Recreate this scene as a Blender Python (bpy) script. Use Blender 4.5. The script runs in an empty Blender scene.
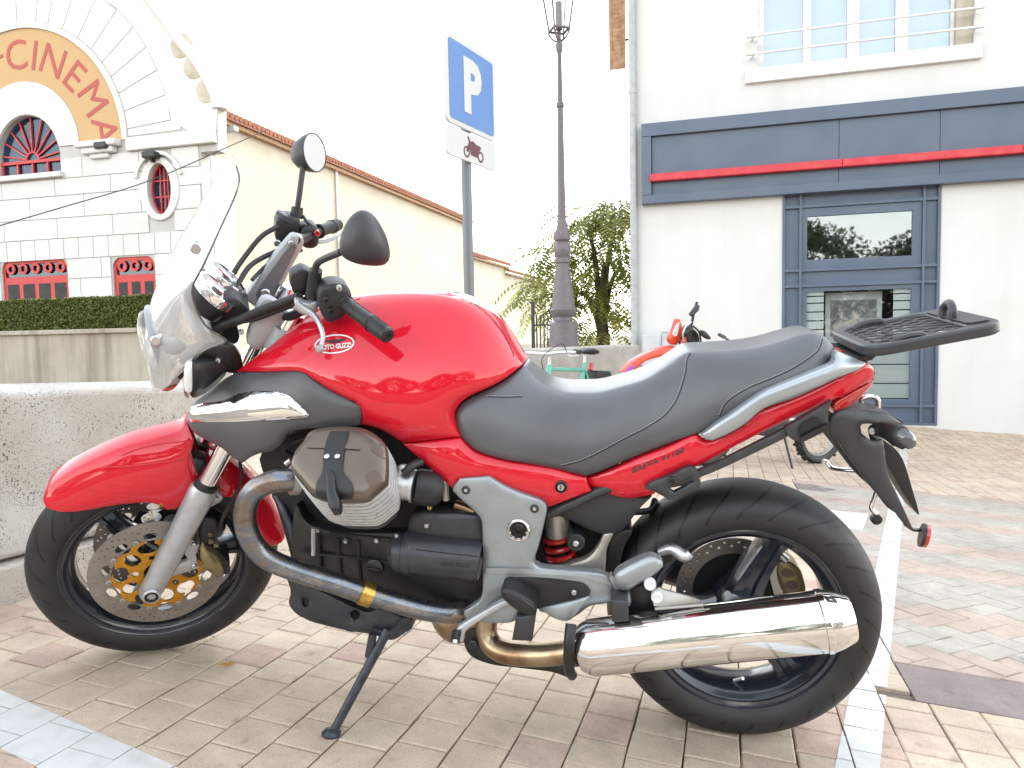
import bpy, bmesh, math, random
import numpy as np
from mathutils import Vector, Matrix
from mathutils.bvhtree import BVHTree
from mathutils.geometry import delaunay_2d_cdt
random.seed(7)
R_ = math.radians
SC = bpy.context.scene
COL = SC.collection

# ------------------------------------------------------------------ the place: frames
# "Lot frame": x = the way the motorcycle points, y = its left, z = normal of the sloping paving,
# origin where its rear tyre touches the paving.  World z is the true vertical.
CAM_C = Vector((0.359955, 1.819537, 0.877431))
YAW, PIT, ROL, FOC = -0.124432, 0.03805, 0.05783, 0.716433
LEAN, STEER_A, RAKE, TRAIL, WB = 0.174976, 0.571199, 0.45428, 0.127619, 1.5
WALL_AZ, PAVE_AZ = -0.145882, 1.400799
UP = Vector((0.073383, 0.036596, 1.0)).normalized()
LOT = UP.rotation_difference(Vector((0, 0, 1))).to_matrix()          # lot frame -> world
LOT4 = LOT.to_4x4()
_fw = Vector((-math.sin(YAW), -math.cos(YAW), 0)); _rt = Vector((-math.cos(YAW), math.sin(YAW), 0)); _up = Vector((0, 0, 1))
_F = _fw*math.cos(PIT) - _up*math.sin(PIT); _U = _up*math.cos(PIT) + _fw*math.sin(PIT)
_R = _rt*math.cos(ROL) + _U*math.sin(ROL); _U = _U*math.cos(ROL) - _rt*math.sin(ROL)
CC, CF, CR, CU = LOT @ CAM_C, LOT @ _F, LOT @ _R, LOT @ _U
FPX = FOC*1000

# ------------------------------------------------------------------ camera, world, sun, exposure
cam_d = bpy.data.cameras.new('camera'); cam_d.sensor_width = 36; cam_d.lens = 36*FPX/1024
cam_d.clip_start = 0.05; cam_d.clip_end = 3000
cam = bpy.data.objects.new('camera', cam_d); COL.objects.link(cam)
cam.matrix_world = Matrix(((CR.x, CU.x, -CF.x, CC.x), (CR.y, CU.y, -CF.y, CC.y), (CR.z, CU.z, -CF.z, CC.z), (0, 0, 0, 1)))
SC.camera = cam

def ray(px, py):
    return CF + CR*((px-512)/FPX) - CU*((py-384)/FPX)
def at_depth(px, py, d):
    return CC + ray(px, py)*d

SUN_EL = R_(36)
_sd = ray(1040, 340); SUN_AZ = math.atan2(_sd.x, _sd.y)
wd = bpy.data.worlds.new('World'); SC.world = wd; wd.use_nodes = True
nt = wd.node_tree; nt.nodes.clear()
sky = nt.nodes.new('ShaderNodeTexSky'); sky.sky_type = 'NISHITA'; sky.sun_disc = False
sky.sun_elevation = SUN_EL; sky.sun_rotation = SUN_AZ; sky.altitude = 50
sky.air_density = 2.0; sky.dust_density = 0.4; sky.ozone_density = 1.0
hsv = nt.nodes.new('ShaderNodeHueSaturation'); hsv.inputs['Saturation'].default_value = 0.30
bg = nt.nodes.new('ShaderNodeBackground'); bg.inputs['Strength'].default_value = 0.15
wo = nt.nodes.new('ShaderNodeOutputWorld')
nt.links.new(sky.outputs[0], hsv.inputs['Color']); nt.links.new(hsv.outputs[0], bg.inputs[0]); nt.links.new(bg.outputs[0], wo.inputs[0])
sun_d = bpy.data.lights.new('sun', 'SUN'); sun_d.energy = 1.2; sun_d.angle = R_(16); sun_d.color = (1.0, 0.93, 0.82)
sun = bpy.data.objects.new('sun', sun_d); COL.objects.link(sun)
_sv = Vector((math.sin(SUN_AZ)*math.cos(SUN_EL), math.cos(SUN_AZ)*math.cos(SUN_EL), math.sin(SUN_EL)))
sun.rotation_euler = _sv.to_track_quat('Z', 'Y').to_euler()
sun.location = (0, 0, 30)
SC.view_settings.view_transform = 'Standard'; SC.view_settings.look = 'None'
SC.view_settings.exposure = 2.12; SC.view_settings.gamma = 1.0; SC.view_settings.use_curve_mapping = False
SC.cycles.max_bounces = 8; SC.cycles.transparent_max_bounces = 16; SC.cycles.transmission_bounces = 6
SC.cycles.caustics_reflective = False; SC.cycles.caustics_refractive = False

# ------------------------------------------------------------------ materials
MATS = {}
def mat(name, col, rough=0.5, metal=0.0, coat=0.0, spec=0.5, noise=None, bump=None, coat_rough=0.03, coat_ior=1.5, **kw):
    """noise=(scale, second colour, contrast lo, hi)   bump=(scale, strength, distance)"""
    m = bpy.data.materials.new(name); m.use_nodes = True
    n = m.node_tree.nodes; l = m.node_tree.links; b = n['Principled BSDF']
    b.inputs['Base Color'].default_value = (*col, 1); b.inputs['Roughness'].default_value = rough
    b.inputs['Metallic'].default_value = metal; b.inputs['Coat Weight'].default_value = coat
    b.inputs['Coat Roughness'].default_value = coat_rough; b.inputs['Coat IOR'].default_value = coat_ior
    b.inputs['Specular IOR Level'].default_value = spec
    tc = n.new('ShaderNodeTexCoord')
    if noise:
        t = n.new('ShaderNodeTexNoise'); t.inputs['Scale'].default_value = noise[0]; t.inputs['Detail'].default_value = 6
        l.new(tc.outputs['Object'], t.inputs['Vector'])
        r = n.new('ShaderNodeMapRange'); r.inputs[1].default_value = noise[2]; r.inputs[2].default_value = noise[3]
        l.new(t.outputs[0], r.inputs[0])
        mx = n.new('ShaderNodeMix'); mx.data_type = 'RGBA'
        mx.inputs[6].default_value = (*col, 1); mx.inputs[7].default_value = (*noise[1], 1)
        l.new(r.outputs[0], mx.inputs[0]); l.new(mx.outputs[2], b.inputs['Base Color'])
    if bump:
        t2 = n.new('ShaderNodeTexNoise'); t2.inputs['Scale'].default_value = bump[0]; t2.inputs['Detail'].default_value = 5
        l.new(tc.outputs['Object'], t2.inputs['Vector'])
        bp_ = n.new('ShaderNodeBump'); bp_.inputs['Strength'].default_value = bump[1]; bp_.inputs['Distance'].default_value = bump[2]
        l.new(t2.outputs[0], bp_.inputs['Height']); l.new(bp_.outputs[0], b.inputs['Normal'])
    if 'trans' in kw: b.inputs['Transmission Weight'].default_value = kw['trans']
    if 'ior' in kw: b.inputs['IOR'].default_value = kw['ior']
    if 'alpha' in kw: b.inputs['Alpha'].default_value = kw['alpha']
    MATS[name] = m
    return m
mat('red_paint', (0.60, 0.006, 0.022), 0.45, spec=.05, coat=1.0, coat_ior=1.55, coat_rough=.012, noise=(60, (0.56, 0.006, 0.02), .4, .6))
mat('dark_plastic', (0.030, 0.031, 0.036), 0.40, noise=(8, (0.038, 0.039, 0.043), .35, .65), bump=(900, .06, .001))
mat('black_plastic', (0.010, 0.010, 0.011), 0.42, noise=(12, (0.017, 0.017, 0.018), .4, .7), bump=(700, .08, .001))
mat('cowl_grey', (0.062, 0.061, 0.065), 0.36, coat=0.15, coat_rough=.3, noise=(5, (0.070, 0.069, 0.072), .35, .65))
mat('silver_paint', (0.32, 0.345, 0.36), 0.36, metal=0.55, coat=0.2, coat_rough=.2, noise=(30, (0.29, 0.31, 0.325), .4, .65))
mat('rail_silver', (0.36, 0.39, 0.42), 0.32, metal=0.6, coat=0.2, coat_rough=.2)
mat('fork_silver', (0.50, 0.51, 0.53), 0.38, metal=0.6, noise=(40, (0.44, 0.45, 0.47), .45, .7))
mat('chrome', (0.86, 0.86, 0.87), 0.05, metal=1.0, noise=(25, (0.80, 0.80, 0.81), .4, .7))
mat('muffler_steel', (0.80, 0.795, 0.78), 0.09, metal=1.0, noise=(18, (0.74, 0.73, 0.71), .4, .7), bump=(40, .012, .002))
mat('aluminium', (0.60, 0.60, 0.61), 0.38, metal=0.75, noise=(70, (0.50, 0.50, 0.51), .4, .7), bump=(300, .15, .001))
mat('fin_alloy', (0.70, 0.70, 0.70), 0.42, metal=0.35, noise=(90, (0.58, 0.57, 0.55), .4, .7))
mat('fin_root_shade', (0.05, 0.05, 0.05), 0.6, noise=(90, (0.08, 0.08, 0.08), .4, .7))  # near-black painted between the light fins as the shade of the gaps
mat('brown_alloy', (0.115, 0.088, 0.068), 0.30, metal=0.5, coat=0.3, coat_rough=.15, noise=(9, (0.135, 0.105, 0.082), .35, .65))
mat('dull_brown', (0.10, 0.068, 0.056), 0.4, metal=0.3)
mat('engine_black', (0.010, 0.010, 0.011), 0.42, noise=(20, (0.026, 0.024, 0.022), .45, .75), bump=(350, .25, .001))
mat('engine_grey', (0.034, 0.036, 0.043), 0.36, metal=0.25, noise=(25, (0.048, 0.050, 0.056), .4, .7), bump=(400, .12, .001))
mat('dark_recess', (0.005, 0.005, 0.0055), 0.7, noise=(40, (0.009, 0.009, 0.009), .4, .7))  # near-black for black parts; in slots and gaps it paints their shade
mat('rim_black', (0.012, 0.016, 0.026), 0.22, coat=0.7, coat_rough=.08, noise=(10, (0.02, 0.024, 0.034), .45, .7))
mat('seat_vinyl', (0.052, 0.053, 0.060), 0.40, spec=.6, coat=.42, coat_rough=.32, noise=(6, (0.075, 0.08, 0.09), .35, .65), bump=(520, .22, .0012))
mat('stitch', (0.30, 0.31, 0.33), 0.7)
mat('rubber', (0.011, 0.011, 0.0115), 0.5, noise=(30, (0.019, 0.019, 0.019), .4, .7), bump=(500, .2, .001))
mat('disc_steel', (0.27, 0.235, 0.205), 0.42, metal=0.6, noise=(25, (0.33, 0.29, 0.26), .35, .65))
mat('gold', (0.62, 0.27, 0.02), 0.4, metal=0.45, noise=(40, (0.48, 0.20, 0.015), .45, .7))
mat('caliper_gold', (0.30, 0.24, 0.12), 0.38, metal=0.5, noise=(40, (0.16, 0.125, 0.07), .4, .7))
mat('brass', (0.62, 0.40, 0.09), 0.28, metal=0.9, noise=(120, (0.42, 0.25, 0.05), .4, .7))
mat('plate_steel', (0.42, 0.40, 0.37), 0.35, metal=0.6, noise=(14, (0.36, 0.34, 0.31), .4, .7))
mat('stand_steel', (0.05, 0.058, 0.075), 0.35, metal=0.3, noise=(60, (0.03, 0.03, 0.035), .4, .7))
mat('spring_red', (0.45, 0.012, 0.015), 0.3, coat=.5)
mat('red_lens', (0.45, 0.012, 0.012), 0.12, coat=1.0)
mat('clear_lens', (0.75, 0.75, 0.76), 0.08, coat=1.0)
mat('smoke_lens', (0.06, 0.06, 0.065), 0.1, coat=1.0)
mat('white_paint', (0.78, 0.78, 0.78), 0.5)
mat('mirror_glass', (0.9, 0.9, 0.9), 0.02, metal=1.0)
mat('nacelle_grey', (0.36, 0.375, 0.39), 0.42, metal=0.15, coat=.15, coat_rough=.3)
mat('dial_white', (0.72, 0.72, 0.73), 0.4)
mat('mirror_shell', (0.034, 0.032, 0.037), 0.48, bump=(800, .06, .001))
mat('decal_black', (0.02, 0.02, 0.02), 0.5)
mat('decal_white', (0.8, 0.8, 0.8), 0.4)
mat('bolt_steel', (0.55, 0.55, 0.55), 0.3, metal=0.9)

def header_material():
    m = mat('blued_steel', (0.3, 0.3, 0.33), 0.24, metal=0.95)
    n = m.node_tree.nodes; l = m.node_tree.links; b = n['Principled BSDF']
    tc = n['Texture Coordinate']; t = n.new('ShaderNodeTexNoise'); t.inputs['Scale'].default_value = 9; t.inputs['Detail'].default_value = 6
    t.inputs['Roughness'].default_value = .65
    mp = n.new('ShaderNodeMapping'); mp.inputs['Scale'].default_value = (1, 1, 2.2)
    l.new(tc.outputs['Object'], mp.inputs[0]); l.new(mp.outputs[0], t.inputs['Vector'])
    cr = n.new('ShaderNodeValToRGB'); l.new(t.outputs[0], cr.inputs[0])
    e = cr.color_ramp.elements
    e[0].position = .28; e[0].color = (.17, .10, .07, 1); e[1].position = .74; e[1].color = (.40, .34, .27, 1)
    for p, c in ((.36, (.22, .16, .13)), (.45, (.24, .21, .19)), (.52, (.17, .20, .25)), (.58, (.30, .28, .26)), (.66, (.24, .17, .15))):
        q = e.new(p); q.color = (*c, 1)
    l.new(cr.outputs[0], b.inputs['Base Color'])
    t2 = n.new('ShaderNodeTexNoise'); t2.inputs['Scale'].default_value = 120; l.new(tc.outputs['Object'], t2.inputs['Vector'])
    r = n.new('ShaderNodeMapRange'); r.inputs[3].default_value = .16; r.inputs[4].default_value = .45; l.new(t2.outputs[0], r.inputs[0]); l.new(r.outputs[0], b.inputs['Roughness'])
header_material()
def pipe_gold_material():
    m = mat('straw_steel', (0.44, 0.34, 0.23), 0.3, metal=0.9, noise=(10, (0.25, 0.14, 0.075), .4, .6), bump=(200, .1, .001))
pipe_gold_material()
def clear_sheet(name, tint, rough=0.02, refl=0.9, alpha=.12):
    """thin clear sheet: see-through with a mirror gloss on its faces"""
    m = bpy.data.materials.new(name); m.use_nodes = True; n = m.node_tree.nodes; l = m.node_tree.links; n.clear()
    o = n.new('ShaderNodeOutputMaterial'); tr = n.new('ShaderNodeBsdfTransparent'); tr.inputs[0].default_value = (*tint, 1)
    gl = n.new('ShaderNodeBsdfGlossy'); gl.inputs['Roughness'].default_value = rough; gl.inputs[0].default_value = (1, 1, 1, 1)
    di = n.new('ShaderNodeBsdfDiffuse'); di.inputs[0].default_value = (.8, .8, .8, 1)
    fr = n.new('ShaderNodeFresnel'); fr.inputs[0].default_value = 1.5
    k = n.new('ShaderNodeMath'); k.operation = 'MULTIPLY'; k.inputs[1].default_value = refl; l.new(fr.outputs[0], k.inputs[0])
    m0 = n.new('ShaderNodeMixShader'); m0.inputs[0].default_value = alpha; l.new(tr.outputs[0], m0.inputs[1]); l.new(di.outputs[0], m0.inputs[2])
    m1 = n.new('ShaderNodeMixShader'); l.new(k.outputs[0], m1.inputs[0]); l.new(m0.outputs[0], m1.inputs[1]); l.new(gl.outputs[0], m1.inputs[2])
    l.new(m1.outputs[0], o.inputs[0]); MATS[name] = m
clear_sheet('windscreen_clear', (.93, .95, .96), .03, .55, .34)
clear_sheet('lamp_glass', (.95, .95, .95), .05, .6, .12)

def tyre_material():
    m = mat('tyre_rubber', (0.015, 0.015, 0.016), 0.52, noise=(14, (0.023, 0.0225, 0.0225), .4, .7))
    n = m.node_tree.nodes; l = m.node_tree.links; b = n['Principled BSDF']
    uv = n.new('ShaderNodeUVMap'); sep = n.new('ShaderNodeSeparateXYZ'); l.new(uv.outputs[0], sep.inputs[0])
    def mth(op, a, c=None):
        q = n.new('ShaderNodeMath'); q.operation = op
        for i, v in enumerate((a, c)):
            if v is None: continue
            if isinstance(v, (int, float)): q.inputs[i].default_value = v
            else: l.new(v, q.inputs[i])
        return q.outputs[0]
    u, v = sep.outputs[0], sep.outputs[1]                      # u round the tyre (0..1), v across (-1..1)
    av = mth('ABSOLUTE', v)
    sw = mth('MULTIPLY', mth('POWER', av, 1.7), 1.5)           # grooves sweep back towards the shoulder
    ph = mth('ADD', mth('MULTIPLY', u, 24.0), sw)
    fr = mth('ABSOLUTE', mth('SUBTRACT', mth('FRACT', ph), .5))
    g = mth('LESS_THAN', fr, .06)
    inb = mth('MULTIPLY', mth('LESS_THAN', av, .86), mth('GREATER_THAN', av, .06))
    g = mth('MULTIPLY', g, inb)
    mx = n.new('ShaderNodeMix'); mx.data_type = 'RGBA'; l.new(g, mx.inputs[0])
    src = b.inputs['Base Color'].links[0].from_socket; l.new(src, mx.inputs[6]); mx.inputs[7].default_value = (.0015, .0015, .0015, 1)
    l.new(mx.outputs[2], b.inputs['Base Color'])
    bp_ = n.new('ShaderNodeBump'); bp_.inputs['Distance'].default_value = .004; bp_.invert = True
    l.new(g, bp_.inputs['Height']); l.new(bp_.outputs[0], b.inputs['Normal'])
tyre_material()

# ------------------------------------------------------------------ object helpers
def tag(o, label=None, cat=None, group=None, kind=None):
    for k, v in (('label', label), ('category', cat), ('group', group), ('kind', kind)):
        if v: o[k] = v
    return o
def empty(name, M=None, parent=None):
    o = bpy.data.objects.new(name, None); COL.objects.link(o); o.empty_display_size = .1
    if parent: o.parent = parent
    if M is not None: o.matrix_world = M
    return o
def mesh_obj(name, V, Fc, m, parent=None, smooth=True, ang=40, bevel=0, M=None, uv=None, recalc=True, seg=2):
    me = bpy.data.meshes.new(name)
    me.from_pydata([tuple(v) for v in V], [], [tuple(f) for f in Fc])
    if recalc:
        bm = bmesh.new(); bm.from_mesh(me); bmesh.ops.recalc_face_normals(bm, faces=bm.faces[:]); bm.to_mesh(me); bm.free()
    if uv is not None:
        ul = me.uv_layers.new(name='UVMap')
        for lp in me.loops: ul.data[lp.index].uv = uv[lp.vertex_index]
    if smooth:
        me.shade_smooth()
        if ang < 180: me.set_sharp_from_angle(angle=R_(ang))
    if isinstance(m, (list, tuple)):
        for q in m: me.materials.append(MATS[q])
    else: me.materials.append(MATS[m] if isinstance(m, str) else m)
    o = bpy.data.objects.new(name, me); COL.objects.link(o)
    if parent: o.parent = parent
    if M is not None: o.matrix_local = M
    if bevel:
        b = o.modifiers.new('bevel', 'BEVEL'); b.width = bevel; b.segments = seg; b.limit_method = 'ANGLE'; b.angle_limit = R_(35)
    return o
def share(o, name=None, M=None, parent=None):
    c = bpy.data.objects.new(name or o.name.split('.')[0], o.data); COL.objects.link(c)
    c.parent = parent if parent is not None else o.parent
    if M is not None: c.matrix_local = M
    return c

class MB:
    """collects simple solids into one mesh"""
    def __init__(s): s.v = []; s.f = []
    def add(s, V, Fc):
        o = len(s.v); s.v += [Vector(v) for v in V]; s.f += [tuple(i+o for i in f) for f in Fc]; return s
    def box(s, lo, hi, M=None):
        V = [Vector((x, y, z)) for z in (lo[2], hi[2]) for y in (lo[1], hi[1]) for x in (lo[0], hi[0])]
        if M is not None: V = [M @ v for v in V]
        return s.add(V, [(0, 2, 3, 1), (4, 5, 7, 6), (0, 1, 5, 4), (2, 6, 7, 3), (0, 4, 6, 2), (1, 3, 7, 5)])
    def tube(s, P, r, n=12, caps=True, flat=1.0, smooth_n=0, up=None):
        P = [Vector(p) for p in P]
        if smooth_n: P, r = spline_path(P, r, smooth_n)
        if not isinstance(r, (list, tuple)): r = [r]*len(P)
        V = []; Fc = []; prev = None
        for i, p in enumerate(P):
            t = (P[min(i+1, len(P)-1)] - P[max(i-1, 0)]).normalized()
            if prev is None:
                a = Vector(up) if up else (Vector((0, 0, 1)) if abs(t.z) < .9 else Vector((0, 1, 0)))
                b = (a - t*a.dot(t)).normalized()
            else: b = (prev - t*prev.dot(t)).normalized()
            prev = b; c = t.cross(b)
            for k in range(n):
                w = 2*math.pi*k/n
                V.append(p + b*math.cos(w)*r[i] + c*math.sin(w)*r[i]*flat)
        for i in range(len(P)-1):
            for k in range(n):
                Fc.append((i*n+k, i*n+(k+1) % n, (i+1)*n+(k+1) % n, (i+1)*n+k))
        if caps: Fc += [tuple(range(n-1, -1, -1)), tuple(range((len(P)-1)*n, len(P)*n))]
        return s.add(V, Fc)
    def lathe(s, prof, O, ax, n=32, closed=False, caps=True):
        """prof: list of (distance along axis, radius)"""
        ax = Vector(ax).normalized(); O = Vector(O)
        a = Vector((0, 0, 1)) if abs(ax.z) < .9 else Vector((1, 0, 0))
        b = (a - ax*a.dot(ax)).normalized(); c = ax.cross(b); V = []; Fc = []
        for h, r in prof:
            for k in range(n):
                w = 2*math.pi*k/n; V.append(O + ax*h + b*r*math.cos(w) + c*r*math.sin(w))
        m = len(prof)
        for i in range(m if closed else m-1):
            j = (i+1) % m
            for k in range(n): Fc.append((i*n+k, i*n+(k+1) % n, j*n+(k+1) % n, j*n+k))
        if caps and not closed: Fc += [tuple(range(n-1, -1, -1)), tuple(range((m-1)*n, m*n))]
        return s.add(V, Fc)
    def prism(s, poly, O, U, Vv, N, t):
        """polygon (u,v) extruded by t along N"""
        O, U, Vv, N = (Vector(q) for q in (O, U, Vv, N)); n = len(poly)
        A = [O + U*p[0] + Vv*p[1] for p in poly]
        return s.add(A + [q + N*t for q in A], [tuple(range(n-1, -1, -1)), tuple(range(n, 2*n))] + [(i, (i+1) % n, (i+1) % n + n, i+n) for i in range(n)])
    def build(s, name, m, parent=None, **kw):
        return mesh_obj(name, s.v, s.f, m, parent, **kw)

def catmull(a, b, c, d, t):
    return .5*((2*b) + (c-a)*t + (2*a-5*b+4*c-d)*t*t + (3*b-a-3*c+d)*t**3)
def spline_path(P, r, n):
    if not isinstance(r, (list, tuple)): r = [r]*len(P)
    Q = []; rr = []
    for i in range(len(P)-1):
        a, b, c, d = P[max(i-1, 0)], P[i], P[i+1], P[min(i+2, len(P)-1)]
        for k in range(n):
            t = k/n; Q.append(catmull(a, b, c, d, t)); rr.append(r[i]*(1-t)+r[i+1]*t)
    return Q + [P[-1]], rr + [r[-1]]
def closed_spline(P, corner, step):
    """closed loop of Vectors, Catmull-Rom between corners, resampled at about `step`"""
    n = len(P); out = []
    for i in range(n):
        b, c = P[i], P[(i+1) % n]
        a = b if corner[i] else P[i-1]; d = c if corner[(i+1) % n] else P[(i+2) % n]
        if corner[i]: a = b - (c-b)*.5
        if corner[(i+1) % n]: d = c + (c-b)*.5
        k = max(1, int(round((c-b).length/step)))
        for j in range(k): out.append(catmull(a, b, c, d, j/k))
    return out
def inside(p, poly):
    x, y = p; r = False; n = len(poly); j = n-1
    for i in range(n):
        xi, yi = poly[i]; xj, yj = poly[j]
        if (yi > y) != (yj > y) and x < (xj-xi)*(y-yi)/(yj-yi)+xi: r = not r
        j = i
    return r
def tri_fill(loop, step, holes=(), rings=()):
    """triangulate a polygon with interior points; returns 2D verts, tris, n_boundary flags"""
    V = [Vector(p) for p in loop]; n = len(V); E = [(i, (i+1) % n) for i in range(n)]
    for h in holes:
        o = len(V); V += [Vector(p) for p in h]; E += [(o+i, o+(i+1) % len(h)) for i in range(len(h))]
    nb = len(V); arr = np.array([tuple(v) for v in V]); lo = arr.min(0); hi = arr.max(0)
    poly = [tuple(v) for v in loop]
    if step and rings:
        n0 = len(loop); ar = sum(loop[i-1][0]*loop[i][1]-loop[i][0]*loop[i-1][1] for i in range(n0)); sg = 1 if ar > 0 else -1
        base = arr.copy()
        for dd in rings:
            dd = dd*step
            for i in range(n0):
                a, c, b = Vector(loop[i-1]), Vector(loop[i]), Vector(loop[(i+1) % n0]); e = (b-a)
                if e.length < 1e-9: continue
                q = c + Vector((-e.y, e.x)).normalized()*sg*dd
                d2 = (base[:, 0]-q.x)**2+(base[:, 1]-q.y)**2
                if d2.min() < (dd*.93)**2 or not inside((q.x, q.y), poly): continue
                if len(V) > nb:
                    ex = np.array([tuple(v) for v in V[nb:]]); 
                    if ((ex[:, 0]-q.x)**2+(ex[:, 1]-q.y)**2).min() < (min(dd, step)*.55)**2: continue
                V.append(q)
        arr = np.array([tuple(v) for v in V])
    if step:
        ys = np.arange(lo[1]+step*.5, hi[1], step*.87)
        for r, y in enumerate(ys):
            for x in np.arange(lo[0]+step*(.25+.5*(r % 2)), hi[0], step):
                if np.min((arr[:, 0]-x)**2+(arr[:, 1]-y)**2) < (step*.55)**2: continue
                if inside((x, y), poly) and not any(inside((x, y), [tuple(q) for q in h]) for h in holes): V.append(Vector((x, y)))
    r = delaunay_2d_cdt(V, E, [], 0, 1e-7)
    v2, tr = r[0], r[2]; T = []
    for f in tr:
        c = sum((v2[i] for i in f), Vector((0, 0)))/len(f)
        if inside(c, poly) and not any(inside(c, [tuple(q) for q in h]) for h in holes): T.append(tuple(f))
    isb = [any(k < nb for k in o) if o else False for o in r[3]]
    return v2, T, isb

# ------------------------------------------------------------------ frames for tracing parts on planes of the bike
BIKE = LOT4 @ Matrix.Rotation(-LEAN, 4, 'X')                         # motorcycle frame -> world (it leans on its stand)
_s = Vector((-math.sin(RAKE), 0, math.cos(RAKE))); _o = Vector((WB+TRAIL, 0, 0))
ST = Matrix.Translation(_o) @ Matrix.Rotation(STEER_A, 4, _s) @ Matrix.Translation(-_o)   # steered part -> motorcycle frame
ID = Matrix.Identity(4)
class Plane:
    """a family of parallel planes in a frame M; `out` brings its points into the parent's frame"""
    def __init__(s, M, O=(0, 0, 0), U=(1, 0, 0), V=(0, 0, 1), N=(0, 1, 0), out=ID):
        s.O, s.U, s.V, s.N = (Vector(q) for q in (O, U, V, N)); s.out = out
        inv = M.inverted(); s.ro = inv @ CC; s.inv3 = inv.to_3x3()
    def unp(s, px, py, off):
        d = s.inv3 @ ray(px, py); t = ((s.O - s.ro).dot(s.N) + off)/d.dot(s.N); p = s.ro + d*t - s.O
        return Vector((p.dot(s.U), p.dot(s.V), off))
    def pt(s, q): return s.out @ (s.O + s.U*q[0] + s.V*q[1] + s.N*q[2])
    def at(s, px, py, off): return s.pt(s.unp(px, py, off))
SIDE = Plane(BIKE); STEER = Plane(BIKE @ ST, out=ST)
def P3(pl, L): return [pl.at(*p[:3]) for p in L]
def split(pts):
    return [p[:3] for p in pts], [len(p) > 3 and 'c' in p[3] for p in pts], [not (len(p) > 3 and 'o' in p[3]) for p in pts]

def patch(name, pts, m, parent, pl=SIDE, bulge=0.0, thick=0.01, step=0.014, pw=.5, shell=False, mirror=False, holes=(), ang=50, bevel=0, both=True):
    """A panel or body from a traced outline (px, py, offset[, flags]).  The face swells by `bulge` like a
    stretched skin; shell=True closes it with its mirror image across the centre plane (flag 'o' leaves that
    stretch of the rim open)."""
    pp, cor, cl = split(pts)
    Q = [pl.unp(*p) for p in pp]
    loop = closed_spline(Q, cor, step); offs = [q.z for q in loop]
    hl = [[pl.unp(*p).xy for p in h] for h in holes]
    v2, T, isb = tri_fill([q.xy for q in loop], step, hl, (.12, .32, .65, 1.15, 1.8) if bulge > .004 else ())
    n = len(v2); L = np.array([tuple(q.xy) for q in loop]); w = np.zeros(n); u = np.zeros(n)
    nb = [set() for _ in range(n)]
    for t in T:
        for i in range(len(t)):
            for j in range(len(t)):
                if i != j: nb[t[i]].add(t[j])
    inn = [i for i in range(n) if not isb[i] and nb[i]]; idx = {k: i for i, k in enumerate(inn)}
    for i in range(n):
        if isb[i]: w[i] = offs[int(np.argmin((L[:, 0]-v2[i].x)**2+(L[:, 1]-v2[i].y)**2))]
    if inn:
        A = np.zeros((len(inn), len(inn))); b0 = np.zeros(len(inn)); b1 = np.zeros(len(inn))
        for t in T:
            if len(t) != 3: continue
            q = [v2[i] for i in t]; ar = abs((q[1]-q[0]).cross(q[2]-q[0]))/2+1e-12
            for k in range(3):
                i, j, o = t[k], t[(k+1) % 3], t[(k+2) % 3]
                e1, e2 = v2[i]-v2[o], v2[j]-v2[o]; c = max(-2.0, min(20.0, e1.dot(e2)/(2*abs(e1.cross(e2))+1e-12)))
                for a_, b_ in ((i, j), (j, i)):
                    if a_ in idx:
                        A[idx[a_], idx[a_]] += c
                        if b_ in idx: A[idx[a_], idx[b_]] -= c
                        else: b0[idx[a_]] += c*w[b_]
                if i in idx: b1[idx[i]] += ar/3
        A += np.eye(len(inn))*1e-9
        s0 = np.linalg.solve(A, b0); s1 = np.maximum(np.linalg.solve(A, b1), 0); s1 = s1/max(s1.max(), 1e-12)
        for k, i in enumerate(inn): w[i] = s0[k] + bulge*s1[k]**pw
    V = [Vector((v2[i].x, v2[i].y, w[i])) for i in range(n)]
    edges = {}
    for t in T:
        for a, b in zip(t, t[1:]+t[:1]): edges[(a, b)] = 1
    rim = [(a, b) for a, b in edges if (b, a) not in edges]
    def put(nm, sgn):
        VV = [pl.pt((q.x, q.y, q.z*sgn)) for q in V] + [pl.pt((q.x, q.y, (q.z-thick)*sgn)) for q in V]
        FF = list(T) + [tuple(i+n for i in t[::-1]) for t in T] + [(b, a, a+n, b+n) for a, b in rim]
        return mesh_obj(nm, VV, FF, m, parent, ang=ang, bevel=bevel)
    if shell:
        keep = {}
        cnt = len(loop); pos = 0; flags = []
        for i in range(len(Q)):
            k = max(1, int(round((Q[(i+1) % len(Q)]-Q[i]).length/step))); flags += [cl[i]]*k
        VV = [pl.pt(q) for q in V] + [pl.pt((q.x, q.y, -q.z)) for q in V]
        FF = list(T) + [tuple(i+n for i in t[::-1]) for t in T]
        for a, b in rim:
            k = int(np.argmin((L[:, 0]-(v2[a].x+v2[b].x)/2)**2+(L[:, 1]-(v2[a].y+v2[b].y)/2)**2))
            if flags[k]: FF.append((b, a, a+n, b+n))
        o = mesh_obj(name, VV, FF, m, parent, ang=ang)
        if not all(flags):
            sm = o.modifiers.new('wall', 'SOLIDIFY'); sm.thickness = thick; sm.offset = -1
        return o
    o = put(name, 1)
    if mirror: put(name, -1)
    return o

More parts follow.
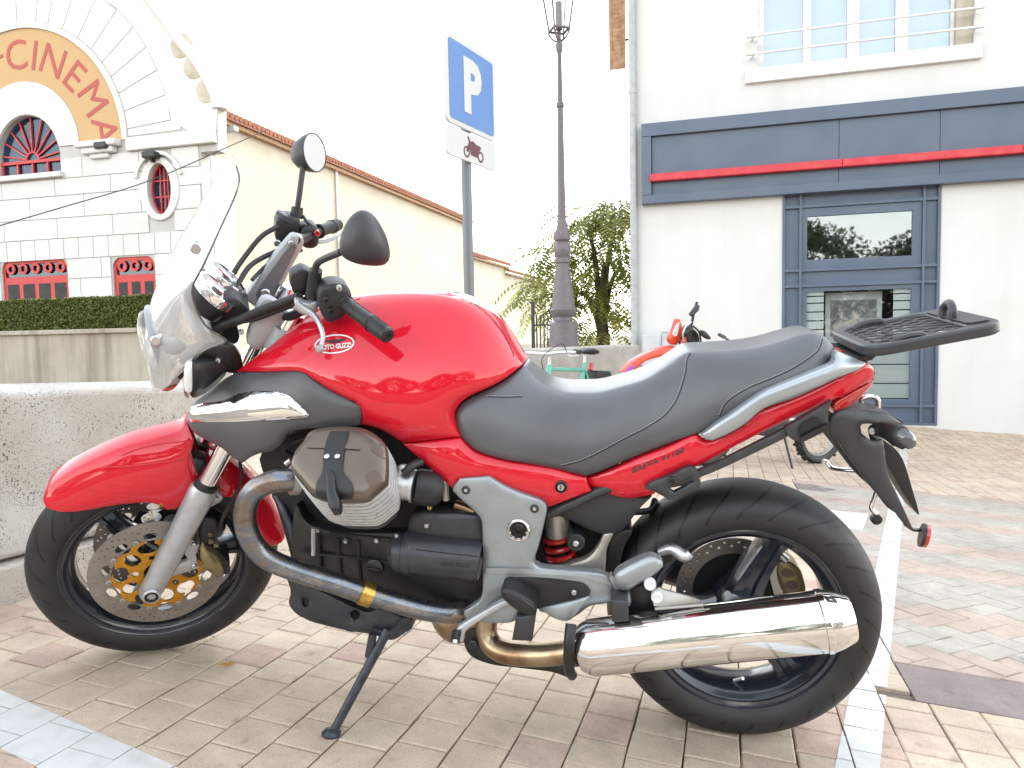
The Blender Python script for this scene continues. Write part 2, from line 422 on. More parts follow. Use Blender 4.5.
def bvh_of(o):
    me = o.data
    return BVHTree.FromPolygons([v.co.copy() for v in me.vertices], [tuple(p.vertices) for p in me.polygons])
_binv = BIKE.inverted(); _bo = _binv @ CC; _b3 = _binv.to_3x3()
def cast(tree, px, py, lift=0.0):
    d = (_b3 @ ray(px, py)).normalized(); h = tree.ray_cast(_bo, d)
    if h[0] is None:
        h = tree.find_nearest(_bo + d*1.6)
    return h[0] - d*lift
def onto(name, loop_px, tree, m, parent, lift=.003, step=3.0, corners=None, thick=.003, holes=(), ang=40, puff=0.0, pwid=12.0):
    """a thin piece lying on a body, its outline traced in the photograph's pixels"""
    P = [Vector((p[0], p[1])) for p in loop_px]
    cor = [len(p) > 2 for p in loop_px]
    lp = closed_spline(P, cor, step)
    v2, T, isb = tri_fill(lp, step*1.6, holes)
    LL = np.array([tuple(q) for q in lp])
    def up_(v):
        if not puff: return 0.0
        d = min(1.0, math.sqrt(((LL[:, 0]-v.x)**2+(LL[:, 1]-v.y)**2).min())/pwid); return puff*math.sqrt(1-(1-d)**2)
    A = [cast(tree, v.x, v.y, lift+up_(v)) for v in v2]; B = [cast(tree, v.x, v.y, lift-thick) for v in v2]; n = len(A)
    ed = {}
    for t in T:
        for a, b in zip(t, t[1:]+t[:1]): ed[(a, b)] = 1
    rim = [(a, b) for a, b in ed if (b, a) not in ed]
    return mesh_obj(name, A+B, list(T)+[tuple(i+n for i in t[::-1]) for t in T]+[(b, a, a+n, b+n) for a, b in rim], m, parent, ang=ang)
def line_on(name, pts, tree, r, m, parent, lift=.0, n=6):
    P, _ = spline_path([Vector((*p, 0)) for p in pts], 1, 5)
    return MB().tube([cast(tree, p.x, p.y, lift) for p in P], r, n).build(name, m, parent)
def text_shape(s, size=1.0, bold=0.0, shear=0.0, sx=1.0):
    """2D triangles of a line of writing, baseline at y=0, centred in x"""
    cu = bpy.data.curves.new('t', 'FONT'); cu.body = s; cu.size = size; cu.offset = bold; cu.shear = shear; cu.align_x = 'CENTER'; cu.resolution_u = 3
    o = bpy.data.objects.new('t', cu); COL.objects.link(o); dg = bpy.context.evaluated_depsgraph_get()
    me = o.evaluated_get(dg).to_mesh(); V = [(v.co.x*sx, v.co.y) for v in me.vertices]; Fc = [tuple(p.vertices) for p in me.polygons]
    o.evaluated_get(dg).to_mesh_clear(); bpy.data.objects.remove(o); bpy.data.curves.remove(cu)
    return V, Fc
def box_obj(name, lo, hi, m, parent=None, bevel=0.0, M=None, smooth=True):
    return MB().box(lo, hi).build(name, m, parent, bevel=bevel, M=M, smooth=smooth)

# ================================================================== GROUND
def lot(x, y, z=0.0): return LOT @ Vector((x, y, z))
_a = Vector((math.cos(PAVE_AZ), math.sin(PAVE_AZ), 0)); _b = Vector((-math.sin(PAVE_AZ), math.cos(PAVE_AZ), 0))
def rise(a):                                            # the paving levels out towards the shop front
    t = min(max((-a-5.2)/4.6, 0), 1.6); return .29*t*t*(1.5-.5*t) if t < 1 else .29 + .435*0*(t-1)
def pv(a, b, h=0.0):                                    # paving coordinates (a along the courses, towards the viewer) -> world
    p = _a*a + _b*b; return LOT @ Vector((p.x, p.y, rise(a)+h))
def paver_mat(name, c0, c1, c2):
    m = mat(name, c0, 0.85, spec=.3)
    n = m.node_tree.nodes; l = m.node_tree.links; b = n['Principled BSDF']; tc = n['Texture Coordinate']
    at = n.new('ShaderNodeAttribute'); at.attribute_type = 'GEOMETRY'; at.attribute_name = 'tone'
    oi = n.new('ShaderNodeObjectInfo')
    ad = n.new('ShaderNodeMath'); ad.operation = 'ADD'; l.new(at.outputs['Fac'], ad.inputs[0]); l.new(oi.outputs['Random'], ad.inputs[1])
    fr = n.new('ShaderNodeMath'); fr.operation = 'FRACT'; l.new(ad.outputs[0], fr.inputs[0])
    cr = n.new('ShaderNodeValToRGB'); l.new(fr.outputs[0], cr.inputs[0]); e = cr.color_ramp.elements
    e[0].position = 0; e[0].color = (*c0, 1); e[1].position = 1; e[1].color = (*c2, 1); q = e.new(.55); q.color = (*c1, 1); q = e.new(.85); q.color = (*c1, 1)
    geo = n.new('ShaderNodeNewGeometry')
    t = n.new('ShaderNodeTexNoise'); t.inputs['Scale'].default_value = 9; t.inputs['Detail'].default_value = 8; t.inputs['Roughness'].default_value = .7
    l.new(geo.outputs['Position'], t.inputs['Vector'])
    r = n.new('ShaderNodeMapRange'); r.inputs[1].default_value = .3; r.inputs[2].default_value = .7; r.inputs[3].default_value = .80; r.inputs[4].default_value = 1.12
    l.new(t.outputs[0], r.inputs[0])
    v = n.new('ShaderNodeTexVoronoi'); v.inputs['Scale'].default_value = 190; l.new(geo.outputs['Position'], v.inputs['Vector'])
    r2 = n.new('ShaderNodeMapRange'); r2.inputs[1].default_value = .10; r2.inputs[2].default_value = .34; r2.inputs[3].default_value = .60; r2.inputs[4].default_value = 1.0; l.new(v.outputs['Distance'], r2.inputs[0])
    t3 = n.new('ShaderNodeTexNoise'); t3.inputs['Scale'].default_value = 2.3; t3.inputs['Detail'].default_value = 5; l.new(geo.outputs['Position'], t3.inputs['Vector'])
    r3 = n.new('ShaderNodeMapRange'); r3.inputs[1].default_value = .35; r3.inputs[2].default_value = .65; r3.inputs[3].default_value = .88; r3.inputs[4].default_value = 1.06; l.new(t3.outputs[0], r3.inputs[0])
    t4 = n.new('ShaderNodeTexNoise'); t4.inputs['Scale'].default_value = 17; t4.inputs['Detail'].default_value = 4; l.new(geo.outputs['Position'], t4.inputs['Vector'])
    r4 = n.new('ShaderNodeMapRange'); r4.inputs[1].default_value = .64; r4.inputs[2].default_value = .74; r4.inputs[3].default_value = 1.0; r4.inputs[4].default_value = .72; l.new(t4.outputs[0], r4.inputs[0])
    m0 = n.new('ShaderNodeMath'); m0.operation = 'MULTIPLY'; l.new(r3.outputs[0], m0.inputs[0]); l.new(r4.outputs[0], m0.inputs[1]); r3 = m0
    m1 = n.new('ShaderNodeMath'); m1.operation = 'MULTIPLY'; l.new(r.outputs[0], m1.inputs[0]); l.new(r2.outputs[0], m1.inputs[1])
    m2 = n.new('ShaderNodeMath'); m2.operation = 'MULTIPLY'; l.new(m1.outputs[0], m2.inputs[0]); l.new(r3.outputs[0], m2.inputs[1])
    mx = n.new('ShaderNodeVectorMath'); mx.operation = 'SCALE'; l.new(cr.outputs[0], mx.inputs[0]); l.new(m2.outputs[0], mx.inputs['Scale'])
    l.new(mx.outputs[0], b.inputs['Base Color'])
    bm_ = n.new('ShaderNodeBump'); bm_.inputs['Strength'].default_value = .5; bm_.inputs['Distance'].default_value = .0015
    t2 = n.new('ShaderNodeTexNoise'); t2.inputs['Scale'].default_value = 420; t2.inputs['Detail'].default_value = 3; l.new(geo.outputs['Position'], t2.inputs['Vector'])
    l.new(t2.outputs[0], bm_.inputs['Height']); l.new(bm_.outputs[0], b.inputs['Normal'])
    return m
paver_mat('paver_beige', (0.60, 0.49, 0.375), (0.56, 0.45, 0.345), (0.50, 0.355, 0.295))
paver_mat('paver_grey', (0.45, 0.405, 0.35), (0.43, 0.395, 0.345), (0.46, 0.40, 0.34))
paver_mat('paver_pink', (0.47, 0.37, 0.315), (0.46, 0.365, 0.31), (0.45, 0.37, 0.315))
paver_mat('slab_brown', (0.265, 0.215, 0.20), (0.25, 0.205, 0.195), (0.28, 0.22, 0.205))
mat('joint_sand', (0.14, 0.115, 0.09), 0.95, noise=(40, (0.22, 0.185, 0.15), .4, .7), bump=(300, .6, .002))
mat('line_paint', (0.62, 0.615, 0.61), 0.7, noise=(16, (0.53, 0.525, 0.515), .48, .7), bump=(300, .35, .001))

# bed under the paving, one sheet out to the horizon; steep slope only round the car park
def ground_sheet():
    xs = [-600, -200, -80, -40, -25, -16] + [-12+i*.75 for i in range(33)] + [16, 25, 40, 80, 200, 600]
    V = []; F_ = []; n = len(xs)
    for j, b in enumerate(xs):
        for i, a in enumerate(xs):
            ca = min(max(a, -11.5), 9); cb = min(max(b, -9), 9)
            p = _a*ca + _b*cb; w = LOT @ Vector((p.x, p.y, rise(ca)-.012)); q = LOT @ (_a*(a-ca) + _b*(b-cb))
            V.append(Vector((w.x+q.x, w.y+q.y, w.z)))
    F_ = [(j*n+i, j*n+i+1, (j+1)*n+i+1, (j+1)*n+i) for j in range(n-1) for i in range(n-1)]
    o = mesh_obj('ground', V, F_, 'joint_sand', smooth=True, ang=180, recalc=False)
    return tag(o, 'sandy bed under the paving of the parking area', 'ground', kind='structure')
GROUND = ground_sheet()
def paver_mesh(poly, name, m, top=0.0, h=.03, ch=.004):
    """a flat-topped block with worn edges, polygon in (a,b) about its centre"""
    n = len(poly); c = Vector((sum(p[0] for p in poly)/n, sum(p[1] for p in poly)/n))
    inner = []
    for i in range(n):
        a, b, d = Vector(poly[i-1]), Vector(poly[i]), Vector(poly[(i+1) % n])
        e1 = (a-b).normalized(); e2 = (d-b).normalized(); inner.append(b + (e1+e2)*ch)
    V = [(p[0], p[1], -h) for p in poly] + [(p[0], p[1], -ch*.7) for p in poly] + [(p[0], p[1], top) for p in inner]
    F_ = [tuple(range(2*n, 3*n))]
    for k in (0, n): F_ += [(k+i, k+(i+1) % n, k+n+(i+1) % n, k+n+i) for i in range(n)]
    return V, F_
AB = LOT.to_4x4() @ Matrix(((_a.x, _b.x, 0, 0), (_a.y, _b.y, 0, 0), (0, 0, 1, 0), (0, 0, 0, 1)))   # paving axes -> world
def in_view(a, b, m=60):
    p = pv(a, b) - CC; z = p.dot(CF)
    if z < .3: return None
    x = 512+FPX*p.dot(CR)/z; y = 384-FPX*p.dot(CU)/z
    return (x, y, z) if -m < x < 1024+m and -m < y < 768+m else None
def clip(poly, cl):
    out = [Vector(p) for p in poly]
    A_ = sum(cl[i-1].x*cl[i].y-cl[i].x*cl[i-1].y for i in range(len(cl)))
    cl = cl if A_ > 0 else cl[::-1]
    for i in range(len(cl)):
        p, q = cl[i], cl[(i+1) % len(cl)]; e = q-p; nrm = Vector((-e.y, e.x)); src = out; out = []
        for k in range(len(src)):
            s, t = src[k-1], src[k]; ds, dt = (s-p).dot(nrm), (t-p).dot(nrm)
            if (ds >= 0) != (dt >= 0): out.append(s + (t-s)*(ds/(ds-dt)))
            if dt >= 0: out.append(t)
        if not out: return []
    return out
MOD_A, MOD_B, GAP = .121, .1238, .0035
pieces = []                                             # (poly in a,b ; material ; course)
S0, A1, A0, A2 = .497, -.331, -.606, -4.46              # slab strip, herringbone field
for k in range(-34, 70):
    b0 = .033 + MOD_B*k; b1 = b0 + MOD_B
    off = (.062 if (k % 2) else .0) + .028 + random.uniform(-.012, .012)
    for j in range(-92, 26):
        a0 = off + MOD_A*j; a1 = a0 + MOD_A
        am, bm_ = (a0+a1)/2, (b0+b1)/2
        if A2 < am < A1 and b0 > S0: continue
        b1c = min(b1, S0) if A2 < am < A1 else b1
        if b1c-b0 < .02: continue
        if b1 > S0 and a0 < A1 < a1: a0 = A1
        v = in_view(am, bm_)
        if not v:
            if am > 3.0 or bm_ < -3.4 or bm_ > 6.2 or am < -9.9: continue
            v = (0, 0, 99)
        if am < -9.9 or (bm_ < -6): continue
        g = GAP/2*random.uniform(.6, 1.5)
        pieces.append(([(a0+g, b0+g), (a0+g, b1c-g), (a1-g, b1c-g), (a1-g, b0+g)], 'paver_beige', v[2]))
# slabs of the drain strip
def rect(a0, a1, b0, b1, g=.003): return [(a0+g, b0+g), (a0+g, b1-g), (a1-g, b1-g), (a1-g, b0+g)]
for i in range(9): pieces.append((rect(A0, A1-.002, S0+.62*i, S0+.62*(i+1)), 'slab_brown', 2.5+i*.3))
for i in range(1): pieces.append((rect(-4.30, -3.96, S0, .915), 'slab_brown', 7.0))
# herringbone field, blocks 0.2 x 0.1 laid at 45 degrees
W = .088
c45 = math.sqrt(.5)
for i in range(-110, 110):
    for j in range(-110, 110):
        r = (i - j) % 4
        if r == 0: q = [(i, j), (i+2, j), (i+2, j+1), (i, j+1)]
        elif r == 3: q = [(i, j), (i+1, j), (i+1, j+2), (i, j+2)]
        else: continue
        pts = []
        cx = sum(p[0] for p in q)/4; cy = sum(p[1] for p in q)/4
        for p in q:
            x = cx + (p[0]-cx)*.975; y = cy + (p[1]-cy)*.975
            x *= W; y *= W; pts.append(((x-y)*c45 - 2.5, (x+y)*c45 + 2.8))
        am = sum(p[0] for p in pts)/4; bm_ = sum(p[1] for p in pts)/4
        if bm_ < S0-.15 or am > A0+.15 or am < A2-.15: continue
        v = in_view(am, bm_, 120)
        if not v:
            if bm_ > 6.2: continue
            v = (0, 0, 99)
        pts = [tuple(p) for p in clip(pts, [Vector(q) for q in rect(A2, A0, S0, 12, .003)])]
        if len(pts) < 3: continue
        pieces.append((pts, 'paver_pink' if ((i-j)//4) % 5 in (0, 2) else 'paver_grey', v[2]))
def size_px(poly, z):
    P = []
    for a, b in poly:
        v = in_view(a, b, 4000)
        if not v: return 0
        P.append(v)
    s = sum(P[i-1][0]*P[i][1]-P[i][0]*P[i-1][1] for i in range(len(P)))
    v = in_view(sum(p[0] for p in poly)/len(poly), sum(p[1] for p in poly)/len(poly), 30)
    return abs(s) if v else 0
pieces.sort(key=lambda p: -size_px(p[0], p[2]))
rest = {}
rnd = random.Random(3); cnt = {}
PAINT = []                                              # polygons of painted lines (a,b), convex
def strip(p, q, w0, w1):
    p, q = Vector(p), Vector(q); d = (q-p).normalized(); s = Vector((-d.y, d.x)); return [p+s*w0, q+s*w0, q+s*w1, p+s*w1]
PAINT.append(strip((.90, .0625), (-8.6, 2.152), -.002, -.090))
PAINT.append(strip((.530, -1.95), (.838, -.01), .000, -.140))
PAINT.append([Vector(p) for p in ((-3.2, .56), (-3.2, .86), (-2.64, .735), (-2.64, .54))])
painted = [([], []) for _ in PAINT]
for poly, m, z in pieces:
    nn_ = len(poly); a = sum(p[0] for p in poly)/nn_; b = sum(p[1] for p in poly)/nn_
    loc = [(p[0]-a, p[1]-b) for p in poly]
    dz = rnd.uniform(-.0012, .0012); tx, ty = rnd.uniform(-.008, .008), rnd.uniform(-.008, .008)
    ch = .0035 if m != 'slab_brown' else .002
    base = AB @ Matrix.Translation((a, b, rise(a)+dz)) @ Matrix.Rotation(tx, 4, 'X') @ Matrix.Rotation(ty, 4, 'Y')
    if z < 4:                                           # knock the corners about a little
        loc = [(p[0]+rnd.uniform(-.001, .001), p[1]+rnd.uniform(-.001, .001)) for p in loc]
    V, F_ = paver_mesh(loc, 'paver', m, ch=ch)
    for k, pl_ in enumerate(PAINT):
        cp = clip([(p[0]+a, p[1]+b) for p in [(v[0], v[1]) for v in V[nn_:2*nn_]]], pl_)
        if len(cp) >= 3:
            o = len(painted[k][0]); top = [base @ Vector((p.x-a, p.y-b, .0014)) for p in cp]; bot = [base @ Vector((p.x-a, p.y-b, -.001)) for p in cp]; nn = len(cp)
            painted[k][0].extend(top+bot)
            painted[k][1].append(tuple(range(o, o+nn))); painted[k][1].extend([(o+i, o+nn+i, o+nn+(i+1) % nn, o+(i+1) % nn) for i in range(nn)])
    fam = 'slab' if m == 'slab_brown' else 'paver'
    lim = 300
    if cnt.get(fam, 0) < lim and size_px(poly, z) > 60:
        o = mesh_obj(fam, V, F_, m, GROUND, smooth=False, recalc=False); o.matrix_world = base; cnt[fam] = cnt.get(fam, 0)+1
        at = o.data.attributes.new('tone', 'FLOAT', 'FACE')
        tone = rnd.random()
        for i in range(len(at.data)): at.data[i].value = tone - 0
    else:
        r = rest.setdefault(m, ([], [], []))
        o = len(r[0]); r[0].extend([base @ Vector(v) for v in V]); r[1].extend([tuple(i+o for i in f) for f in F_]); r[2].extend([rnd.random()]*len(F_))
for m, (V, F_, tn) in rest.items():
    o = mesh_obj('paver', V, F_, m, GROUND, smooth=False, recalc=False); o['kind'] = 'stuff'
    at = o.data.attributes.new('tone', 'FLOAT', 'FACE'); at.data.foreach_set('value', tn)
for k, (V, F_) in enumerate(painted):
    o = mesh_obj('painted_line', V, F_, 'line_paint', smooth=False, recalc=False)
    tag(o, ('white bay line running away to the right of the rear wheel', 'white bay line crossing the near corner left of the stand', 'short worn white stripe behind the rear wheel')[k], 'road marking', kind='structure')

# ================================================================== BUILDINGS AND STREET THINGS
def wall_mat(name, c, c2, sc=1.2, bump=(90, .25, .004), streak=.0):
    m = mat(name, c, 0.9, spec=.25, noise=(sc, c2, .35, .7), bump=bump)
    if streak:                                              # rain marks, longer than wide
        n = m.node_tree.nodes; l = m.node_tree.links; b = n['Principled BSDF']; src = b.inputs['Base Color'].links[0].from_socket
        mp = n.new('ShaderNodeMapping'); mp.inputs['Scale'].default_value = (2.6, 2.6, .22); l.new(n['Texture Coordinate'].outputs['Object'], mp.inputs[0])
        t = n.new('ShaderNodeTexNoise'); t.inputs['Scale'].default_value = 1.6; t.inputs['Detail'].default_value = 7; t.inputs['Roughness'].default_value = .65; l.new(mp.outputs[0], t.inputs['Vector'])
        r = n.new('ShaderNodeMapRange'); r.inputs[1].default_value = .45; r.inputs[2].default_value = .75; r.inputs[3].default_value = 1; r.inputs[4].default_value = 1-streak*1.6; l.new(t.outputs[0], r.inputs[0])
        v = n.new('ShaderNodeVectorMath'); v.operation = 'SCALE'; l.new(src, v.inputs[0]); l.new(r.outputs[0], v.inputs['Scale']); l.new(v.outputs[0], b.inputs['Base Color'])
    return m
wall_mat('stucco_white', (0.66, 0.655, 0.645), (0.60, 0.59, 0.575), .8, streak=.025)
wall_mat('cinema_white', (0.645, 0.64, 0.63), (0.585, 0.575, 0.56), .6, (40, .15, .004))
wall_mat('cinema_joint', (0.50, 0.49, 0.475), (0.44, 0.43, 0.415), 2)
wall_mat('stucco_cream', (0.54, 0.49, 0.40), (0.47, 0.42, 0.335), .5, streak=.06)
wall_mat('retaining_beige', (0.47, 0.42, 0.35), (0.36, 0.31, 0.25), 1.4, streak=.3)
mat('sign_band', (0.52, 0.34, 0.17), .8, noise=(20, (.46, .30, .15), .4, .7))
mat('letter_red', (0.42, 0.085, 0.07), .7, noise=(25, (.36, .09, .08), .4, .7))
mat('frame_red', (0.50, 0.03, 0.03), .5, noise=(8, (.42, .03, .03), .4, .7))
mat('shop_blue', (0.082, 0.108, 0.163), .42, spec=.5, noise=(2.2, (.10, .125, .178), .35, .65))
mat('bar_red', (0.52, 0.02, 0.035), .35, noise=(6, (.58, .05, .06), .5, .7))
mat('window_white', (0.76, 0.75, 0.74), .5, noise=(10, (.68, .67, .65), .4, .7))
mat('pipe_grey', (0.40, 0.415, 0.43), .5, noise=(12, (.34, .35, .36), .4, .7))
mat('shutter_wood', (0.42, 0.25, 0.14), .6, noise=(12, (.28, .13, .055), .4, .7))
mat('terracotta', (0.40, 0.17, 0.10), .85, noise=(6, (.27, .12, .08), .35, .65))
mat('iron_brown', (0.125, 0.108, 0.118), .45, noise=(30, (.155, .13, .14), .4, .7))
mat('iron_dark', (0.02, 0.02, 0.02), .5)
mat('cable_black', (0.02, 0.02, 0.02), .6)
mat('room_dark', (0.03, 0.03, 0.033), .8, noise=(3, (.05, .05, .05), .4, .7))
mat('curtain_sky_tint', (0.40, 0.47, 0.55), .9, noise=(3, (.37, .44, .53), .4, .7))  # pale blue puts the sky's reflection in the panes into the curtain colour
mat('frost_white', (0.50, 0.53, 0.53), .35, coat=.3)
mat('frost_grey', (0.36, 0.39, 0.39), .4, coat=.3)
mat('poster_dark', (0.12, 0.13, 0.135), .4, noise=(9, (.26, .24, .22), .45, .62))
mat('cabinet_grey', (0.50, 0.52, 0.55), .55, noise=(5, (.44, .46, .48), .4, .7))
mat('sign_blue', (0.085, 0.195, 0.47), .35, noise=(4, (.10, .21, .47), .4, .7))
mat('sign_white', (0.55, 0.55, 0.55), .4)
mat('post_grey', (0.16, 0.165, 0.18), .45, metal=.3)
mat('pictogram', (0.10, 0.03, 0.035), .5)
def glass_mat(name, base, rough=.03, refl=.65):
    m = bpy.data.materials.new(name); m.use_nodes = True; n = m.node_tree.nodes; l = m.node_tree.links; n.clear()
    o = n.new('ShaderNodeOutputMaterial'); gl = n.new('ShaderNodeBsdfGlossy'); gl.inputs['Roughness'].default_value = rough; gl.inputs[0].default_value = (.92, .95, .97, 1)
    tr = n.new('ShaderNodeBsdfTransparent'); tr.inputs[0].default_value = (*base, 1)
    mx = n.new('ShaderNodeMixShader'); mx.inputs[0].default_value = refl; l.new(tr.outputs[0], mx.inputs[1]); l.new(gl.outputs[0], mx.inputs[2]); l.new(mx.outputs[0], o.inputs[0])
    MATS[name] = m
glass_mat('glass_mirror', (.7, .75, .78), .02, .13)
glass_mat('glass_sky', (.9, .93, .96), .02, .12)
glass_mat('glass_clear', (.9, .92, .92), .02, .025)
glass_mat('glass_blue', (.55, .65, .85), .03, .05)

def conc_mat():
    m = mat('pitted_concrete', (0.46, 0.44, 0.415), .9, spec=.25)
    n = m.node_tree.nodes; l = m.node_tree.links; b = n['Principled BSDF']; tc = n['Texture Coordinate']
    def tex(kind, sc, **k):
        t = n.new('ShaderNodeTex'+kind); t.inputs['Scale'].default_value = sc
        for a, v in k.items(): t.inputs[a].default_value = v
        l.new(tc.outputs['Object'], t.inputs['Vector']); return t
    big = tex('Noise', 2.2, Detail=6.0); pit = tex('Noise', 105, Detail=2.0); pit2 = tex('Noise', 260, Detail=2.0); patch_ = tex('Noise', 5.0, Detail=3.0)
    cr = n.new('ShaderNodeValToRGB'); l.new(big.outputs[0], cr.inputs[0]); e = cr.color_ramp.elements
    e[0].position = .3; e[0].color = (.35, .325, .29, 1); e[1].position = .7; e[1].color = (.51, .495, .47, 1); q = e.new(.52); q.color = (.43, .39, .355, 1)
    def thr(t, lo, hi):
        r = n.new('ShaderNodeMapRange'); r.inputs[1].default_value = lo; r.inputs[2].default_value = hi; l.new(t.outputs[0], r.inputs[0]); return r.outputs[0]
    p1 = thr(pit, .60, .66); p2 = thr(pit2, .63, .69); dens = thr(patch_, .44, .58)
    mul = n.new('ShaderNodeMath'); mul.operation = 'MULTIPLY'; l.new(p1, mul.inputs[0]); l.new(dens, mul.inputs[1])
    mxx = n.new('ShaderNodeMath'); mxx.operation = 'MAXIMUM'; l.new(mul.outputs[0], mxx.inputs[0]); l.new(p2, mxx.inputs[1])
    mx = n.new('ShaderNodeMix'); mx.data_type = 'RGBA'; l.new(mxx.outputs[0], mx.inputs[0]); l.new(cr.outputs[0], mx.inputs[6]); mx.inputs[7].default_value = (.12, .105, .095, 1)
    l.new(mx.outputs[2], b.inputs['Base Color'])
    bm_ = n.new('ShaderNodeBump'); bm_.invert = True; bm_.inputs['Distance'].default_value = .006; bm_.inputs['Strength'].default_value = .8
    l.new(mxx.outputs[0], bm_.inputs['Height']); l.new(bm_.outputs[0], b.inputs['Normal'])
conc_mat()

def wall_frame(O, right):
    X = Vector((right.x, right.y, 0)).normalized(); Z = Vector((0, 0, 1)); Y = Z.cross(X)
    return Matrix(((X.x, Y.x, 0, O.x), (X.y, Y.y, 0, O.y), (0, 0, 1, O.z), (0, 0, 0, 1)))
def slab(name, loop, m, parent, y0=0.0, t=.2, holes=(), step=0, smooth=False, bevel=0):
    """wall piece: outline in (u,z), front face at y0, back at y0+t, openings cut right through"""
    loop = [Vector(p) for p in loop]; hl = [[Vector(p) for p in h] for h in holes]
    v2, T, _ = tri_fill(loop, step, hl); n = len(v2); ed = {}
    T = [t_ if (v2[t_[1]]-v2[t_[0]]).cross(v2[t_[2]]-v2[t_[0]]) > 0 else t_[::-1] for t_ in T]
    for t_ in T:
        for a, b in zip(t_, t_[1:]+t_[:1]): ed[(a, b)] = 1
    rim = [(a, b) for a, b in ed if (b, a) not in ed]
    V = [(v.x, y0, v.y) for v in v2] + [(v.x, y0+t, v.y) for v in v2]
    return mesh_obj(name, V, list(T)+[tuple(i+n for i in t_[::-1]) for t_ in T]+[(b, a, a+n, b+n) for a, b in rim], m, parent, smooth=smooth, bevel=bevel)
def RC(u0, u1, z0, z1): return [(u0, z0), (u1, z0), (u1, z1), (u0, z1)]
def B(name, u0, u1, z0, z1, y0, y1, m, parent, bevel=.0):
    return MB().box((u0, y0, z0), (u1, y1, z1)).build(name, m, parent, smooth=False, bevel=bevel)

# ---------------------------------------------------------------- shop building on the right
_o = at_depth(936.3, 425.4, 9.8)
_w = LOT @ Vector((math.cos(WALL_AZ), math.sin(WALL_AZ), 0)); _w = _w if _w.dot(CR) > 0 else -_w
MW = wall_frame(_o, _w); WP = Plane(MW, N=(0, -1, 0))
def W(px, py, off=0.0): q = WP.unp(px, py, off); return q.x, q.y
shop = empty('shop_building', MW)
tag(shop, 'white rendered shop building with blue-grey fascia and glazed door', 'building')
uL = W(636, 200)[0]; uR = 6.0; zT = 10.5
dl, dr = W(782, 300)[0], W(939.5, 300)[0]; dt = W(860, 188)[1]
wl_, wr_ = W(757.5, 40)[0], W(975, 10)[0]; wz = W(860, 64)[1]
slab('wall', RC(uL, uR, -.5, zT), 'stucco_white', shop, 0, .3, [RC(dl, dr, 0.0, dt), RC(wl_, wr_, wz, wz+1.75)])
B('wall', uL+.002, uR-.002, -.5, zT-.01, .9, 8, 'stucco_white', shop)
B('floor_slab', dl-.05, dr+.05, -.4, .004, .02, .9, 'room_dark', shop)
B('wall', uL+.001, uL+.25, -.5, zT-.02, .301, .899, 'stucco_white', shop)
B('roof', uL-.4, uR+.3, zT, zT+.25, -.45, 8.4, 'terracotta', shop)
# fascia: frame of four boards, sunk panels, red bar
fz1 = W(640.3, 126.7)[1]; fz0 = W(643.4, 205.6)[1]; fu = W(641.5, 165, .12)[0]; iz1 = W(660, 135.5, .12)[1]; iz0 = W(660, 194.5, .12)[1]; fi = W(651.5, 165, .1)[0]
fas = B('fascia', fu, uR-.3, iz1, fz1, -.14, -.003, 'shop_blue', shop, .006)
B('fascia_board', fu, uR-.3, fz0, iz0, -.14, -.003, 'shop_blue', fas, .006)
B('fascia_board', fu, fi, iz0+.002, iz1-.002, -.138, -.003, 'shop_blue', fas, .006)
us = [fi+.002, W(838, 150)[0], W(938, 150)[0], W(1035, 150)[0], uR-.3]
for i in range(len(us)-1): B('fascia_panel', us[i]+.003, us[i+1]-.003, iz0+.002, iz1-.002, -.085, -.003, 'shop_blue', fas, .003)
rz1 = W(651, 174.5, .14)[1]; rz0 = W(651, 182, .14)[1]
for i, (a_, b_) in enumerate(((fi-.02, us[1]+.03), (us[1]+.034, us[3]-.2), (us[3]-.196, uR-.31))):
    B('red_bar', a_, b_, rz0, rz1, -.185, -.086, 'bar_red', fas, .012)
# shopfront door in its opening
door = MB()
y0, y1 = .03, .11
pw_ = W(801, 300)[0]-dl
pr_ = dr-W(921.5, 300)[0]
zs = [0.0, W(860, 405.5)[1], W(860, 284)[1], W(860, 268)[1], W(860, 203)[1], dt]
rows = [(zs[1]-.02, zs[1]+.02), (zs[2]-.02, zs[2]+.02), (zs[3]-.02, zs[3]+.02), (zs[4]-.02, zs[4]+.02), (0, .035), (dt-.04, dt)]
fr = MB()
for u in (dl, dl+pw_-.03, dr-pr_-.005, dr-.04): fr.box((u, -.02, 0), (u+.035, y1, dt))
door_o = fr.build('door', 'shop_blue', shop, smooth=False, bevel=.004)
for z0, z1 in rows:
    B('door_rail', dl+.036, dr-.041, z0, z1, -.012, y1-.01, 'shop_blue', door_o, .003)
for u0, u1 in ((dl+.036, dl+pw_-.031), (dr-pr_+.031, dr-.041)):
    for k in range(5): B('door_panel', u0, u1, zs[k]+.02, zs[k+1]-.02, .035, .06, 'shop_blue', door_o)
gl, gr = dl+pw_+.006, dr-pr_-.006
for k in (0, 2, 4): B('door_panel', gl, gr, zs[k]+.02, zs[k+1]-.02, .035, .06, 'shop_blue', door_o)
def leaf(z0, z1, zi0, zi1, ui0, ui1):
    q = slab('door_leaf', RC(gl, gr, z0, z1), 'shop_blue', door_o, .02, .05, [RC(ui0, ui1, zi0, zi1)], bevel=.004); return q
ui0, ui1 = W(807, 240, -.03)[0], W(912, 240, -.03)[0]
l1 = leaf(zs[3]+.021, zs[4]-.021, W(860, 257.5)[1], W(860, 213.5)[1], ui0, ui1)
l2 = leaf(zs[1]+.021, zs[2]-.021, W(860, 399)[1], W(860, 290)[1], ui0, ui1)
B('pane', ui0-.01, ui1+.01, W(860, 258)[1], W(860, 213)[1], .045, .052, 'glass_mirror', l1)
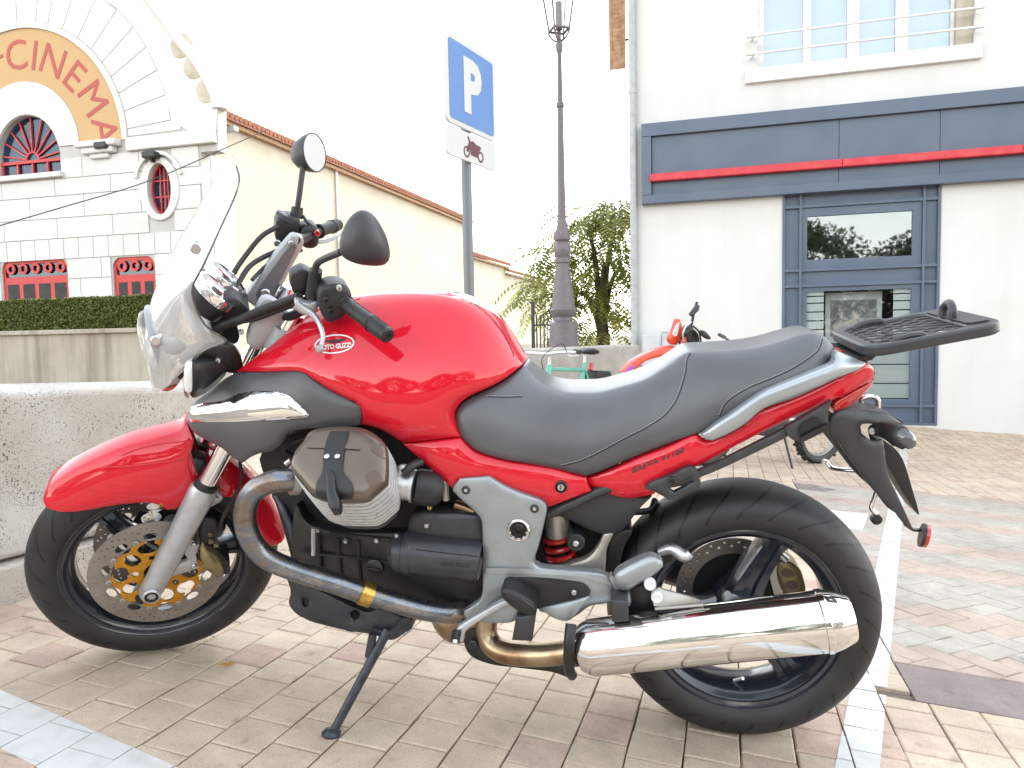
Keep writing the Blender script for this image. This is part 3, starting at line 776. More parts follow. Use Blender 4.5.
B('pane', ui0-.01, ui1+.01, W(860, 399.5)[1], W(860, 289.5)[1], .045, .052, 'glass_clear', l2)
zb = [W(860, y)[1] for y in (399, 384, 365, 345, 337, 329, 320, 311, 302, 295, 289.5)]
umid0, umid1 = W(828, 320)[0], W(886, 320)[0]
for k in range(len(zb)-1):
    segs = [(ui0-.005, ui1+.005)] if k < 3 else [(ui0-.005, umid0-.05), (umid1+.10, ui1+.005)]
    for a_, b_ in segs: B('frosted_band', a_, b_, zb[k]+.012, zb[k+1]-.004, .058, .061, 'frost_grey' if k < 3 else 'frost_white', l2)
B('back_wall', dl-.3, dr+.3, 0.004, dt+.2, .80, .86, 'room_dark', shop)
B('poster_frame', umid0, umid1, W(860, 343)[1], W(860, 291)[1], .26, .29, 'frost_white', door_o)
B('poster', umid0+.07, umid1-.07, W(860, 336)[1], W(860, 299)[1], .25, .259, 'poster_dark', door_o)
# first floor window
win = slab('window', RC(wl_+.002, wr_-.002, wz+.002, wz+1.748), 'window_white', shop, .14, .06, [RC(wl_+.09, W(808, 40)[0]-.05, wz+.12, wz+1.66)] + [RC(a_, b_, wz+.12, wz+1.66) for a_, b_ in ((W(812, 30)[0], W(849, 30)[0]), (W(861, 30)[0], W(898, 30)[0]), (W(911, 20)[0], wr_-.24))])
B('pane', wl_+.02, wr_-.02, wz+.06, wz+1.7, .172, .178, 'glass_sky', win)
B('curtain', wl_+.02, wr_-.02, wz+.06, wz+1.7, .24, .25, 'curtain_sky_tint', win)  # its blue tone stands in for sky reflected in the panes
B('jamb', wr_-.2, wr_-.004, wz+.004, wz+1.745, .06, .139, 'retaining_beige', win)
sl, sr = W(745.5, 75, .07)[0], W(983, 50, .07)[0]
B('sill', sl, sr, W(860, 70.5, .07)[1], W(860, 56, .07)[1], -.07, .13, 'window_white', win, .006)
for yy in (21.5, 40.0):
    z = W(860, yy+1, .16)[1]; a_, b_ = W(752, 30, .16)[0], W(978, 20, .16)[0]
    MB().tube([(a_, -.002, z), (a_+.03, -.12, z), (a_+.12, -.16, z), (b_-.12, -.16, z), (b_-.03, -.12, z), (b_, -.002, z)], .016, 10, smooth_n=4).build('railing', 'window_white', win)
# downpipe at the corner
pu = W(633.5, 200, .06)[0]
dp = MB().tube([(pu, -.06, -.3), (pu, -.06, zT)], .055, 16).build('downpipe', 'pipe_grey', shop)
for py in (93, 259, 331): MB().tube([(pu, -.06, W(633, py)[1]-.03), (pu, -.06, W(633, py)[1]+.03)], .062, 16).build('pipe_bracket', 'pipe_grey', dp)
# louvred shutter standing open on the side wall
su0, su1 = W(609, 35, -.3)[0], W(625.5, 35, -.3)[0]; sz = W(618, 69, -.3)[1]
sh = B('shutter', su0, su0+.05, sz, sz+1.9, .28, .32, 'shutter_wood', shop, .004)
B('shutter_frame', su1-.05, su1, sz, sz+1.9, .28, .32, 'shutter_wood', sh, .004)
for z in (sz, sz+1.82): B('shutter_frame', su0+.051, su1-.051, z, z+.08, .28, .32, 'shutter_wood', sh)
for k in range(26): B('slat', su0+.051, su1-.051, sz+.082+k*.0665, sz+.146+k*.0665, .285, .312, 'shutter_wood', sh)
B('hinge_arm', su1, uL+.01, sz+.4, sz+.43, .29, .31, 'iron_dark', sh)

# grey service cabinet against the shop wall
cab = empty('service_cabinet', MW @ Matrix.Translation((W(645, 380)[0], -.4, -.25)))
tag(cab, 'pale grey service cabinet against the shop wall beside the downpipe', 'cabinet')
cw = W(664, 350, .4)[0]-W(645, 350, .4)[0]; chh = W(655, 335, .4)[1]+.25
B('body', 0, cw, 0, chh, 0, .3, 'cabinet_grey', cab, .01); B('door_panel', .02, cw-.02, .1, chh-.06, -.012, -.001, 'cabinet_grey', cab, .004)
B('side_unit', cw+.002, cw+.11, 0, chh+.03, .03, .3, 'cabinet_grey', cab, .01); B('lid', cw-.02, cw+.13, chh+.031, chh+.055, .02, .31, 'cabinet_grey', cab)

# ---------------------------------------------------------------- cinema
_o = at_depth(100, 372, 22.0); _d = ray(-2300, 372); _d = -Vector((_d.x, _d.y, 0)) if _d.dot(CR) < 0 else _d
MC = wall_frame(_o, _d); CP = Plane(MC, N=(0, -1, 0))
def Cn(px, py, off=0.0): q = CP.unp(px, py, off); return q.x, q.y
cin = empty('cinema', MC); tag(cin, 'white cinema facade with arched lettering band and red-framed windows', 'building')
uc, zc = Cn(25, 150); Ro = Cn(25, 28)[1]-zc; Ri = Cn(25, 81)[1]-zc
ug = Cn(200, 150)[0]
gab = [Cn(*p) for p in ((217, 108), (216, 98), (210, 84), (196, 60), (176, 36), (150, 0), (118, -36), (80, -62), (25, -78))]
right = [(ug, -3), (ug, Cn(200, 152)[1]), (Cn(217, 150)[0], Cn(217, 150)[1])] + gab
left = [(2*uc-u, z) for u, z in right[::-1]][1:]
def arc(c, r, a0, a1, n, sx=1): return [(c[0]+sx*r*math.cos(a0+(a1-a0)*i/n), c[1]+r*math.sin(a0+(a1-a0)*i/n)) for i in range(n+1)]
fz = Cn(28, 175)[1]; fr_ = Cn(28, 115)[1]-fz; fw_ = Cn(60, 165)[0]-Cn(28, 165)[0]; fc = Cn(28, 165)[0]
zsp = Cn(28, 158)[1]
fan = [(fc-fw_, fz), (fc+fw_, fz)] + [(fc+fw_*math.cos(t), zsp+(fz+fr_-zsp)*math.sin(t)) for t in [math.pi*i/20 for i in range(21)]]
ovc = Cn(160, 189); ovu = Cn(172, 189)[0]-ovc[0]; ovz = Cn(160, 163)[1]-ovc[1]
oval = [(ovc[0]+ovu*math.cos(t), ovc[1]+ovz*math.sin(t)) for t in [2*math.pi*i/28 for i in range(28)]]
def rdoor(x0, x1, yt):
    a_, b_ = Cn(x0, 285)[0], Cn(x1, 285)[0]; zt = Cn((x0+x1)/2, yt)[1]; r = .28
    return a_, b_, zt, [(a_, -2.0), (b_, -2.0)] + arc((b_-r, zt-r), r, 0, math.pi/2, 5) + arc((a_+r, zt-r), r, math.pi/2, math.pi, 5)
D1 = rdoor(2, 67.5, 259.5); D2 = rdoor(113, 155, 256.5)
slab('wall', right+left, 'cinema_joint', cin, .03, .4, [fan, oval, D1[3], D2[3]])
B('wall', 2*uc-ug+.1, ug-.1, -3, Cn(200, 150)[1], .6, 1.6, 'cinema_white', cin)
rs = Cn(25, 22)[1]-zc
def ring(name, c, r0, r1, a0, a1, y, t, m, par, n=28, sx=1, bevel=0):
    A_ = arc(c, r1, a0, a1, n, sx); B_ = arc(c, r0, a0, a1, n, sx); return slab(name, A_+B_[::-1], m, par, y, t, bevel=bevel)
ring('lettering_band', (uc, zc), Ri, Ro, 0, math.pi, .0, .05, 'sign_band', cin, 40)
ring('moulding', (uc, zc), Ro+.004, rs, 0, math.pi, -.05, .1, 'cinema_white', cin, 40)
# tympanum inside the band, cut round the fan window
tym = [(uc+Ri-.01, zc-.0)] + arc((uc, zc), Ri-.01, 0, math.pi, 36)[1:]
fan_o = [(fc+(u-fc)*1.02, z) for u, z in fan]
zcut = max(zc, fz)
slab('tympanum', [(uc-Ri+.01, zc+.004), (fc-fw_-.02, zc+.004)] + [p for p in [(fc+(fw_+.02)*math.cos(t), zsp+(fz+fr_-zsp+.02)*math.sin(t)) for t in [math.pi*(1-i/20) for i in range(21)]] if p[1] > zc+.004] + [(fc+fw_+.02, zc+.004), (uc+Ri-.01, zc+.004)] + [p for p in arc((uc, zc), Ri-.01, 0, math.pi, 36) if p[1] > zc+.01], 'cinema_white', cin, -.02, .06)
# radial stones round the arch
tips = [(190, 150), (171, 120), (165, 95), (157, 70), (146, 47), (133, 27), (117, 9), (97, -4), (75, -12), (55, -16), (39, -18), (25, -18)]
an = [math.atan2(Cn(*p)[1]-zc, Cn(*p)[0]-uc) for p in tips]; rd = [math.hypot(Cn(*p)[1]-zc, Cn(*p)[0]-uc) for p in tips]
an[0] = .02; an[-1] = math.pi/2
g = .0035
for i in range(len(an)-1):
    for s in (1, -1):
        r1 = (rd[i]+rd[i+1])/2*1.0
        A_ = [(uc+s*r*math.cos(t), zc+r*math.sin(t)) for r, t in ((rs+.02, an[i]+g), (r1, an[i]+g*.6), (r1, an[i+1]-g*.6), (rs+.02, an[i+1]-g))]
        slab('stone', A_ if s > 0 else A_[::-1], 'cinema_white', cin, .0, .03)
cz_top = zc
# plain gable field beyond the radial stones
outer = [p for p in right[2:]]
infield = [(uc+r*math.cos(t)*1.003, zc+r*math.sin(t)*1.003) for r, t in zip(rd, an)]
slab('gable_field', [(ug, zc+.02), (right[2][0], zc+.02)] + gab + [(uc, infield[-1][1]+.1)] + infield[::-1][1:-1] + [(infield[0][0], zc+.02)], 'cinema_white', cin, -.006, .036)
wall_mat('scroll_stone', (0.56, 0.52, 0.45), (0.40, 0.33, 0.24), 2.2)
# rolled coping along the gable with broken tiles
cop = MB().tube([(p[0], .12, p[1]) for p in gab], .22, 10, smooth_n=4).build('coping', 'cinema_white', cin)
for (x, y) in ((181, 46), (194, 67), (206.5, 91)):
    u, z = Cn(x, y); MB().lathe([(-.02, .01), (-.02, .33), (.02, .37), (.36, .37), (.36, .01)], (u, .0, z), (0, 1, 0), 20).build('scroll_stone', 'scroll_stone', cop, ang=35)
B('cornice', uc+rs+.01, right[2][0], Cn(130, 152)[1]+.005, zc+.012, -.14, .03, 'cinema_white', cin, .03)
# ashlar courses below
cz = [Cn(130, y)[1] for y in (152, 172.5, 190, 213, 234)]
holes_px = [fan, oval, D1[3], D2[3]]
def blocked(u0, u1, z0, z1):
    for h in holes_px:
        hu = [p[0] for p in h]; hz = [p[1] for p in h]
        if u0 < max(hu)+.03 and u1 > min(hu)-.03 and z0 < max(hz)-.13 and z1 > min(hz)+.05: return (min(hu)-.035, max(hu)+.035)
    return None
rj = random.Random(5)
def course(z1, z0, offs, wdt):
    u = 2*uc-ug - .2 + offs
    while u < ug:
        a_, b_ = max(u, 2*uc-ug), min(u+wdt, ug); u += wdt
        if b_-a_ < .1: continue
        bl = blocked(a_, b_, z0, z1); parts = [(a_, b_)]
        if bl: parts = [(a_, min(b_, bl[0])), (max(a_, bl[1]), b_)]
        for p, q in parts:
            if q-p > .12: B('stone', p+.010, q-.010, z0+.010, z1-.010, -.01, .031, 'cinema_white', cin, .004)
for k in range(4): course(cz[k], cz[k+1], (k % 2)*1.0+.35, 2.05)
zz = [cz[4], Cn(130, 255.5)[1], Cn(130, 276)[1], Cn(130, 296)[1], Cn(130, 316)[1], Cn(130, 338)[1], -2.6]
for k in range(len(zz)-1): course(zz[k], zz[k+1], (k % 2)*.8, 1.65 if k else .55)
# surround and hood of the oval window
sur = [(ovc[0]+(ovu+.18)*math.cos(t)*1.15, ovc[1]+(ovz+.16)*math.sin(t)) for t in [2*math.pi*i/28 for i in range(28)]]
slab('window_surround', sur, 'cinema_white', cin, -.05, .082, [oval])
ring('hood', (ovc[0], ovc[1]+.25), ovz*.98, ovz*1.12, .15, math.pi-.15, -.09, .13, 'cinema_white', cin, 16)
ow = slab('oval_window', oval, 'glass_blue', cin, .2, .02)
slab('frame', [(ovc[0]+(ovu-.005)*math.cos(t), ovc[1]+(ovz-.005)*math.sin(t)) for t in [2*math.pi*i/28 for i in range(28)]], 'frame_red', ow, .14, .05, [[(ovc[0]+(ovu-.05)*math.cos(t), ovc[1]+(ovz-.05)*math.sin(t)) for t in [2*math.pi*i/28 for i in range(28)]]])
for du in (-.12, .02, .13): B('glazing_bar', ovc[0]+du, ovc[0]+du+.035, ovc[1]-ovz*.86, ovc[1]+ovz*.86, .15, .19, 'frame_red', ow)
for dz in (-.22, .25): B('glazing_bar', ovc[0]-ovu*.9, ovc[0]+ovu*.9, ovc[1]+dz, ovc[1]+dz+.035, .145, .195, 'frame_red', ow)
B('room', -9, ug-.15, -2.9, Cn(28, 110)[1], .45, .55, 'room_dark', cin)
# fan window
fw = slab('fan_window', fan, 'glass_blue', cin, .22, .02)
hub = (fc, Cn(28, 159)[1])
for k in range(9):
    t = math.pi*(k+.5)/9; d = Vector((math.cos(t), 0, math.sin(t))); nrm = Vector((-math.sin(t), 0, math.cos(t)))
    L = 1/math.sqrt((math.cos(t)/fw_)**2+(math.sin(t)/(fz+fr_-hub[1]))**2)
    o = Vector((hub[0], 0, hub[1])); MB().add([o+d*.25+nrm*s*.02+Vector((0, y, 0)) for y in (.17, .215) for s in (-1, 1)] + [o+d*L*.985+nrm*s*.02+Vector((0, y, 0)) for y in (.17, .215) for s in (-1, 1)], [(0, 1, 5, 4), (2, 6, 7, 3), (0, 4, 6, 2), (1, 3, 7, 5), (0, 2, 3, 1), (4, 5, 7, 6)]).build('glazing_bar', 'frame_red', fw, smooth=False)
ring('hub_ring', hub, .22, .27, 0, math.pi, .165, .05, 'frame_red', fw, 12)
B('transom', fc-fw_+.01, fc+fw_-.01, Cn(28, 162)[1], hub[1], .13, .21, 'frame_red', fw)
for k in range(5): B('glazing_bar', fc-fw_+.02+k*(2*fw_-.1)/4, fc-fw_+.08+k*(2*fw_-.1)/4, fz+.01, Cn(28, 162)[1], .15, .21, 'frame_red', fw)
B('sill', fc-fw_-.5, fc+fw_+.15, fz-.16, fz-.004, -.16, .2, 'cinema_white', fw, .02)
# corbel under the band end, and its lamp
cb = MB()
for k, (w_, h0, h1, d_) in enumerate(((.72, -.18, -.004, .3), (.56, -.36, -.182, .22), (.34, -.5, -.362, .14))): cb.box((uc+(Ri+Ro)/2-w_, -d_, zc+h0), (uc+(Ri+Ro)/2+w_, .03, zc+h1))
cb.build('corbel', 'cinema_white', cin, smooth=False, bevel=.04)
for x, y in ((102.5, 146.5), (150.5, 156)):
    u, z = Cn(x, y, .2); fl = MB().box((u-.22, -.33, z-.07), (u+.22, -.06, z+.12)).build('floodlight', 'iron_dark', cin, smooth=False, bevel=.04)
    B('bracket', u-.03, u+.03, z-.16, z-.07, -.2, .0, 'iron_dark', fl)
# red doors and window
for a_, b_, zt, poly in (D1, D2):
    n_ = 4 if b_-a_ > 1.6 else 3
    inner = [(a_+.09, -1.99), (b_-.09, -1.99)] + arc((b_-.3, zt-.33), .22, 0, math.pi/2, 5) + arc((a_+.3, zt-.33), .22, math.pi/2, math.pi, 5)
    dz = zt-.62
    dro = slab('door', [(p[0], p[1]) for p in poly], 'frame_red', cin, .08, .09, [[p for p in inner if p[1] > dz+.1][:0] or [(a_+.09, dz+.1), (b_-.09, dz+.1)] + [p for p in inner if p[1] > dz+.12]])
    slab('pane', [(a_+.06, dz+.05), (b_-.06, dz+.05), (b_-.12, zt-.06), (a_+.12, zt-.06)], 'glass_blue', dro, .13, .01)
    m_ = 5 if n_ == 4 else 3
    for k in range(m_):
        u = a_+.3+(b_-a_-.6)*k/(m_-1); ring('rosette', (u, (dz+.1+zt)/2), .09, .17, 0, 2*math.pi, .07, .03, 'frame_red', dro, 14)
    wpn = (b_-a_-.1)/n_
    for k in range(n_):
        u0 = a_+.1+wpn*k; B('pane', u0+.04, u0+wpn-.12, -1.6, dz-.12, .074, .079, 'room_dark', dro)
# letters on the band
for ch, (x, y) in zip('CINEMA', ((16.5, 55), (34.8, 55.5), (53, 61), (75, 76.5), (93, 98.5), (105, 131))):
    u, z = Cn(x, y); t = math.atan2(z-zc, u-uc); V, Fc = text_shape(ch, 1.28, 0.0)
    zs_ = [v[1] for v in V]; cy = (max(zs_)+min(zs_))/2; rot = t-math.pi/2
    us_ = [v[0] for v in V]; cx = (max(us_)+min(us_))/2
    VV = []
    for yy in (-.012, .0005):
        for a_, b_ in V:
            a2, b2 = (a_-cx)*1.0, (b_-cy)*1.0; VV.append((u+a2*math.cos(rot)-b2*math.sin(rot), yy, z+a2*math.sin(rot)+b2*math.cos(rot)))
    n_ = len(V); ed = {}
    for f in Fc:
        for p, q in zip(f, f[1:]+f[:1]): ed[(p, q)] = 1
    mesh_obj('letter', VV, [f for f in Fc]+[tuple(i+n_ for i in f[::-1]) for f in Fc]+[(q, p, p+n_, q+n_) for p, q in ed if (q, p) not in ed], 'letter_red', cin, smooth=False)
u, z = Cn(0, 57); t = math.atan2(z-zc, u-uc)
MB().box((-.13, -.012, -.045), (.13, .0005, .045), Matrix.Translation((u, 0, z)) @ Matrix.Rotation(math.pi/2-t, 4, 'Y')).build('letter', 'letter_red', cin, smooth=False)

# ---------------------------------------------------------------- cream buildings along the street
_o = at_depth(217, 345, 24.0); _d = -(LOT @ _a)
MK = wall_frame(_o, Vector((_d.x, _d.y, 0))); KP = Plane(MK, N=(0, -1, 0))
def Kn(px, py, off=0.0): q = KP.unp(px, py, off); return q.x, q.y
def cream(u0, u1, zt, label, over=.35):
    M = MK @ Matrix.Translation((u0, 0, -2.4)); e = empty('cream_house', M); tag(e, label, 'building'); w_ = u1-u0; h = zt+2.4
    B('wall', 0, w_, 0, h, 0, 9, 'stucco_cream', e)
    rf = MB().add([(-.3, -over, h-.02), (w_+.2, -over, h-.02), (w_+.2, 4.5, h+1.5), (-.3, 4.5, h+1.5), (-.3, -over, h+.10), (w_+.2, -over, h+.10), (w_+.2, 4.5, h+1.62), (-.3, 4.5, h+1.62)], [(0, 3, 2, 1), (4, 5, 6, 7), (0, 1, 5, 4), (2, 3, 7, 6), (1, 2, 6, 5), (0, 4, 7, 3)]).build('roof', 'terracotta', e, smooth=False)
    tl = MB()
    for k in range(int((w_+.5)/.24)):
        u = -.28+k*.24; tl.tube([(u, -over-.05, h+.12), (u, 4.4, h+1.62)], .105, 7)
    o = tl.build('roof_tiles', 'terracotta', rf); o['kind'] = 'stuff'
    B('eave_board', -.28, w_+.18, h-.16, h-.025, -over+.12, .0, 'shutter_wood', rf)
    return e
zk = Kn(340, 166, .35)[1]
uA, uB_, uC, uD = Kn(217.5, 200)[0], Kn(468, 250)[0], Kn(506, 270)[0], Kn(546, 290)[0]
k1 = cream(uA, uB_, zk, 'long cream rendered house with a tiled eave behind the handlebar')
MB().tube([(Kn(339, 250, .06)[0]-uA, -.06, Kn(339, 283)[1]+2.4-3), (Kn(339, 250, .06)[0]-uA, -.06, zk+2.4)], .06, 10).build('downpipe', 'window_white', k1)
B('wall_lamp', .35, .6, Kn(233, 136)[1]+2.4, Kn(233, 136)[1]+2.55, -.5, -.02, 'pipe_grey', k1)
k2 = cream(uB_+.02, uC, Kn(490, 260, .35)[1], 'lower cream house just right of the sign post')
k3 = cream(uC+.02, uD, Kn(520, 275, .35)[1], 'small pale house end beside the tree')

# overhead cable
P = [at_depth(-60, 243, 15), at_depth(60, 208, 15.5), at_depth(150, 180.5, 16.5), at_depth(230, 146, 18), at_depth(272, 127.5, 19.2)]
tag(MB().tube(P, .012, 6, smooth_n=6).build('overhead_cable', 'cable_black'), 'thin black cable strung across the cinema front to the cream house', 'cable')

# ---------------------------------------------------------------- retaining wall and hedge
_o = at_depth(70, 372, 12.0); MH = wall_frame(_o, _d if False else Vector((MC[0][0], MC[1][0], 0))); HP = Plane(MH, N=(0, -1, 0))
def Hn(px, py, off=0.0): q = HP.unp(px, py, off); return q.x, q.y
hu0, hu1 = Hn(-120, 340)[0], Hn(172, 340)[0]; hz = Hn(70, 334)[1]; hz2 = Hn(70, 329.5)[1]
rw = empty('retaining_wall', MH @ Matrix.Translation((0, 0, -1.2))); tag(rw, 'beige rendered retaining wall with a stone coping under the hedge', 'wall')
B('wall', hu0, hu1, 0, hz+1.2, 0, .35, 'retaining_beige', rw)
u = hu0
while u < hu1: B('coping', u, min(u+1.4, hu1+.05)-.008, hz+1.2, hz2+1.2, -.06, .4, 'retaining_beige', rw, .01); u += 1.4
def hedge_mat():
    m = mat('hedge_leaf', (0.055, 0.085, 0.018), .55, spec=.4)
    n = m.node_tree.nodes; l = m.node_tree.links; b = n['Principled BSDF']
    at = n.new('ShaderNodeAttribute'); at.attribute_name = 'tone'
    cr = n.new('ShaderNodeValToRGB'); l.new(at.outputs['Fac'], cr.inputs[0]); e = cr.color_ramp.elements
    e[0].color = (.050, .070, .012, 1); e[1].color = (.19, .19, .045, 1); q = e.new(.6); q.color = (.10, .125, .024, 1)
    l.new(cr.outputs[0], b.inputs['Base Color'])
    b.inputs['Subsurface Weight'].default_value = 0
hedge_mat()
mat('twig', (0.06, 0.045, 0.03), .9, noise=(30, (.09, .07, .045), .4, .7))
def leaf_mass(name, pts, size, parent, m, nrm=None, seed=1):
    rr = np.random.default_rng(seed); n = len(pts); P = np.array(pts)
    d = rr.normal(size=(n, 3))
    if nrm is not None: d = d*.7 + nrm
    d /= np.linalg.norm(d, axis=1, keepdims=True)
    t = np.cross(d, rr.normal(size=(n, 3))); t /= np.linalg.norm(t, axis=1, keepdims=True); s = np.cross(d, t)
    L = size*rr.uniform(.6, 1.3, (n, 1)); w_ = L*rr.uniform(.4, .6, (n, 1))
    V = np.stack([P-t*L*.5, P+s*w_*.5+d*L*.08, P+t*L*.5, P-s*w_*.5+d*L*.08], 1).reshape(-1, 3)
    me = bpy.data.meshes.new(name); F_ = np.arange(4*n).reshape(-1, 4)
    me.from_pydata(V.tolist(), [], F_.tolist()); at = me.attributes.new('tone', 'FLOAT', 'FACE'); at.data.foreach_set('value', rr.random(n))
    me.materials.append(MATS[m]); o = bpy.data.objects.new(name, me); COL.objects.link(o); o.parent = parent; return o
hd = empty('hedge', MH @ Matrix.Translation((0, 0, hz2))); tag(hd, 'clipped green box hedge on top of the retaining wall', 'hedge')
ht = Hn(70, 298, -.1)[1]-hz2
rr = np.random.default_rng(4); N = 26000
hx0, hx1 = Hn(-40, 310)[0], hu1-.05
uu = rr.uniform(hx0, hx1, N); f = rr.random(N); vv = np.where(f < .75, .06+np.abs(rr.normal(0, .035, N)), rr.uniform(.05, .8, N)); zz_ = np.where(f < .75, rr.uniform(.0, ht, N), ht-np.abs(rr.normal(0, .03, N)))
vv = vv + .025*np.sin(uu*4.1)+.02*np.sin(uu*9+zz_*7); zz_ = zz_ + np.where(f < .75, 0, .015*np.sin(uu*5.0))
leaf_mass('foliage', np.stack([uu, vv, zz_], 1), .05, hd, 'hedge_leaf', np.array([0, -.5, .4]))
B('hedge_core', hx0, hx1, .0, ht-.05, .13, .75, 'twig', hd)

# ---------------------------------------------------------------- concrete blocks
LP = Plane(LOT4 @ Matrix.Identity(4), U=_a, V=(0, 0, 1), N=_b)   # planes along the courses
def Gp(px, py):
    inv = LOT4.inverted(); o = inv @ CC; d = inv.to_3x3() @ ray(px, py); t = -o.z/d.z; return o + d*t
def conc_block(M, L, h, t, label, foot=True):
    e = empty('concrete_block', M); tag(e, label, 'concrete block', 'concrete blocks edging the parking area')
    def blk(x0, x1, y0_, y1_, z0, z1, nm, bev, jit):
        bm = bmesh.new(); bmesh.ops.create_cube(bm, size=1)
        for v in bm.verts: v.co = Vector((x0+(v.co.x+.5)*(x1-x0), y0_+(v.co.y+.5)*(y1_-y0_), z0+(v.co.z+.5)*(z1-z0)))
        bmesh.ops.subdivide_edges(bm, edges=bm.edges[:], cuts=5, use_grid_fill=True)
        for v in bm.verts: v.co += Vector((random.uniform(-jit, jit), random.uniform(-jit, jit), random.uniform(-jit, jit)))
        me = bpy.data.meshes.new(nm); bm.to_mesh(me); bm.free(); me.materials.append(MATS['pitted_concrete']); me.shade_smooth(); me.set_sharp_from_angle(angle=R_(40))
        o = bpy.data.objects.new(nm, me); COL.objects.link(o); o.parent = e
        b_ = o.modifiers.new('bevel', 'BEVEL'); b_.width = bev; b_.segments = 3; b_.limit_method = 'ANGLE'; b_.angle_limit = R_(50); return o
    blk(0, L, .03, t, .135, h, 'block', .02, .0025)
    blk(-.02, L+.02, 0.0, t+.03, -.05, .125, 'plinth', .01, .002)
    return e
g0 = Gp(20, 601); b0 = g0.dot(_b); q = LP.unp(0, 395, b0+.03); print('block height', q, 'b0', b0)
blk_h = q.y
a_end = LP.unp(238, 520, b0)[0]
Mx = LOT4 @ Matrix(((-_a.x, -_b.x, 0, 0), (-_a.y, -_b.y, 0, 0), (0, 0, 1, 0), (0, 0, 0, 1)))   # local x away along the courses, y to the image left
tb = LP.unp(0, 384.6, b0)
conc_block(Mx @ Matrix.Translation((-1.6, -b0, 0)), 1.6-a_end, blk_h, .42, 'pitted grey concrete block behind the front wheel')
P1_, P2_ = at_depth(512, 350, 6.2), at_depth(642.5, 341.5, 8.0); dir_ = P2_-P1_; L2 = Vector((dir_.x, dir_.y)).length
MB2 = wall_frame(Vector((P1_.x, P1_.y, 0)), dir_); q2 = LOT4.inverted() @ P1_; h2 = q2.z
MB2.translation.z = (LOT @ Vector((q2.x, q2.y, 0))).z - .25
conc_block(MB2, L2, P1_.z-MB2.translation.z, .4, 'smooth grey concrete block behind the seat beside the lamp post')
# ---------------------------------------------------------------- parking sign
def ground_z(x, y):
    q = LOT4.inverted() @ Vector((x, y, 0)); n_ = LOT @ Vector((0, 0, 1)); return -(n_.x*x+n_.y*y)/n_.z
pc = at_depth(467.5, 220, 4.16)
sx = at_depth(495, 90, 4.36)-at_depth(446, 75, 3.9); sx = Vector((sx.x, sx.y, 0)); sw_ = .54
MS_ = wall_frame(Vector((pc.x, pc.y, ground_z(pc.x, pc.y))), sx)
sg = empty('parking_sign', MS_); tag(sg, 'blue P parking sign with a motorcycle plate on a grey post', 'sign')
SP = Plane(MS_, N=(0, -1, 0))
def Sn(px, py, off=.05): q = SP.unp(px, py, off); return q.x, q.y
zt1 = Sn(447, 30)[1]; zb1 = Sn(448, 121)[1]
MB().tube([(0, 0, -.1), (0, 0, zt1-.05)], .03, 20).build('post', 'post_grey', sg)
def rrect(u0, u1, z0, z1, r, n=5):
    return arc((u1-r, z1-r), r, 0, math.pi/2, n)+arc((u0+r, z1-r), r, math.pi/2, math.pi, n)+arc((u0+r, z0+r), r, math.pi, 1.5*math.pi, n)+arc((u1-r, z0+r), r, 1.5*math.pi, 2*math.pi, n)
ul, ur_ = Sn(446, 75)[0], Sn(495, 90)[0]
print('sign', ul, ur_, zt1, zb1)
pln = slab('plate', rrect(ul, ur_, zb1, zt1, .035), 'sign_white', sg, -.05, .018, bevel=.004)
slab('blue_field', rrect(ul+.028, ur_-.028, zb1+.028, zt1-.028, .02), 'sign_blue', pln, -.0525, .002)
def write(s, size, u, z, y, m, par, sxx=1.0, bold=0.0, t=.002, nm='lettering'):
    V, Fc = text_shape(s, size, bold, 0, sxx); zs_ = [v[1] for v in V]; us_ = [v[0] for v in V]; cy = (max(zs_)+min(zs_))/2; cx = (max(us_)+min(us_))/2; n_ = len(V)
    VV = [(u+v[0]-cx, yy, z+v[1]-cy) for yy in (y-t, y) for v in V]; ed = {}
    for f in Fc:
        for p, q in zip(f, f[1:]+f[:1]): ed[(p, q)] = 1
    return mesh_obj(nm, VV, list(Fc)+[tuple(i+n_ for i in f[::-1]) for f in Fc]+[(q, p, p+n_, q+n_) for p, q in ed if (q, p) not in ed], m, par, smooth=False)
write('P', .39, (ul+ur_)/2+.005, (zt1+zb1)/2+.005, -.0528, 'sign_white', pln, .92, .020)
z2t, z2b = zb1-.012, Sn(448, 153)[1]
pl2 = slab('motorcycle_plate', rrect(ul+.005, ur_-.005, z2b, z2t, .02), 'sign_white', sg, -.045, .014, bevel=.003)
mu, mz = (ul+ur_)/2+.01, (z2t+z2b)/2
for du in (-.075, .075): ring('pictogram_wheel', (mu+du, mz-.03), .022, .032, 0, 2*math.pi, -.0475, .002, 'pictogram', pl2, 18)
slab('pictogram_body', [(mu-.05, mz+.03), (mu-.062, mz+.058), (mu-.052, mz+.06), (mu-.035, mz+.035), (mu-.005, mz+.042), (mu+.03, mz+.03), (mu+.075, mz+.028), (mu+.08, mz+.018), (mu+.05, mz-.01), (mu+.045, mz-.04), (mu-.03, mz-.04), (mu-.04, mz-.005), (mu-.068, mz-.03), (mu-.078, mz-.026)], 'pictogram', pl2, -.0475, .002)
for z in (zt1-.12, zb1+.06, z2b+.06): B('clamp', -.045, .045, z, z+.03, -.031, .036, 'pipe_grey', sg, .003)

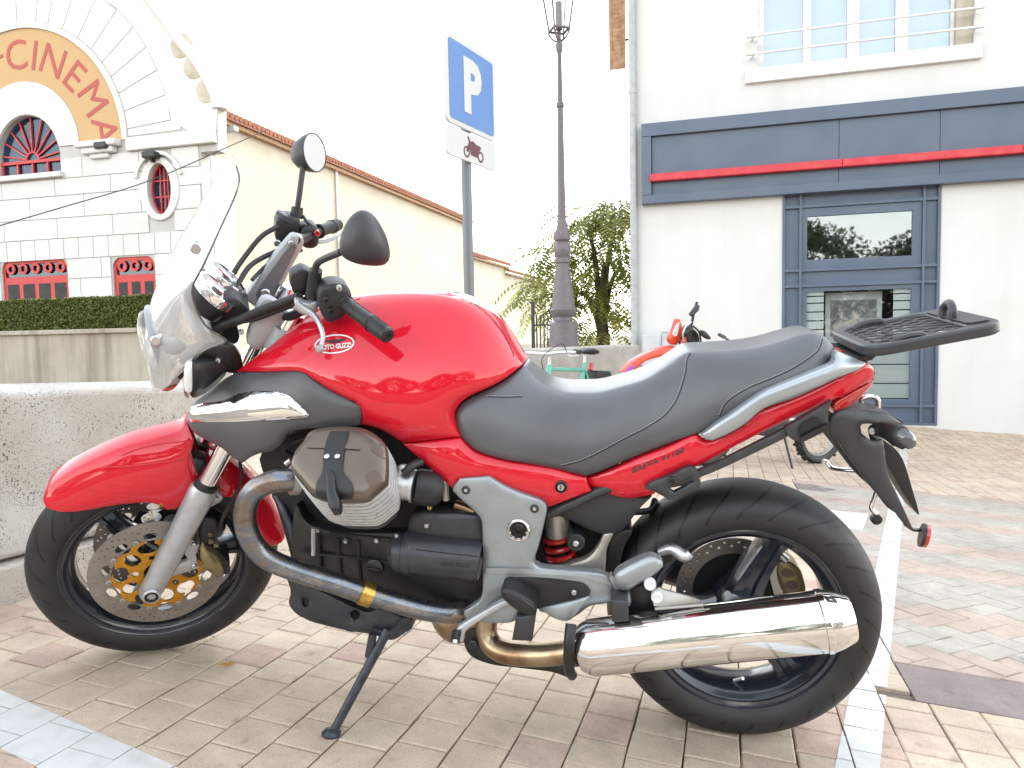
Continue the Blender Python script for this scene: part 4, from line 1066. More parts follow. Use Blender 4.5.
# ---------------------------------------------------------------- street lamp
lc = at_depth(563.5, 330, 7.7); ML = wall_frame(Vector((lc.x, lc.y, 0)), Vector((CR.x, CR.y, 0))); LPp = Plane(ML, N=(0, -1, 0))
def Ln(py, px=563): return LPp.unp(px, py, 0).y
sc_ = 7.7/FPX
gz = Ln(460)
lamp = empty('street_lamp', ML @ Matrix.Translation((0, 0, gz))); tag(lamp, 'ornate brown cast-iron street lamp behind the seat', 'street lamp')
prof = [(460, 15), (440, 15), (436, 16.5), (430, 16.5), (426, 14.5), (330, 14.5), (323, 14), (320.5, 9.5), (317, 9.3), (315.5, 11), (313, 13), (310, 13.5), (308.5, 12), (306, 11.5), (285, 9.3), (268, 7), (264, 6.6), (262.5, 7.6), (259, 7.6), (257.5, 6.5), (254, 8), (249, 8.6), (245, 7.5), (242, 6), (240, 8), (235, 8.4), (231, 6.8), (228, 5.6), (222, 4.5), (220, 4.2)]
MB().lathe([(Ln(y)-gz, r*sc_) for y, r in prof], (0, 0, 0), (0, 0, 1), 12).build('base', 'iron_brown', lamp, ang=30)
MB().lathe([(Ln(y)-gz, r*sc_) for y, r in [(220.5, 4.2), (180, 3.6), (108, 2.9), (107, 3.9), (103, 3.9), (102, 2.7), (54, 2.1), (51, 3.3), (45, 3.7), (41, 2.6), (39, 1.2)]], (0, 0, 0), (0, 0, 1), 16).build('shaft', 'iron_brown', lamp, ang=35)
lz0, lz1 = Ln(30, 557)-gz, Ln(-22, 557)-gz
MB().tube([(0, 0, Ln(42)-gz), (0, 0, lz0)], .02, 8).build('neck', 'iron_brown', lamp)
for k in range(4):
    t = math.pi/4+math.pi/2*k+.3; c, s = math.cos(t), math.sin(t); r0, r1 = 9*sc_*1.2, 16*sc_*1.2
    MB().tube([(c*r0, s*r0, lz0), (c*r1, s*r1, lz1)], .011, 6).build('lantern_bar', 'iron_brown', lamp)
    MB().tube([(0, 0, lz0-.11), (c*.06, s*.06, lz0-.10), (c*.115, s*.115, lz0-.03), (c*r0, s*r0, lz0)], .011, 6, smooth_n=4).build('scroll', 'iron_brown', lamp)
    t2 = t+math.pi/2; c2, s2 = math.cos(t2), math.sin(t2)
    MB().tube([(c*r0, s*r0, lz0), (c2*r0, s2*r0, lz0)], .014, 6).build('lantern_bar', 'iron_brown', lamp)
    MB().add([(c*r0*.97, s*r0*.97, lz0), (c2*r0*.97, s2*r0*.97, lz0), (c2*r1*.97, s2*r1*.97, lz1), (c*r1*.97, s*r1*.97, lz1)], [(0, 1, 2, 3)]).build('pane', 'lamp_glass', lamp, smooth=False, recalc=False)
MB().lathe([(lz1, .26), (lz1+.05, .26), (lz1+.2, .12), (lz1+.3, .05), (lz1+.38, .01)], (0, 0, 0), (0, 0, 1), 4).build('lantern_roof', 'iron_brown', lamp, ang=30)
MB().tube([(0, 0, lz0), (0, 0, lz0+.28)], .035, 10).build('burner', 'iron_brown', lamp)

# ---------------------------------------------------------------- tree and gate behind the block
def tree_mat():
    m = bpy.data.materials.new('tree_leaf'); m.use_nodes = True; n = m.node_tree.nodes; l = m.node_tree.links; n.clear()
    o = n.new('ShaderNodeOutputMaterial'); at = n.new('ShaderNodeAttribute'); at.attribute_name = 'tone'
    cr = n.new('ShaderNodeValToRGB'); l.new(at.outputs['Fac'], cr.inputs[0]); e = cr.color_ramp.elements
    e[0].color = (.07, .10, .03, 1); e[1].color = (.34, .31, .08, 1); q = e.new(.55); q.color = (.17, .19, .05, 1)
    d = n.new('ShaderNodeBsdfPrincipled'); d.inputs['Roughness'].default_value = .5; l.new(cr.outputs[0], d.inputs['Base Color'])
    t = n.new('ShaderNodeBsdfTranslucent'); sc2 = n.new('ShaderNodeVectorMath'); sc2.operation = 'SCALE'; sc2.inputs['Scale'].default_value = 2.4; l.new(cr.outputs[0], sc2.inputs[0]); l.new(sc2.outputs[0], t.inputs[0])
    mx = n.new('ShaderNodeMixShader'); mx.inputs[0].default_value = .55; l.new(d.outputs[0], mx.inputs[1]); l.new(t.outputs[0], mx.inputs[2]); l.new(mx.outputs[0], o.inputs[0]); MATS['tree_leaf'] = m
tree_mat()
mat('bark', (0.13, 0.10, 0.075), .9, noise=(14, (.08, .06, .045), .35, .65), bump=(30, .6, .02))
def frond_tree(M, spots, label, seed, nfr, flen, trunk_h, limbs):
    """pinnate leaves: each frond is a drooping stalk with two rows of leaflets"""
    e = empty('tree', M); tag(e, label, 'tree'); r = random.Random(seed)
    tk = MB().tube([(0, 0, -.3), (.03, .02, trunk_h*.5), (.0, 0, trunk_h)], [.16, .13, .09], 10, smooth_n=3)
    for lx, ly, lz in limbs: tk.tube([(0, 0, trunk_h*.75), (lx*.4, ly*.4, trunk_h+(lz-trunk_h)*.55), (lx, ly, lz)], [.07, .045, .015], 7, smooth_n=3)
    tk.build('trunk', 'bark', e)
    V = []; F_ = []; tn = []
    for i in range(nfr):
        cx, cy, cz_, rx, rz = spots[r.randrange(len(spots))]
        while True:
            p = Vector((r.uniform(-1, 1), r.uniform(-1, 1), r.uniform(-1, 1)))
            if p.length < 1: break
        if p.length > 1e-3: p = p*(.55+.45*p.length)
        o = Vector((cx+p.x*rx, cy+p.y*rx*.8, cz_+p.z*rz))
        az = math.atan2(p.y, p.x)+r.uniform(-.8, .8); el = r.uniform(-.1, .6); L = flen*r.uniform(.6, 1.15)
        d = Vector((math.cos(az)*math.cos(el), math.sin(az)*math.cos(el), math.sin(el))); pos = o.copy(); nlf = 11; base = r.random()
        side = d.cross(Vector((0, 0, 1))).normalized()
        for k in range(nlf):
            d = (d + Vector((0, 0, -.13))).normalized(); pos = pos + d*(L/nlf); ll = L*.24*(1-.35*abs(k-5)/6)
            for s in (1, -1):
                ld = (side*s*1.0 + d*.55 + Vector((0, 0, -.25+r.uniform(-.1, .1)))).normalized(); wd_ = d*ll*.16
                q = len(V); V += [pos, pos+ld*ll*.5+wd_, pos+ld*ll, pos+ld*ll*.5-wd_]; F_.append((q, q+1, q+2, q+3)); tn.append(min(1, max(0, base*.6+r.random()*.4)))
    me = bpy.data.meshes.new('crown'); me.from_pydata([tuple(v) for v in V], [], F_); at = me.attributes.new('tone', 'FLOAT', 'FACE'); at.data.foreach_set('value', tn)
    me.materials.append(MATS['tree_leaf']); o = bpy.data.objects.new('crown', me); COL.objects.link(o); o.parent = e
    return e
tc_ = at_depth(602, 345, 12.5); MT = wall_frame(Vector((tc_.x, tc_.y, tc_.z-1.3)), Vector((CR.x, CR.y, 0)))
def tsp(px, py, r_, rz): TPp = Plane(MT, N=(0, -1, 0)); q = TPp.unp(px, py, 0); return (q.x, random.uniform(-.6, .6), q.y, r_*12.5/FPX, rz*12.5/FPX)
spots = [tsp(602, 262, 26, 26), tsp(600, 305, 30, 28), tsp(576, 292, 22, 22), tsp(615, 225, 18, 20), tsp(588, 222, 16, 16), tsp(600, 325, 34, 18), tsp(625, 265, 24, 40), tsp(548, 290, 16, 18), tsp(560, 250, 18, 14), tsp(640, 310, 24, 30), tsp(622, 205, 14, 12)]
frond_tree(MT, spots, 'feathery green tree rising behind the concrete block and lamp post', 11, 470, .85, 1.9, [(s[0], s[1], s[2]) for s in spots[:7]])
gc = at_depth(540, 345, 10.8); MG = wall_frame(Vector((gc.x, gc.y, gc.z-1.0)), Vector((CR.x, CR.y, 0)))
gate = empty('iron_gate', MG); tag(gate, 'dark iron gate half hidden behind the lamp post', 'gate')
for k in range(7): MB().tube([(-.1+.055*k, 0, 0), (-.1+.055*k, 0, 1.0+(.65 if k in (0, 6) else .45))], .012 if k not in (0, 6) else .03, 6).build('bar', 'iron_dark', gate)
for z in (.15, 1.3): MB().tube([(-.1, 0, z), (.23, 0, z)], .012, 6).build('rail', 'iron_dark', gate)

# ================================================================== THE RED MOTORCYCLE
moto = empty('motorcycle', BIKE)
tag(moto, 'red touring motorcycle with grey seat and silver side muffler leaning on its stand', 'motorcycle')
def A_(L): return P3(SIDE, L)
def F3(L): return P3(STEER, L)
def tb(name, L, r, m, parent=moto, pl=SIDE, n=12, s=5, **kw):
    return MB().tube(P3(pl, L), r, n, smooth_n=s if len(L) > 2 else 0, **kw).build(name, m, parent)
def bolt(px, py, y, r, parent, m='bolt_steel', pl=SIDE, nrm=(0, 1, 0), h=.006, hexm='dark_recess'):
    p = pl.at(px, py, y); ax = (pl.out.to_3x3() @ Vector(nrm)).normalized()
    b_ = MB().lathe([(-.004, r), (h*.7, r), (h, r*.8), (h, r*.45), (h*.5, r*.42), (h*.5, .0005)], p, ax, 14).build('bolt', m, parent, ang=35)
    return b_

# ---------------------------------------------------------------- wheels
def tyre_mesh(half, name, m, parent, n=96):
    prof = [(y, r, v) for y, r, v in half] + [(-y, r, -v) for y, r, v in half[-2::-1]]
    V = []; F_ = []; uv = []; k = len(prof)
    for i in range(n+1):
        t = 2*math.pi*i/n
        for y, r, v in prof: V.append((r*math.cos(t), y, r*math.sin(t))); uv.append((i/n, v))
    for i in range(n):
        for j in range(k-1): F_.append((i*k+j, i*k+j+1, (i+1)*k+j+1, (i+1)*k+j))
    return mesh_obj(name, V, F_, m, parent, ang=180, uv=uv)
def spoke(mb, ang, r0, r1, w0, w1, d0, d1, curve=0.0, y=0.0):
    rows = []; n = 7
    for i in range(n):
        t = i/(n-1); r = r0+(r1-r0)*t; w = w0+(w1-w0)*(t**.7); d = d0+(d1-d0)*t
        if i == n-1: w *= 1.5
        a = ang + curve*math.sin(t*math.pi*.5)
        e = Vector((math.cos(a), 0, math.sin(a))); s = Vector((-math.sin(a), 0, math.cos(a)))
        sec = [(w, .35), (w*.8, 1), (w*.32, 1.0), (w*.22, .72), (-w*.22, .72), (-w*.32, 1.0), (-w*.8, 1), (-w, .35), (-w, -.35), (-w*.8, -1), (w*.8, -1), (w, -.35)]
        rows.append([e*r + s*q + Vector((0, y+d*h, 0)) for q, h in sec])
    m = len(rows[0]); V = [v for r in rows for v in r]
    F_ = [(i*m+k, i*m+(k+1) % m, (i+1)*m+(k+1) % m, (i+1)*m+k) for i in range(n-1) for k in range(m)] + [tuple(range(m-1, -1, -1)), tuple(range((n-1)*m, n*m))]
    mb.add(V, F_)
def wheel(name, M, R, half, hw, hub, spokes, sw, curve):
    f = hw/.075
    prof = [(.076, .228), (.0775, .223), (.073, .2205), (.070, .2135), (.061, .210), (.055, .2015), (.030, .192), (-.030, .192), (-.055, .2015), (-.061, .210), (-.070, .2135), (-.073, .2205), (-.0775, .223), (-.076, .228), (-.06, .222), (.06, .222)]
    rim = MB().lathe([(y*f, r) for y, r in prof], (0, 0, 0), (0, 1, 0), 72, closed=True)
    rim = rim.build(name, 'rim_black', moto, ang=35, M=M)
    for a in spokes:
        mb = MB(); spoke(mb, R_(a), hub*.7, .196, sw*1.35, sw*.8, hw*.62, hw*.42, curve); mb.build('spoke', 'rim_black', rim, ang=30)
    MB().lathe([(-hw*.9, hub*.55), (-hw*.9, hub*.9), (-hw*.5, hub), (hw*.5, hub), (hw*.9, hub*.9), (hw*.9, hub*.55), (hw*.55, hub*.5), (hw*.55, .002)], (0, 0, 0), (0, 1, 0), 32).build('hub', 'rim_black', rim, ang=35)
    t = tyre_mesh([(y, r, v) for y, r, v in half], 'tyre', 'tyre_rubber', rim)
    MB().tube([(.06*math.cos(5)+.19*math.cos(4.6), 0.02, .19*math.sin(4.6)), (.175*math.cos(4.6), .03, .175*math.sin(4.6)), (.165*math.cos(4.6), .045, .165*math.sin(4.6))], .004, 8).build('valve', 'bolt_steel', rim)
    return rim
rear_half = [(.066, .2195, 1), (.0785, .230, .96), (.0875, .247, .90), (.0895, .262, .84), (.087, .275, .76), (.079, .289, .62), (.066, .3005, .48), (.046, .3095, .32), (.023, .3142, .15), (0, .3155, 0)]
front_half = [(.045, .2195, 1), (.054, .229, .96), (.059, .242, .90), (.060, .254, .84), (.058, .266, .74), (.052, .279, .58), (.042, .289, .44), (.029, .296, .3), (.014, .2995, .15), (0, .3005, 0)]
MRW = Matrix.Translation((0, 0, .315)); MFW = ST @ Matrix.Translation((WB, 0, .30))
rw_ = wheel('rear_wheel', MRW, .315, rear_half, .072, .062, (97, 217, 337), .034, .20)
fw_w = wheel('front_wheel', MFW, .30, front_half, .049, .042, (52, 172, 292), .024, .12)

def plate2d(name, loop, holes, t, m, parent, y0, M=None, bevel=0, ang=35):
    v2, T, _ = tri_fill([Vector(p) for p in loop], 0, [[Vector(p) for p in h] for h in holes]); n = len(v2); ed = {}
    T = [q if (v2[q[1]]-v2[q[0]]).cross(v2[q[2]]-v2[q[0]]) > 0 else q[::-1] for q in T]
    for q in T:
        for a, b in zip(q, q[1:]+q[:1]): ed[(a, b)] = 1
    V = [(v.x, y0, v.y) for v in v2]+[(v.x, y0+t, v.y) for v in v2]
    return mesh_obj(name, V, list(T)+[tuple(i+n for i in q[::-1]) for q in T]+[(b, a, a+n, b+n) for a, b in ed if (b, a) not in ed], m, parent, ang=ang, M=M, smooth=True)
def circ(cx, cz, r, n=10, ph=0.0, e=1.0, rot=0.0):
    return [(cx+r*math.cos(t)*math.cos(rot)-r*e*math.sin(t)*math.sin(rot), cz+r*math.cos(t)*math.sin(rot)+r*e*math.sin(t)*math.cos(rot)) for t in [ph+2*math.pi*i/n for i in range(n)]]
def disc_holes(rows, n, r, tw=.0):
    H = []
    for k in range(n):
        for j, rr_ in enumerate(rows):
            t = 2*math.pi*(k+j/len(rows))/n; H.append(circ(rr_*math.cos(t), rr_*math.sin(t), r, 6))
    return H
fd_holes = disc_holes((.150, .143, .1355), 26, .0027)
for k in range(10):                                       # big lens cut-outs between the buttons
    t = 2*math.pi*(k+.5)/10; fd_holes.append(circ(.1185*math.cos(t), .1185*math.sin(t), .0175, 12, 0, .62, t+math.pi/2))
inner = [(.1065*math.cos(t), .1065*math.sin(t)) for t in [2*math.pi*i/60 for i in range(60)]]
inner = inner
fd = plate2d('brake_disc', [(.160*math.cos(t), .160*math.sin(t)) for t in [2*math.pi*i/90 for i in range(90)]], [h for h in fd_holes if min(math.hypot(*p) for p in h) > .1075] + [inner], .005, 'disc_steel', fw_w, .064)
ch = []
for k in range(5):
    t = 2*math.pi*(k+.15)/5
    ch.append(circ(.084*math.cos(t), .084*math.sin(t), .0255, 14, 0, .72, t+math.pi/2)); t2 = t+math.pi/5
    ch.append(circ(.074*math.cos(t2), .074*math.sin(t2), .0215, 12, 0, .85, t2)); ch.append(circ(.052*math.cos(t), .052*math.sin(t), .0085, 8))
loop = []
for i in range(120):
    t = 2*math.pi*i/120; k = math.cos(10*t); r = .1045+.0095*max(0, k)**2 - .008*max(0, -k)**1.5; loop.append((r*math.cos(t), r*math.sin(t)))
cc_ = plate2d('disc_carrier', loop, ch + [circ(0, 0, .034, 24)], .006, 'gold', fw_w, .0645)
for sgn in (-1,):
    M2 = Matrix.Translation((0, -.133, 0)); share(fd, M=M2); c2 = share(cc_, M=M2); c2.data = cc_.data
    c2.data = cc_.data.copy(); c2.data.materials[0] = MATS['rim_black']
for k in range(10):
    t = 2*math.pi*k/10; MB().lathe([(.0, .0075), (.0035, .0075), (.0045, .006), (.0045, .003), (.002, .003)], (.1125*math.cos(t), .0695, .1125*math.sin(t)), (0, 1, 0), 12).build('disc_button', 'plate_steel', fw_w)
rd_ = plate2d('brake_disc', [(.141*math.cos(t), .141*math.sin(t)) for t in [2*math.pi*i/80 for i in range(80)]], disc_holes((.131, .120), 24, .0034) + [[(.100*math.cos(t), .100*math.sin(t)) for t in [2*math.pi*i/48 for i in range(48)]]], .005, 'disc_steel', rw_, -.080)
MB().lathe([(-.095, .04), (-.095, .102), (-.078, .104), (-.078, .05)], (0, 0, 0), (0, 1, 0), 32).build('disc_carrier', 'dark_recess', rw_)
# final drive and single-sided swingarm on the far side, axle
MB().lathe([(-.20, .03), (-.20, .075), (-.175, .095), (-.11, .10), (-.098, .07), (-.098, .02)], (0, 0, .315), (0, 1, 0), 28).build('final_drive', 'engine_grey', moto)
MB().tube([(.0, -.155, .315), (.15, -.165, .335), (.34, -.15, .37), (.50, -.06, .40)], [.07, .062, .055, .05], 14, smooth_n=5, flat=.7).build('swingarm', 'engine_grey', moto)
MB().tube([(0, -.1, .315), (0, .075, .315)], .018, 14).build('axle', 'rim_black', moto)

# ---------------------------------------------------------------- fork, fender, calipers (steered)
def fork(sy):
    L = [(150, 593, .098), (158, 578, .098), (205, 487, .098)]
    P = [STEER.unp(*q) for q in L]; a, b = P[0], P[2]
    def at(q, y): return ST @ Vector((q.x, y*sy, q.y))
    d = Vector((b.x-a.x, b.y-a.y)).normalized()
    def along(s): return ST @ Vector((a.x+d.x*s, .098*sy, a.y+d.y*s))
    Lb = Vector((b.x-a.x, b.y-a.y)).length
    lg = MB().tube([along(s) for s in (-.022, -.01, .02, .09, .2, Lb-.035, Lb-.01, Lb)], [.014, .025, .0285, .0295, .0305, .034, .034, .030], 24, flat=.9).build('fork_leg', 'fork_silver', moto, ang=35)
    MB().tube([along(Lb), along(Lb+.012), along(Lb+.016)], [.0275, .028, .024], 24).build('dust_seal', 'rubber', lg)
    MB().tube([along(Lb+.005), along(Lb+.50)], .0215, 24).build('fork_tube', 'chrome', lg)
    ax = (ST.to_3x3() @ Vector((0, sy, 0))).normalized()
    p = along(.014); MB().lathe([(-.10, .016), (.031, .016), (.033, .014), (.033, .0105), (.022, .0105), (.022, .001)], p, ax, 18).build('axle_end', 'dark_recess', lg)
    MB().lathe([(.0, .022), (.031, .0215), (.034, .0185), (.034, .0165), (.03, .0165)], p, ax, 20).build('axle_clamp', 'fork_silver', lg)
    return lg, along, Lb
fl, along, Lb = fork(1); fork(-1)
# caliper bracket and caliper
br = patch('caliper_bracket', [(188, 539, .098), (199, 545, .098, 'c'), (196, 556, .098), (199, 568, .098, 'c'), (180, 574, .098), (167, 578, .098, 'c'), (176, 566, .098), (188, 560, .098), (184, 552, .098)], 'fork_silver', moto, STEER, bulge=.003, thick=.014, step=.008)
for x, y in ((194, 545), (194, 566)): bolt(x, y, .103, .0075, br, pl=STEER)
cal = patch('brake_caliper', [(203, 540, .092, 'c'), (207, 549, .1), (216, 555, .1), (222, 565, .1), (224, 572, .1, 'c'), (218, 575, .1), (208, 570, .1), (201, 560, .1), (200, 548, .1)], 'caliper_gold', moto, STEER, bulge=.018, thick=.06, step=.007)
patch('caliper_half', [(209, 546, .082), (218, 550, .082), (228, 562, .082), (230, 572, .082), (224, 574, .082), (216, 560, .082)], 'black_plastic', cal, STEER, bulge=.008, thick=.05, step=.008)
patch('caliper_carrier', [(200, 520, .09), (214, 518, .09), (226, 528, .09), (220, 534, .09), (212, 545, .09), (200, 540, .09)], 'black_plastic', cal, STEER, bulge=.012, thick=.03, step=.009)
for x, y in ((211, 541), (216, 545), (210, 534)): bolt(x, y, .105, .006, cal, 'caliper_gold', STEER)
tb('brake_hose', [(219, 532, .10), (222, 520, .11), (229, 505, .10), (238, 490, .09), (241, 475, .08), (239, 458, .06), (232, 440, .04)], .0045, 'rubber', moto, STEER, 8)
patch('fork_lug', [(203, 505, .085), (213, 491, .09), (222, 496, .09), (221, 501, .09), (208, 508, .085)], 'fork_silver', moto, STEER, thick=.015, bulge=.003, step=.008)
bolt(216, 498, .095, .006, fl, pl=STEER)
# front fender
fen = patch('front_fender', [(43, 499, .045, 'c'), (47, 488, .035), (61, 476.5, .03), (79, 466, .03), (104, 454, .03), (128, 444.5, .03), (151, 438.5, .03), (172, 433, .03), (180, 429, .03), (186.5, 422, .03, 'co'), (194, 440, .06, 'o'), (191, 452, .066, 'o'), (196, 468, .072, 'o'), (199, 479, .075, 'o'), (193, 496, .08, 'o'), (182, 506, .08, 'o'), (167, 510, .08, 'co'), (158, 504, .078, 'o'), (147, 502, .076, 'o'), (128, 503, .074, 'o'), (108, 506, .072, 'o'), (79, 511, .07, 'o'), (59, 511.5, .066, 'o'), (46, 507, .055, 'o')], 'red_paint', moto, STEER, bulge=.026, thick=.003, step=.013, shell=True, ang=60)
ftree = bvh_of(fen)
line_on('crease', [(103, 467.5), (125, 466.5), (150, 464), (172, 461), (184, 457)], ftree, .0016, 'red_paint', fen, .0005)
line_on('crease', [(122, 455), (140, 448), (165, 443), (190, 441)], ftree, .0022, 'red_paint', fen, .0005)
bolt(161, 504, .083, .0055, fen, 'brass', STEER)
rf = patch('rear_fender_half', [(207, 470, .05), (222, 461, .035), (238, 467, .035), (256, 484, .035), (270, 503, .04), (280, 522, .045), (285, 534, .05), (282, 542, .06, 'o'), (272, 546, .066, 'o'), (262, 541, .07, 'o'), (252, 520, .072, 'o'), (243, 502, .075, 'o'), (228, 497, .075, 'o'), (212, 494, .075, 'o')], 'red_paint', moto, STEER, bulge=.012, thick=.003, step=.013, shell=True, ang=60)
# yokes
for nm, s in (('lower_yoke', .155), ('upper_yoke', .43)):
    a, b, c = along(Lb+s), None, None
    q = ST.inverted() @ a; cen = Vector((q.x-.0, 0, q.z)); mb = MB()
    mb.tube([ST @ Vector((q.x, .118, q.z)), ST @ Vector((q.x-.025, .06, q.z+.008)), ST @ Vector((q.x-.04, 0, q.z+.012)), ST @ Vector((q.x-.025, -.06, q.z+.008)), ST @ Vector((q.x, -.118, q.z))], [.032, .036, .042, .036, .032], 14, smooth_n=4, flat=.55, up=ST.to_3x3() @ Vector((1, 0, .3)))
    mb.build(nm, 'nacelle_grey', moto, ang=40)
q0 = ST.inverted() @ along(Lb+.12); q1 = ST.inverted() @ along(Lb+.45)
MB().tube([ST @ Vector((q0.x-.04, 0, q0.z)), ST @ Vector((q1.x-.04, 0, q1.z))], .03, 18).build('steering_stem', 'black_plastic', moto)
for sy in (1, -1):
    MB().tube([ST @ Vector(((ST.inverted() @ along(Lb+.40)).x, .098*sy, (ST.inverted() @ along(Lb+.40)).z)), ST @ Vector(((ST.inverted() @ along(Lb+.455)).x, .098*sy, (ST.inverted() @ along(Lb+.455)).z))], .032, 20).build('fork_clamp', 'nacelle_grey', moto)

# ---------------------------------------------------------------- windscreen, headlight, instruments
def profile3(L, n): 
    P = [STEER.unp(*q) for q in L]; P = [Vector((q.x, q.z, q.y)) for q in P]; Q, _ = spline_path(P, 1, n); return Q
cen = profile3([(231, 154, 0), (214, 181, 0), (193, 217, 0), (170, 256, 0), (157, 285, 0), (148, 310, 0), (144, 335, 0), (146, 360, 0), (152, 386, 0)], 4)
edg = profile3([(236, 166, .07), (238.5, 186, .10), (219, 231, .14), (203, 266, .165), (192, 292, .17), (205, 325, .165), (226, 341, .16), (205, 351, .15), (172, 382, .11)], 4)
V = []; F_ = []; nc = 17
for c, e in zip(cen, edg):
    for k in range(nc):
        t = -1+2*k/(nc-1); ph = abs(t)*math.pi/2; f = 1-math.cos(ph); s = math.sin(ph)*(1 if t > 0 else -1)
        f = f**.85
        V.append(ST @ Vector((c.x+(e.x-c.x)*f, e.y*s, c.z+(e.z-c.z)*f)))
for i in range(len(cen)-1):
    for k in range(nc-1): F_.append((i*nc+k, i*nc+k+1, (i+1)*nc+k+1, (i+1)*nc+k))
ws = mesh_obj('windscreen', V, F_, 'windscreen_clear', moto, ang=180, recalc=False)
edge_pts = [V[i*nc+nc-1] for i in range(len(cen))]
MB().tube(edge_pts[:-6], .0022, 6).build('edge_trim', 'smoke_lens', ws)
wtree = bvh_of(ws)
for x, y in ((197, 248), (157, 340)):
    p = cast(wtree, x, y); ax = (ST.to_3x3() @ Vector((.15, 1, .2))).normalized()
    MB().lathe([(-.012, .011), (.004, .011), (.004, .0125), (.010, .0125), (.013, .009), (.013, .001)], p, ax, 18).build('screen_knob', 'bolt_steel', ws)
    MB().lathe([(-.02, .013), (-.006, .013)], p, ax, 18).build('rubber_washer', 'rubber', ws)
mat('tint_mark', (0.58, 0.64, 0.76), .4)
V_, Fc_ = text_shape('G', 1.0, .03, .1)                     # pale printed emblem at the top of the screen
cxm = sum(v[0] for v in V_)/len(V_); cym = sum(v[1] for v in V_)/len(V_)
mesh_obj('screen_emblem', [cast(wtree, 212+(v[0]-cxm)*15+(v[1]-cym)*4, 213-(v[1]-cym)*14, .002) for v in V_], Fc_, 'tint_mark', ws, recalc=False)
# nacelle and round headlight
hc = STEER.unp(178, 338, 0); H0 = Vector((hc.x, 0, hc.y)); hx = Vector((.985, 0, -.16)).normalized()
hl = MB().lathe([(-.075, .04), (-.07, .06), (-.04, .080), (.0, .088), (.03, .088), (.034, .085), (.034, .08)], H0, hx, 40, caps=True)
hl.v = [ST @ v for v in hl.v]; hl = hl.build('headlight', 'nacelle_grey', moto, ang=40)
l_ = MB().lathe([(.028, .083), (.045, .083), (.062, .076), (.072, .056), (.077, .03), (.078, .001)], H0, hx, 40, caps=False); l_.v = [ST @ v for v in l_.v]; l_.build('lens', 'lamp_glass', hl, ang=180)
l_ = MB().lathe([(.027, .08), (.0, .068), (-.03, .04), (-.04, .012), (-.01, .010), (-.01, .001)], H0, hx, 40, caps=False); l_.v = [ST @ v for v in l_.v]; l_.build('reflector', 'chrome', hl, ang=180)
l_ = MB().lathe([(.03, .0835), (.042, .089), (.046, .088), (.046, .082)], H0, hx, 40, caps=False); l_.v = [ST @ v for v in l_.v]; l_.build('bezel', 'nacelle_grey', hl, ang=50)
patch('nacelle', [(158, 320, .03), (166, 306, .03), (179, 297, .035), (191, 295, .04), (198, 309, .05), (207, 327, .06), (211, 338, .07), (206, 345, .075), (186, 351, .07), (172, 358, .06), (162, 352, .04), (157, 336, .03)], 'nacelle_grey', moto, STEER, bulge=.085, step=.012, shell=True, ang=70)
patch('nacelle_bracket', [(170, 360, .10), (190, 351, .115), (210, 346, .12), (228, 345, .118), (238, 352, .11), (243, 366, .10), (238, 374, .10), (226, 372, .10), (212, 374, .10), (202, 366, .10), (190, 366, .095), (180, 380, .075)], 'black_plastic', moto, STEER, bulge=.012, thick=.02, step=.012, mirror=True)
bolt(180.5, 364.5, .103, .007, hl, pl=STEER); bolt(218, 360, .125, .006, hl, pl=STEER); bolt(241, 332, .105, .006, hl, pl=STEER)
patch('headlight_cover', [(150, 362, .04), (168, 362, .085), (180, 380, .075), (176, 384, .06), (160, 388, .045), (153, 384, .03)], 'nacelle_grey', moto, STEER, bulge=.008, thick=.004, step=.012, mirror=True)
patch('chin', [(154, 383, .03), (164, 388, .04), (178, 384, .06), (172, 390, .05), (163, 391, .035)], 'red_lens', moto, STEER, thick=.05, step=.012)
# front turn signals
for s in (1, -1):
    ts = patch('turn_signal', [(191, 367, .165*s), (203, 362, .15*s), (222, 361, .12*s), (226, 368, .12*s), (216, 380, .13*s), (202, 390, .15*s), (191, 391, .165*s)], 'black_plastic', moto, STEER, bulge=.014*s, thick=.03*s, step=.009)
    patch('lens', [(184, 372, .168*s), (187.5, 366, .168*s), (192, 366, .168*s), (192, 391, .168*s), (185, 391, .168*s)], 'clear_lens', ts, STEER, bulge=.008*s, thick=.03*s, step=.007)
# instruments
for sy, px, py in ((1, 216, 292), (-1, 226, 279)):
    q = STEER.unp(px, py, .048*sy); c = Vector((q.x, q.z, q.y)); ax = Vector((-.74, 0.05, .67)).normalized()
    g = MB().lathe([(-.055, .03), (-.05, .046), (-.01, .052), (.0, .052), (.0, .001)], c, ax, 32, caps=False); g.v = [ST @ v for v in g.v]
    g = g.build('instrument', 'black_plastic', moto, ang=40)
    for prof, nm, m in (([(-.012, .0525), (.006, .054), (.010, .052), (.010, .047), (.0, .046)], 'bezel', 'chrome'), ([(.0015, .0465), (.0015, .0005)], 'dial', 'dial_white'), ([(.004, .014), (.004, .0005)], 'dial_center', 'black_plastic')):
        b_ = MB().lathe(prof, c, ax, 32, caps=False); b_.v = [ST @ v for v in b_.v]; b_.build(nm, m, g, ang=45)
    for k in range(9):
        t = R_(-130+k*32.5); a = Vector((0, 1, 0)); b2 = ax.cross(a)
        p = c+ax*.0025+(a*math.cos(t)+b2*math.sin(t))*.036; mb = MB().tube([ST @ p, ST @ (p+(a*math.cos(t)+b2*math.sin(t))*.007)], .0012, 5); mb.build('tick', 'decal_black', g)
    p = c+ax*.005; n_ = (Vector((0, 1, 0))*math.cos(2.2*sy)+ax.cross(Vector((0, 1, 0)))*math.sin(2.2*sy)); MB().tube([ST @ p, ST @ (p+n_*.032)], .0014, 5).build('needle', 'red_lens', g)
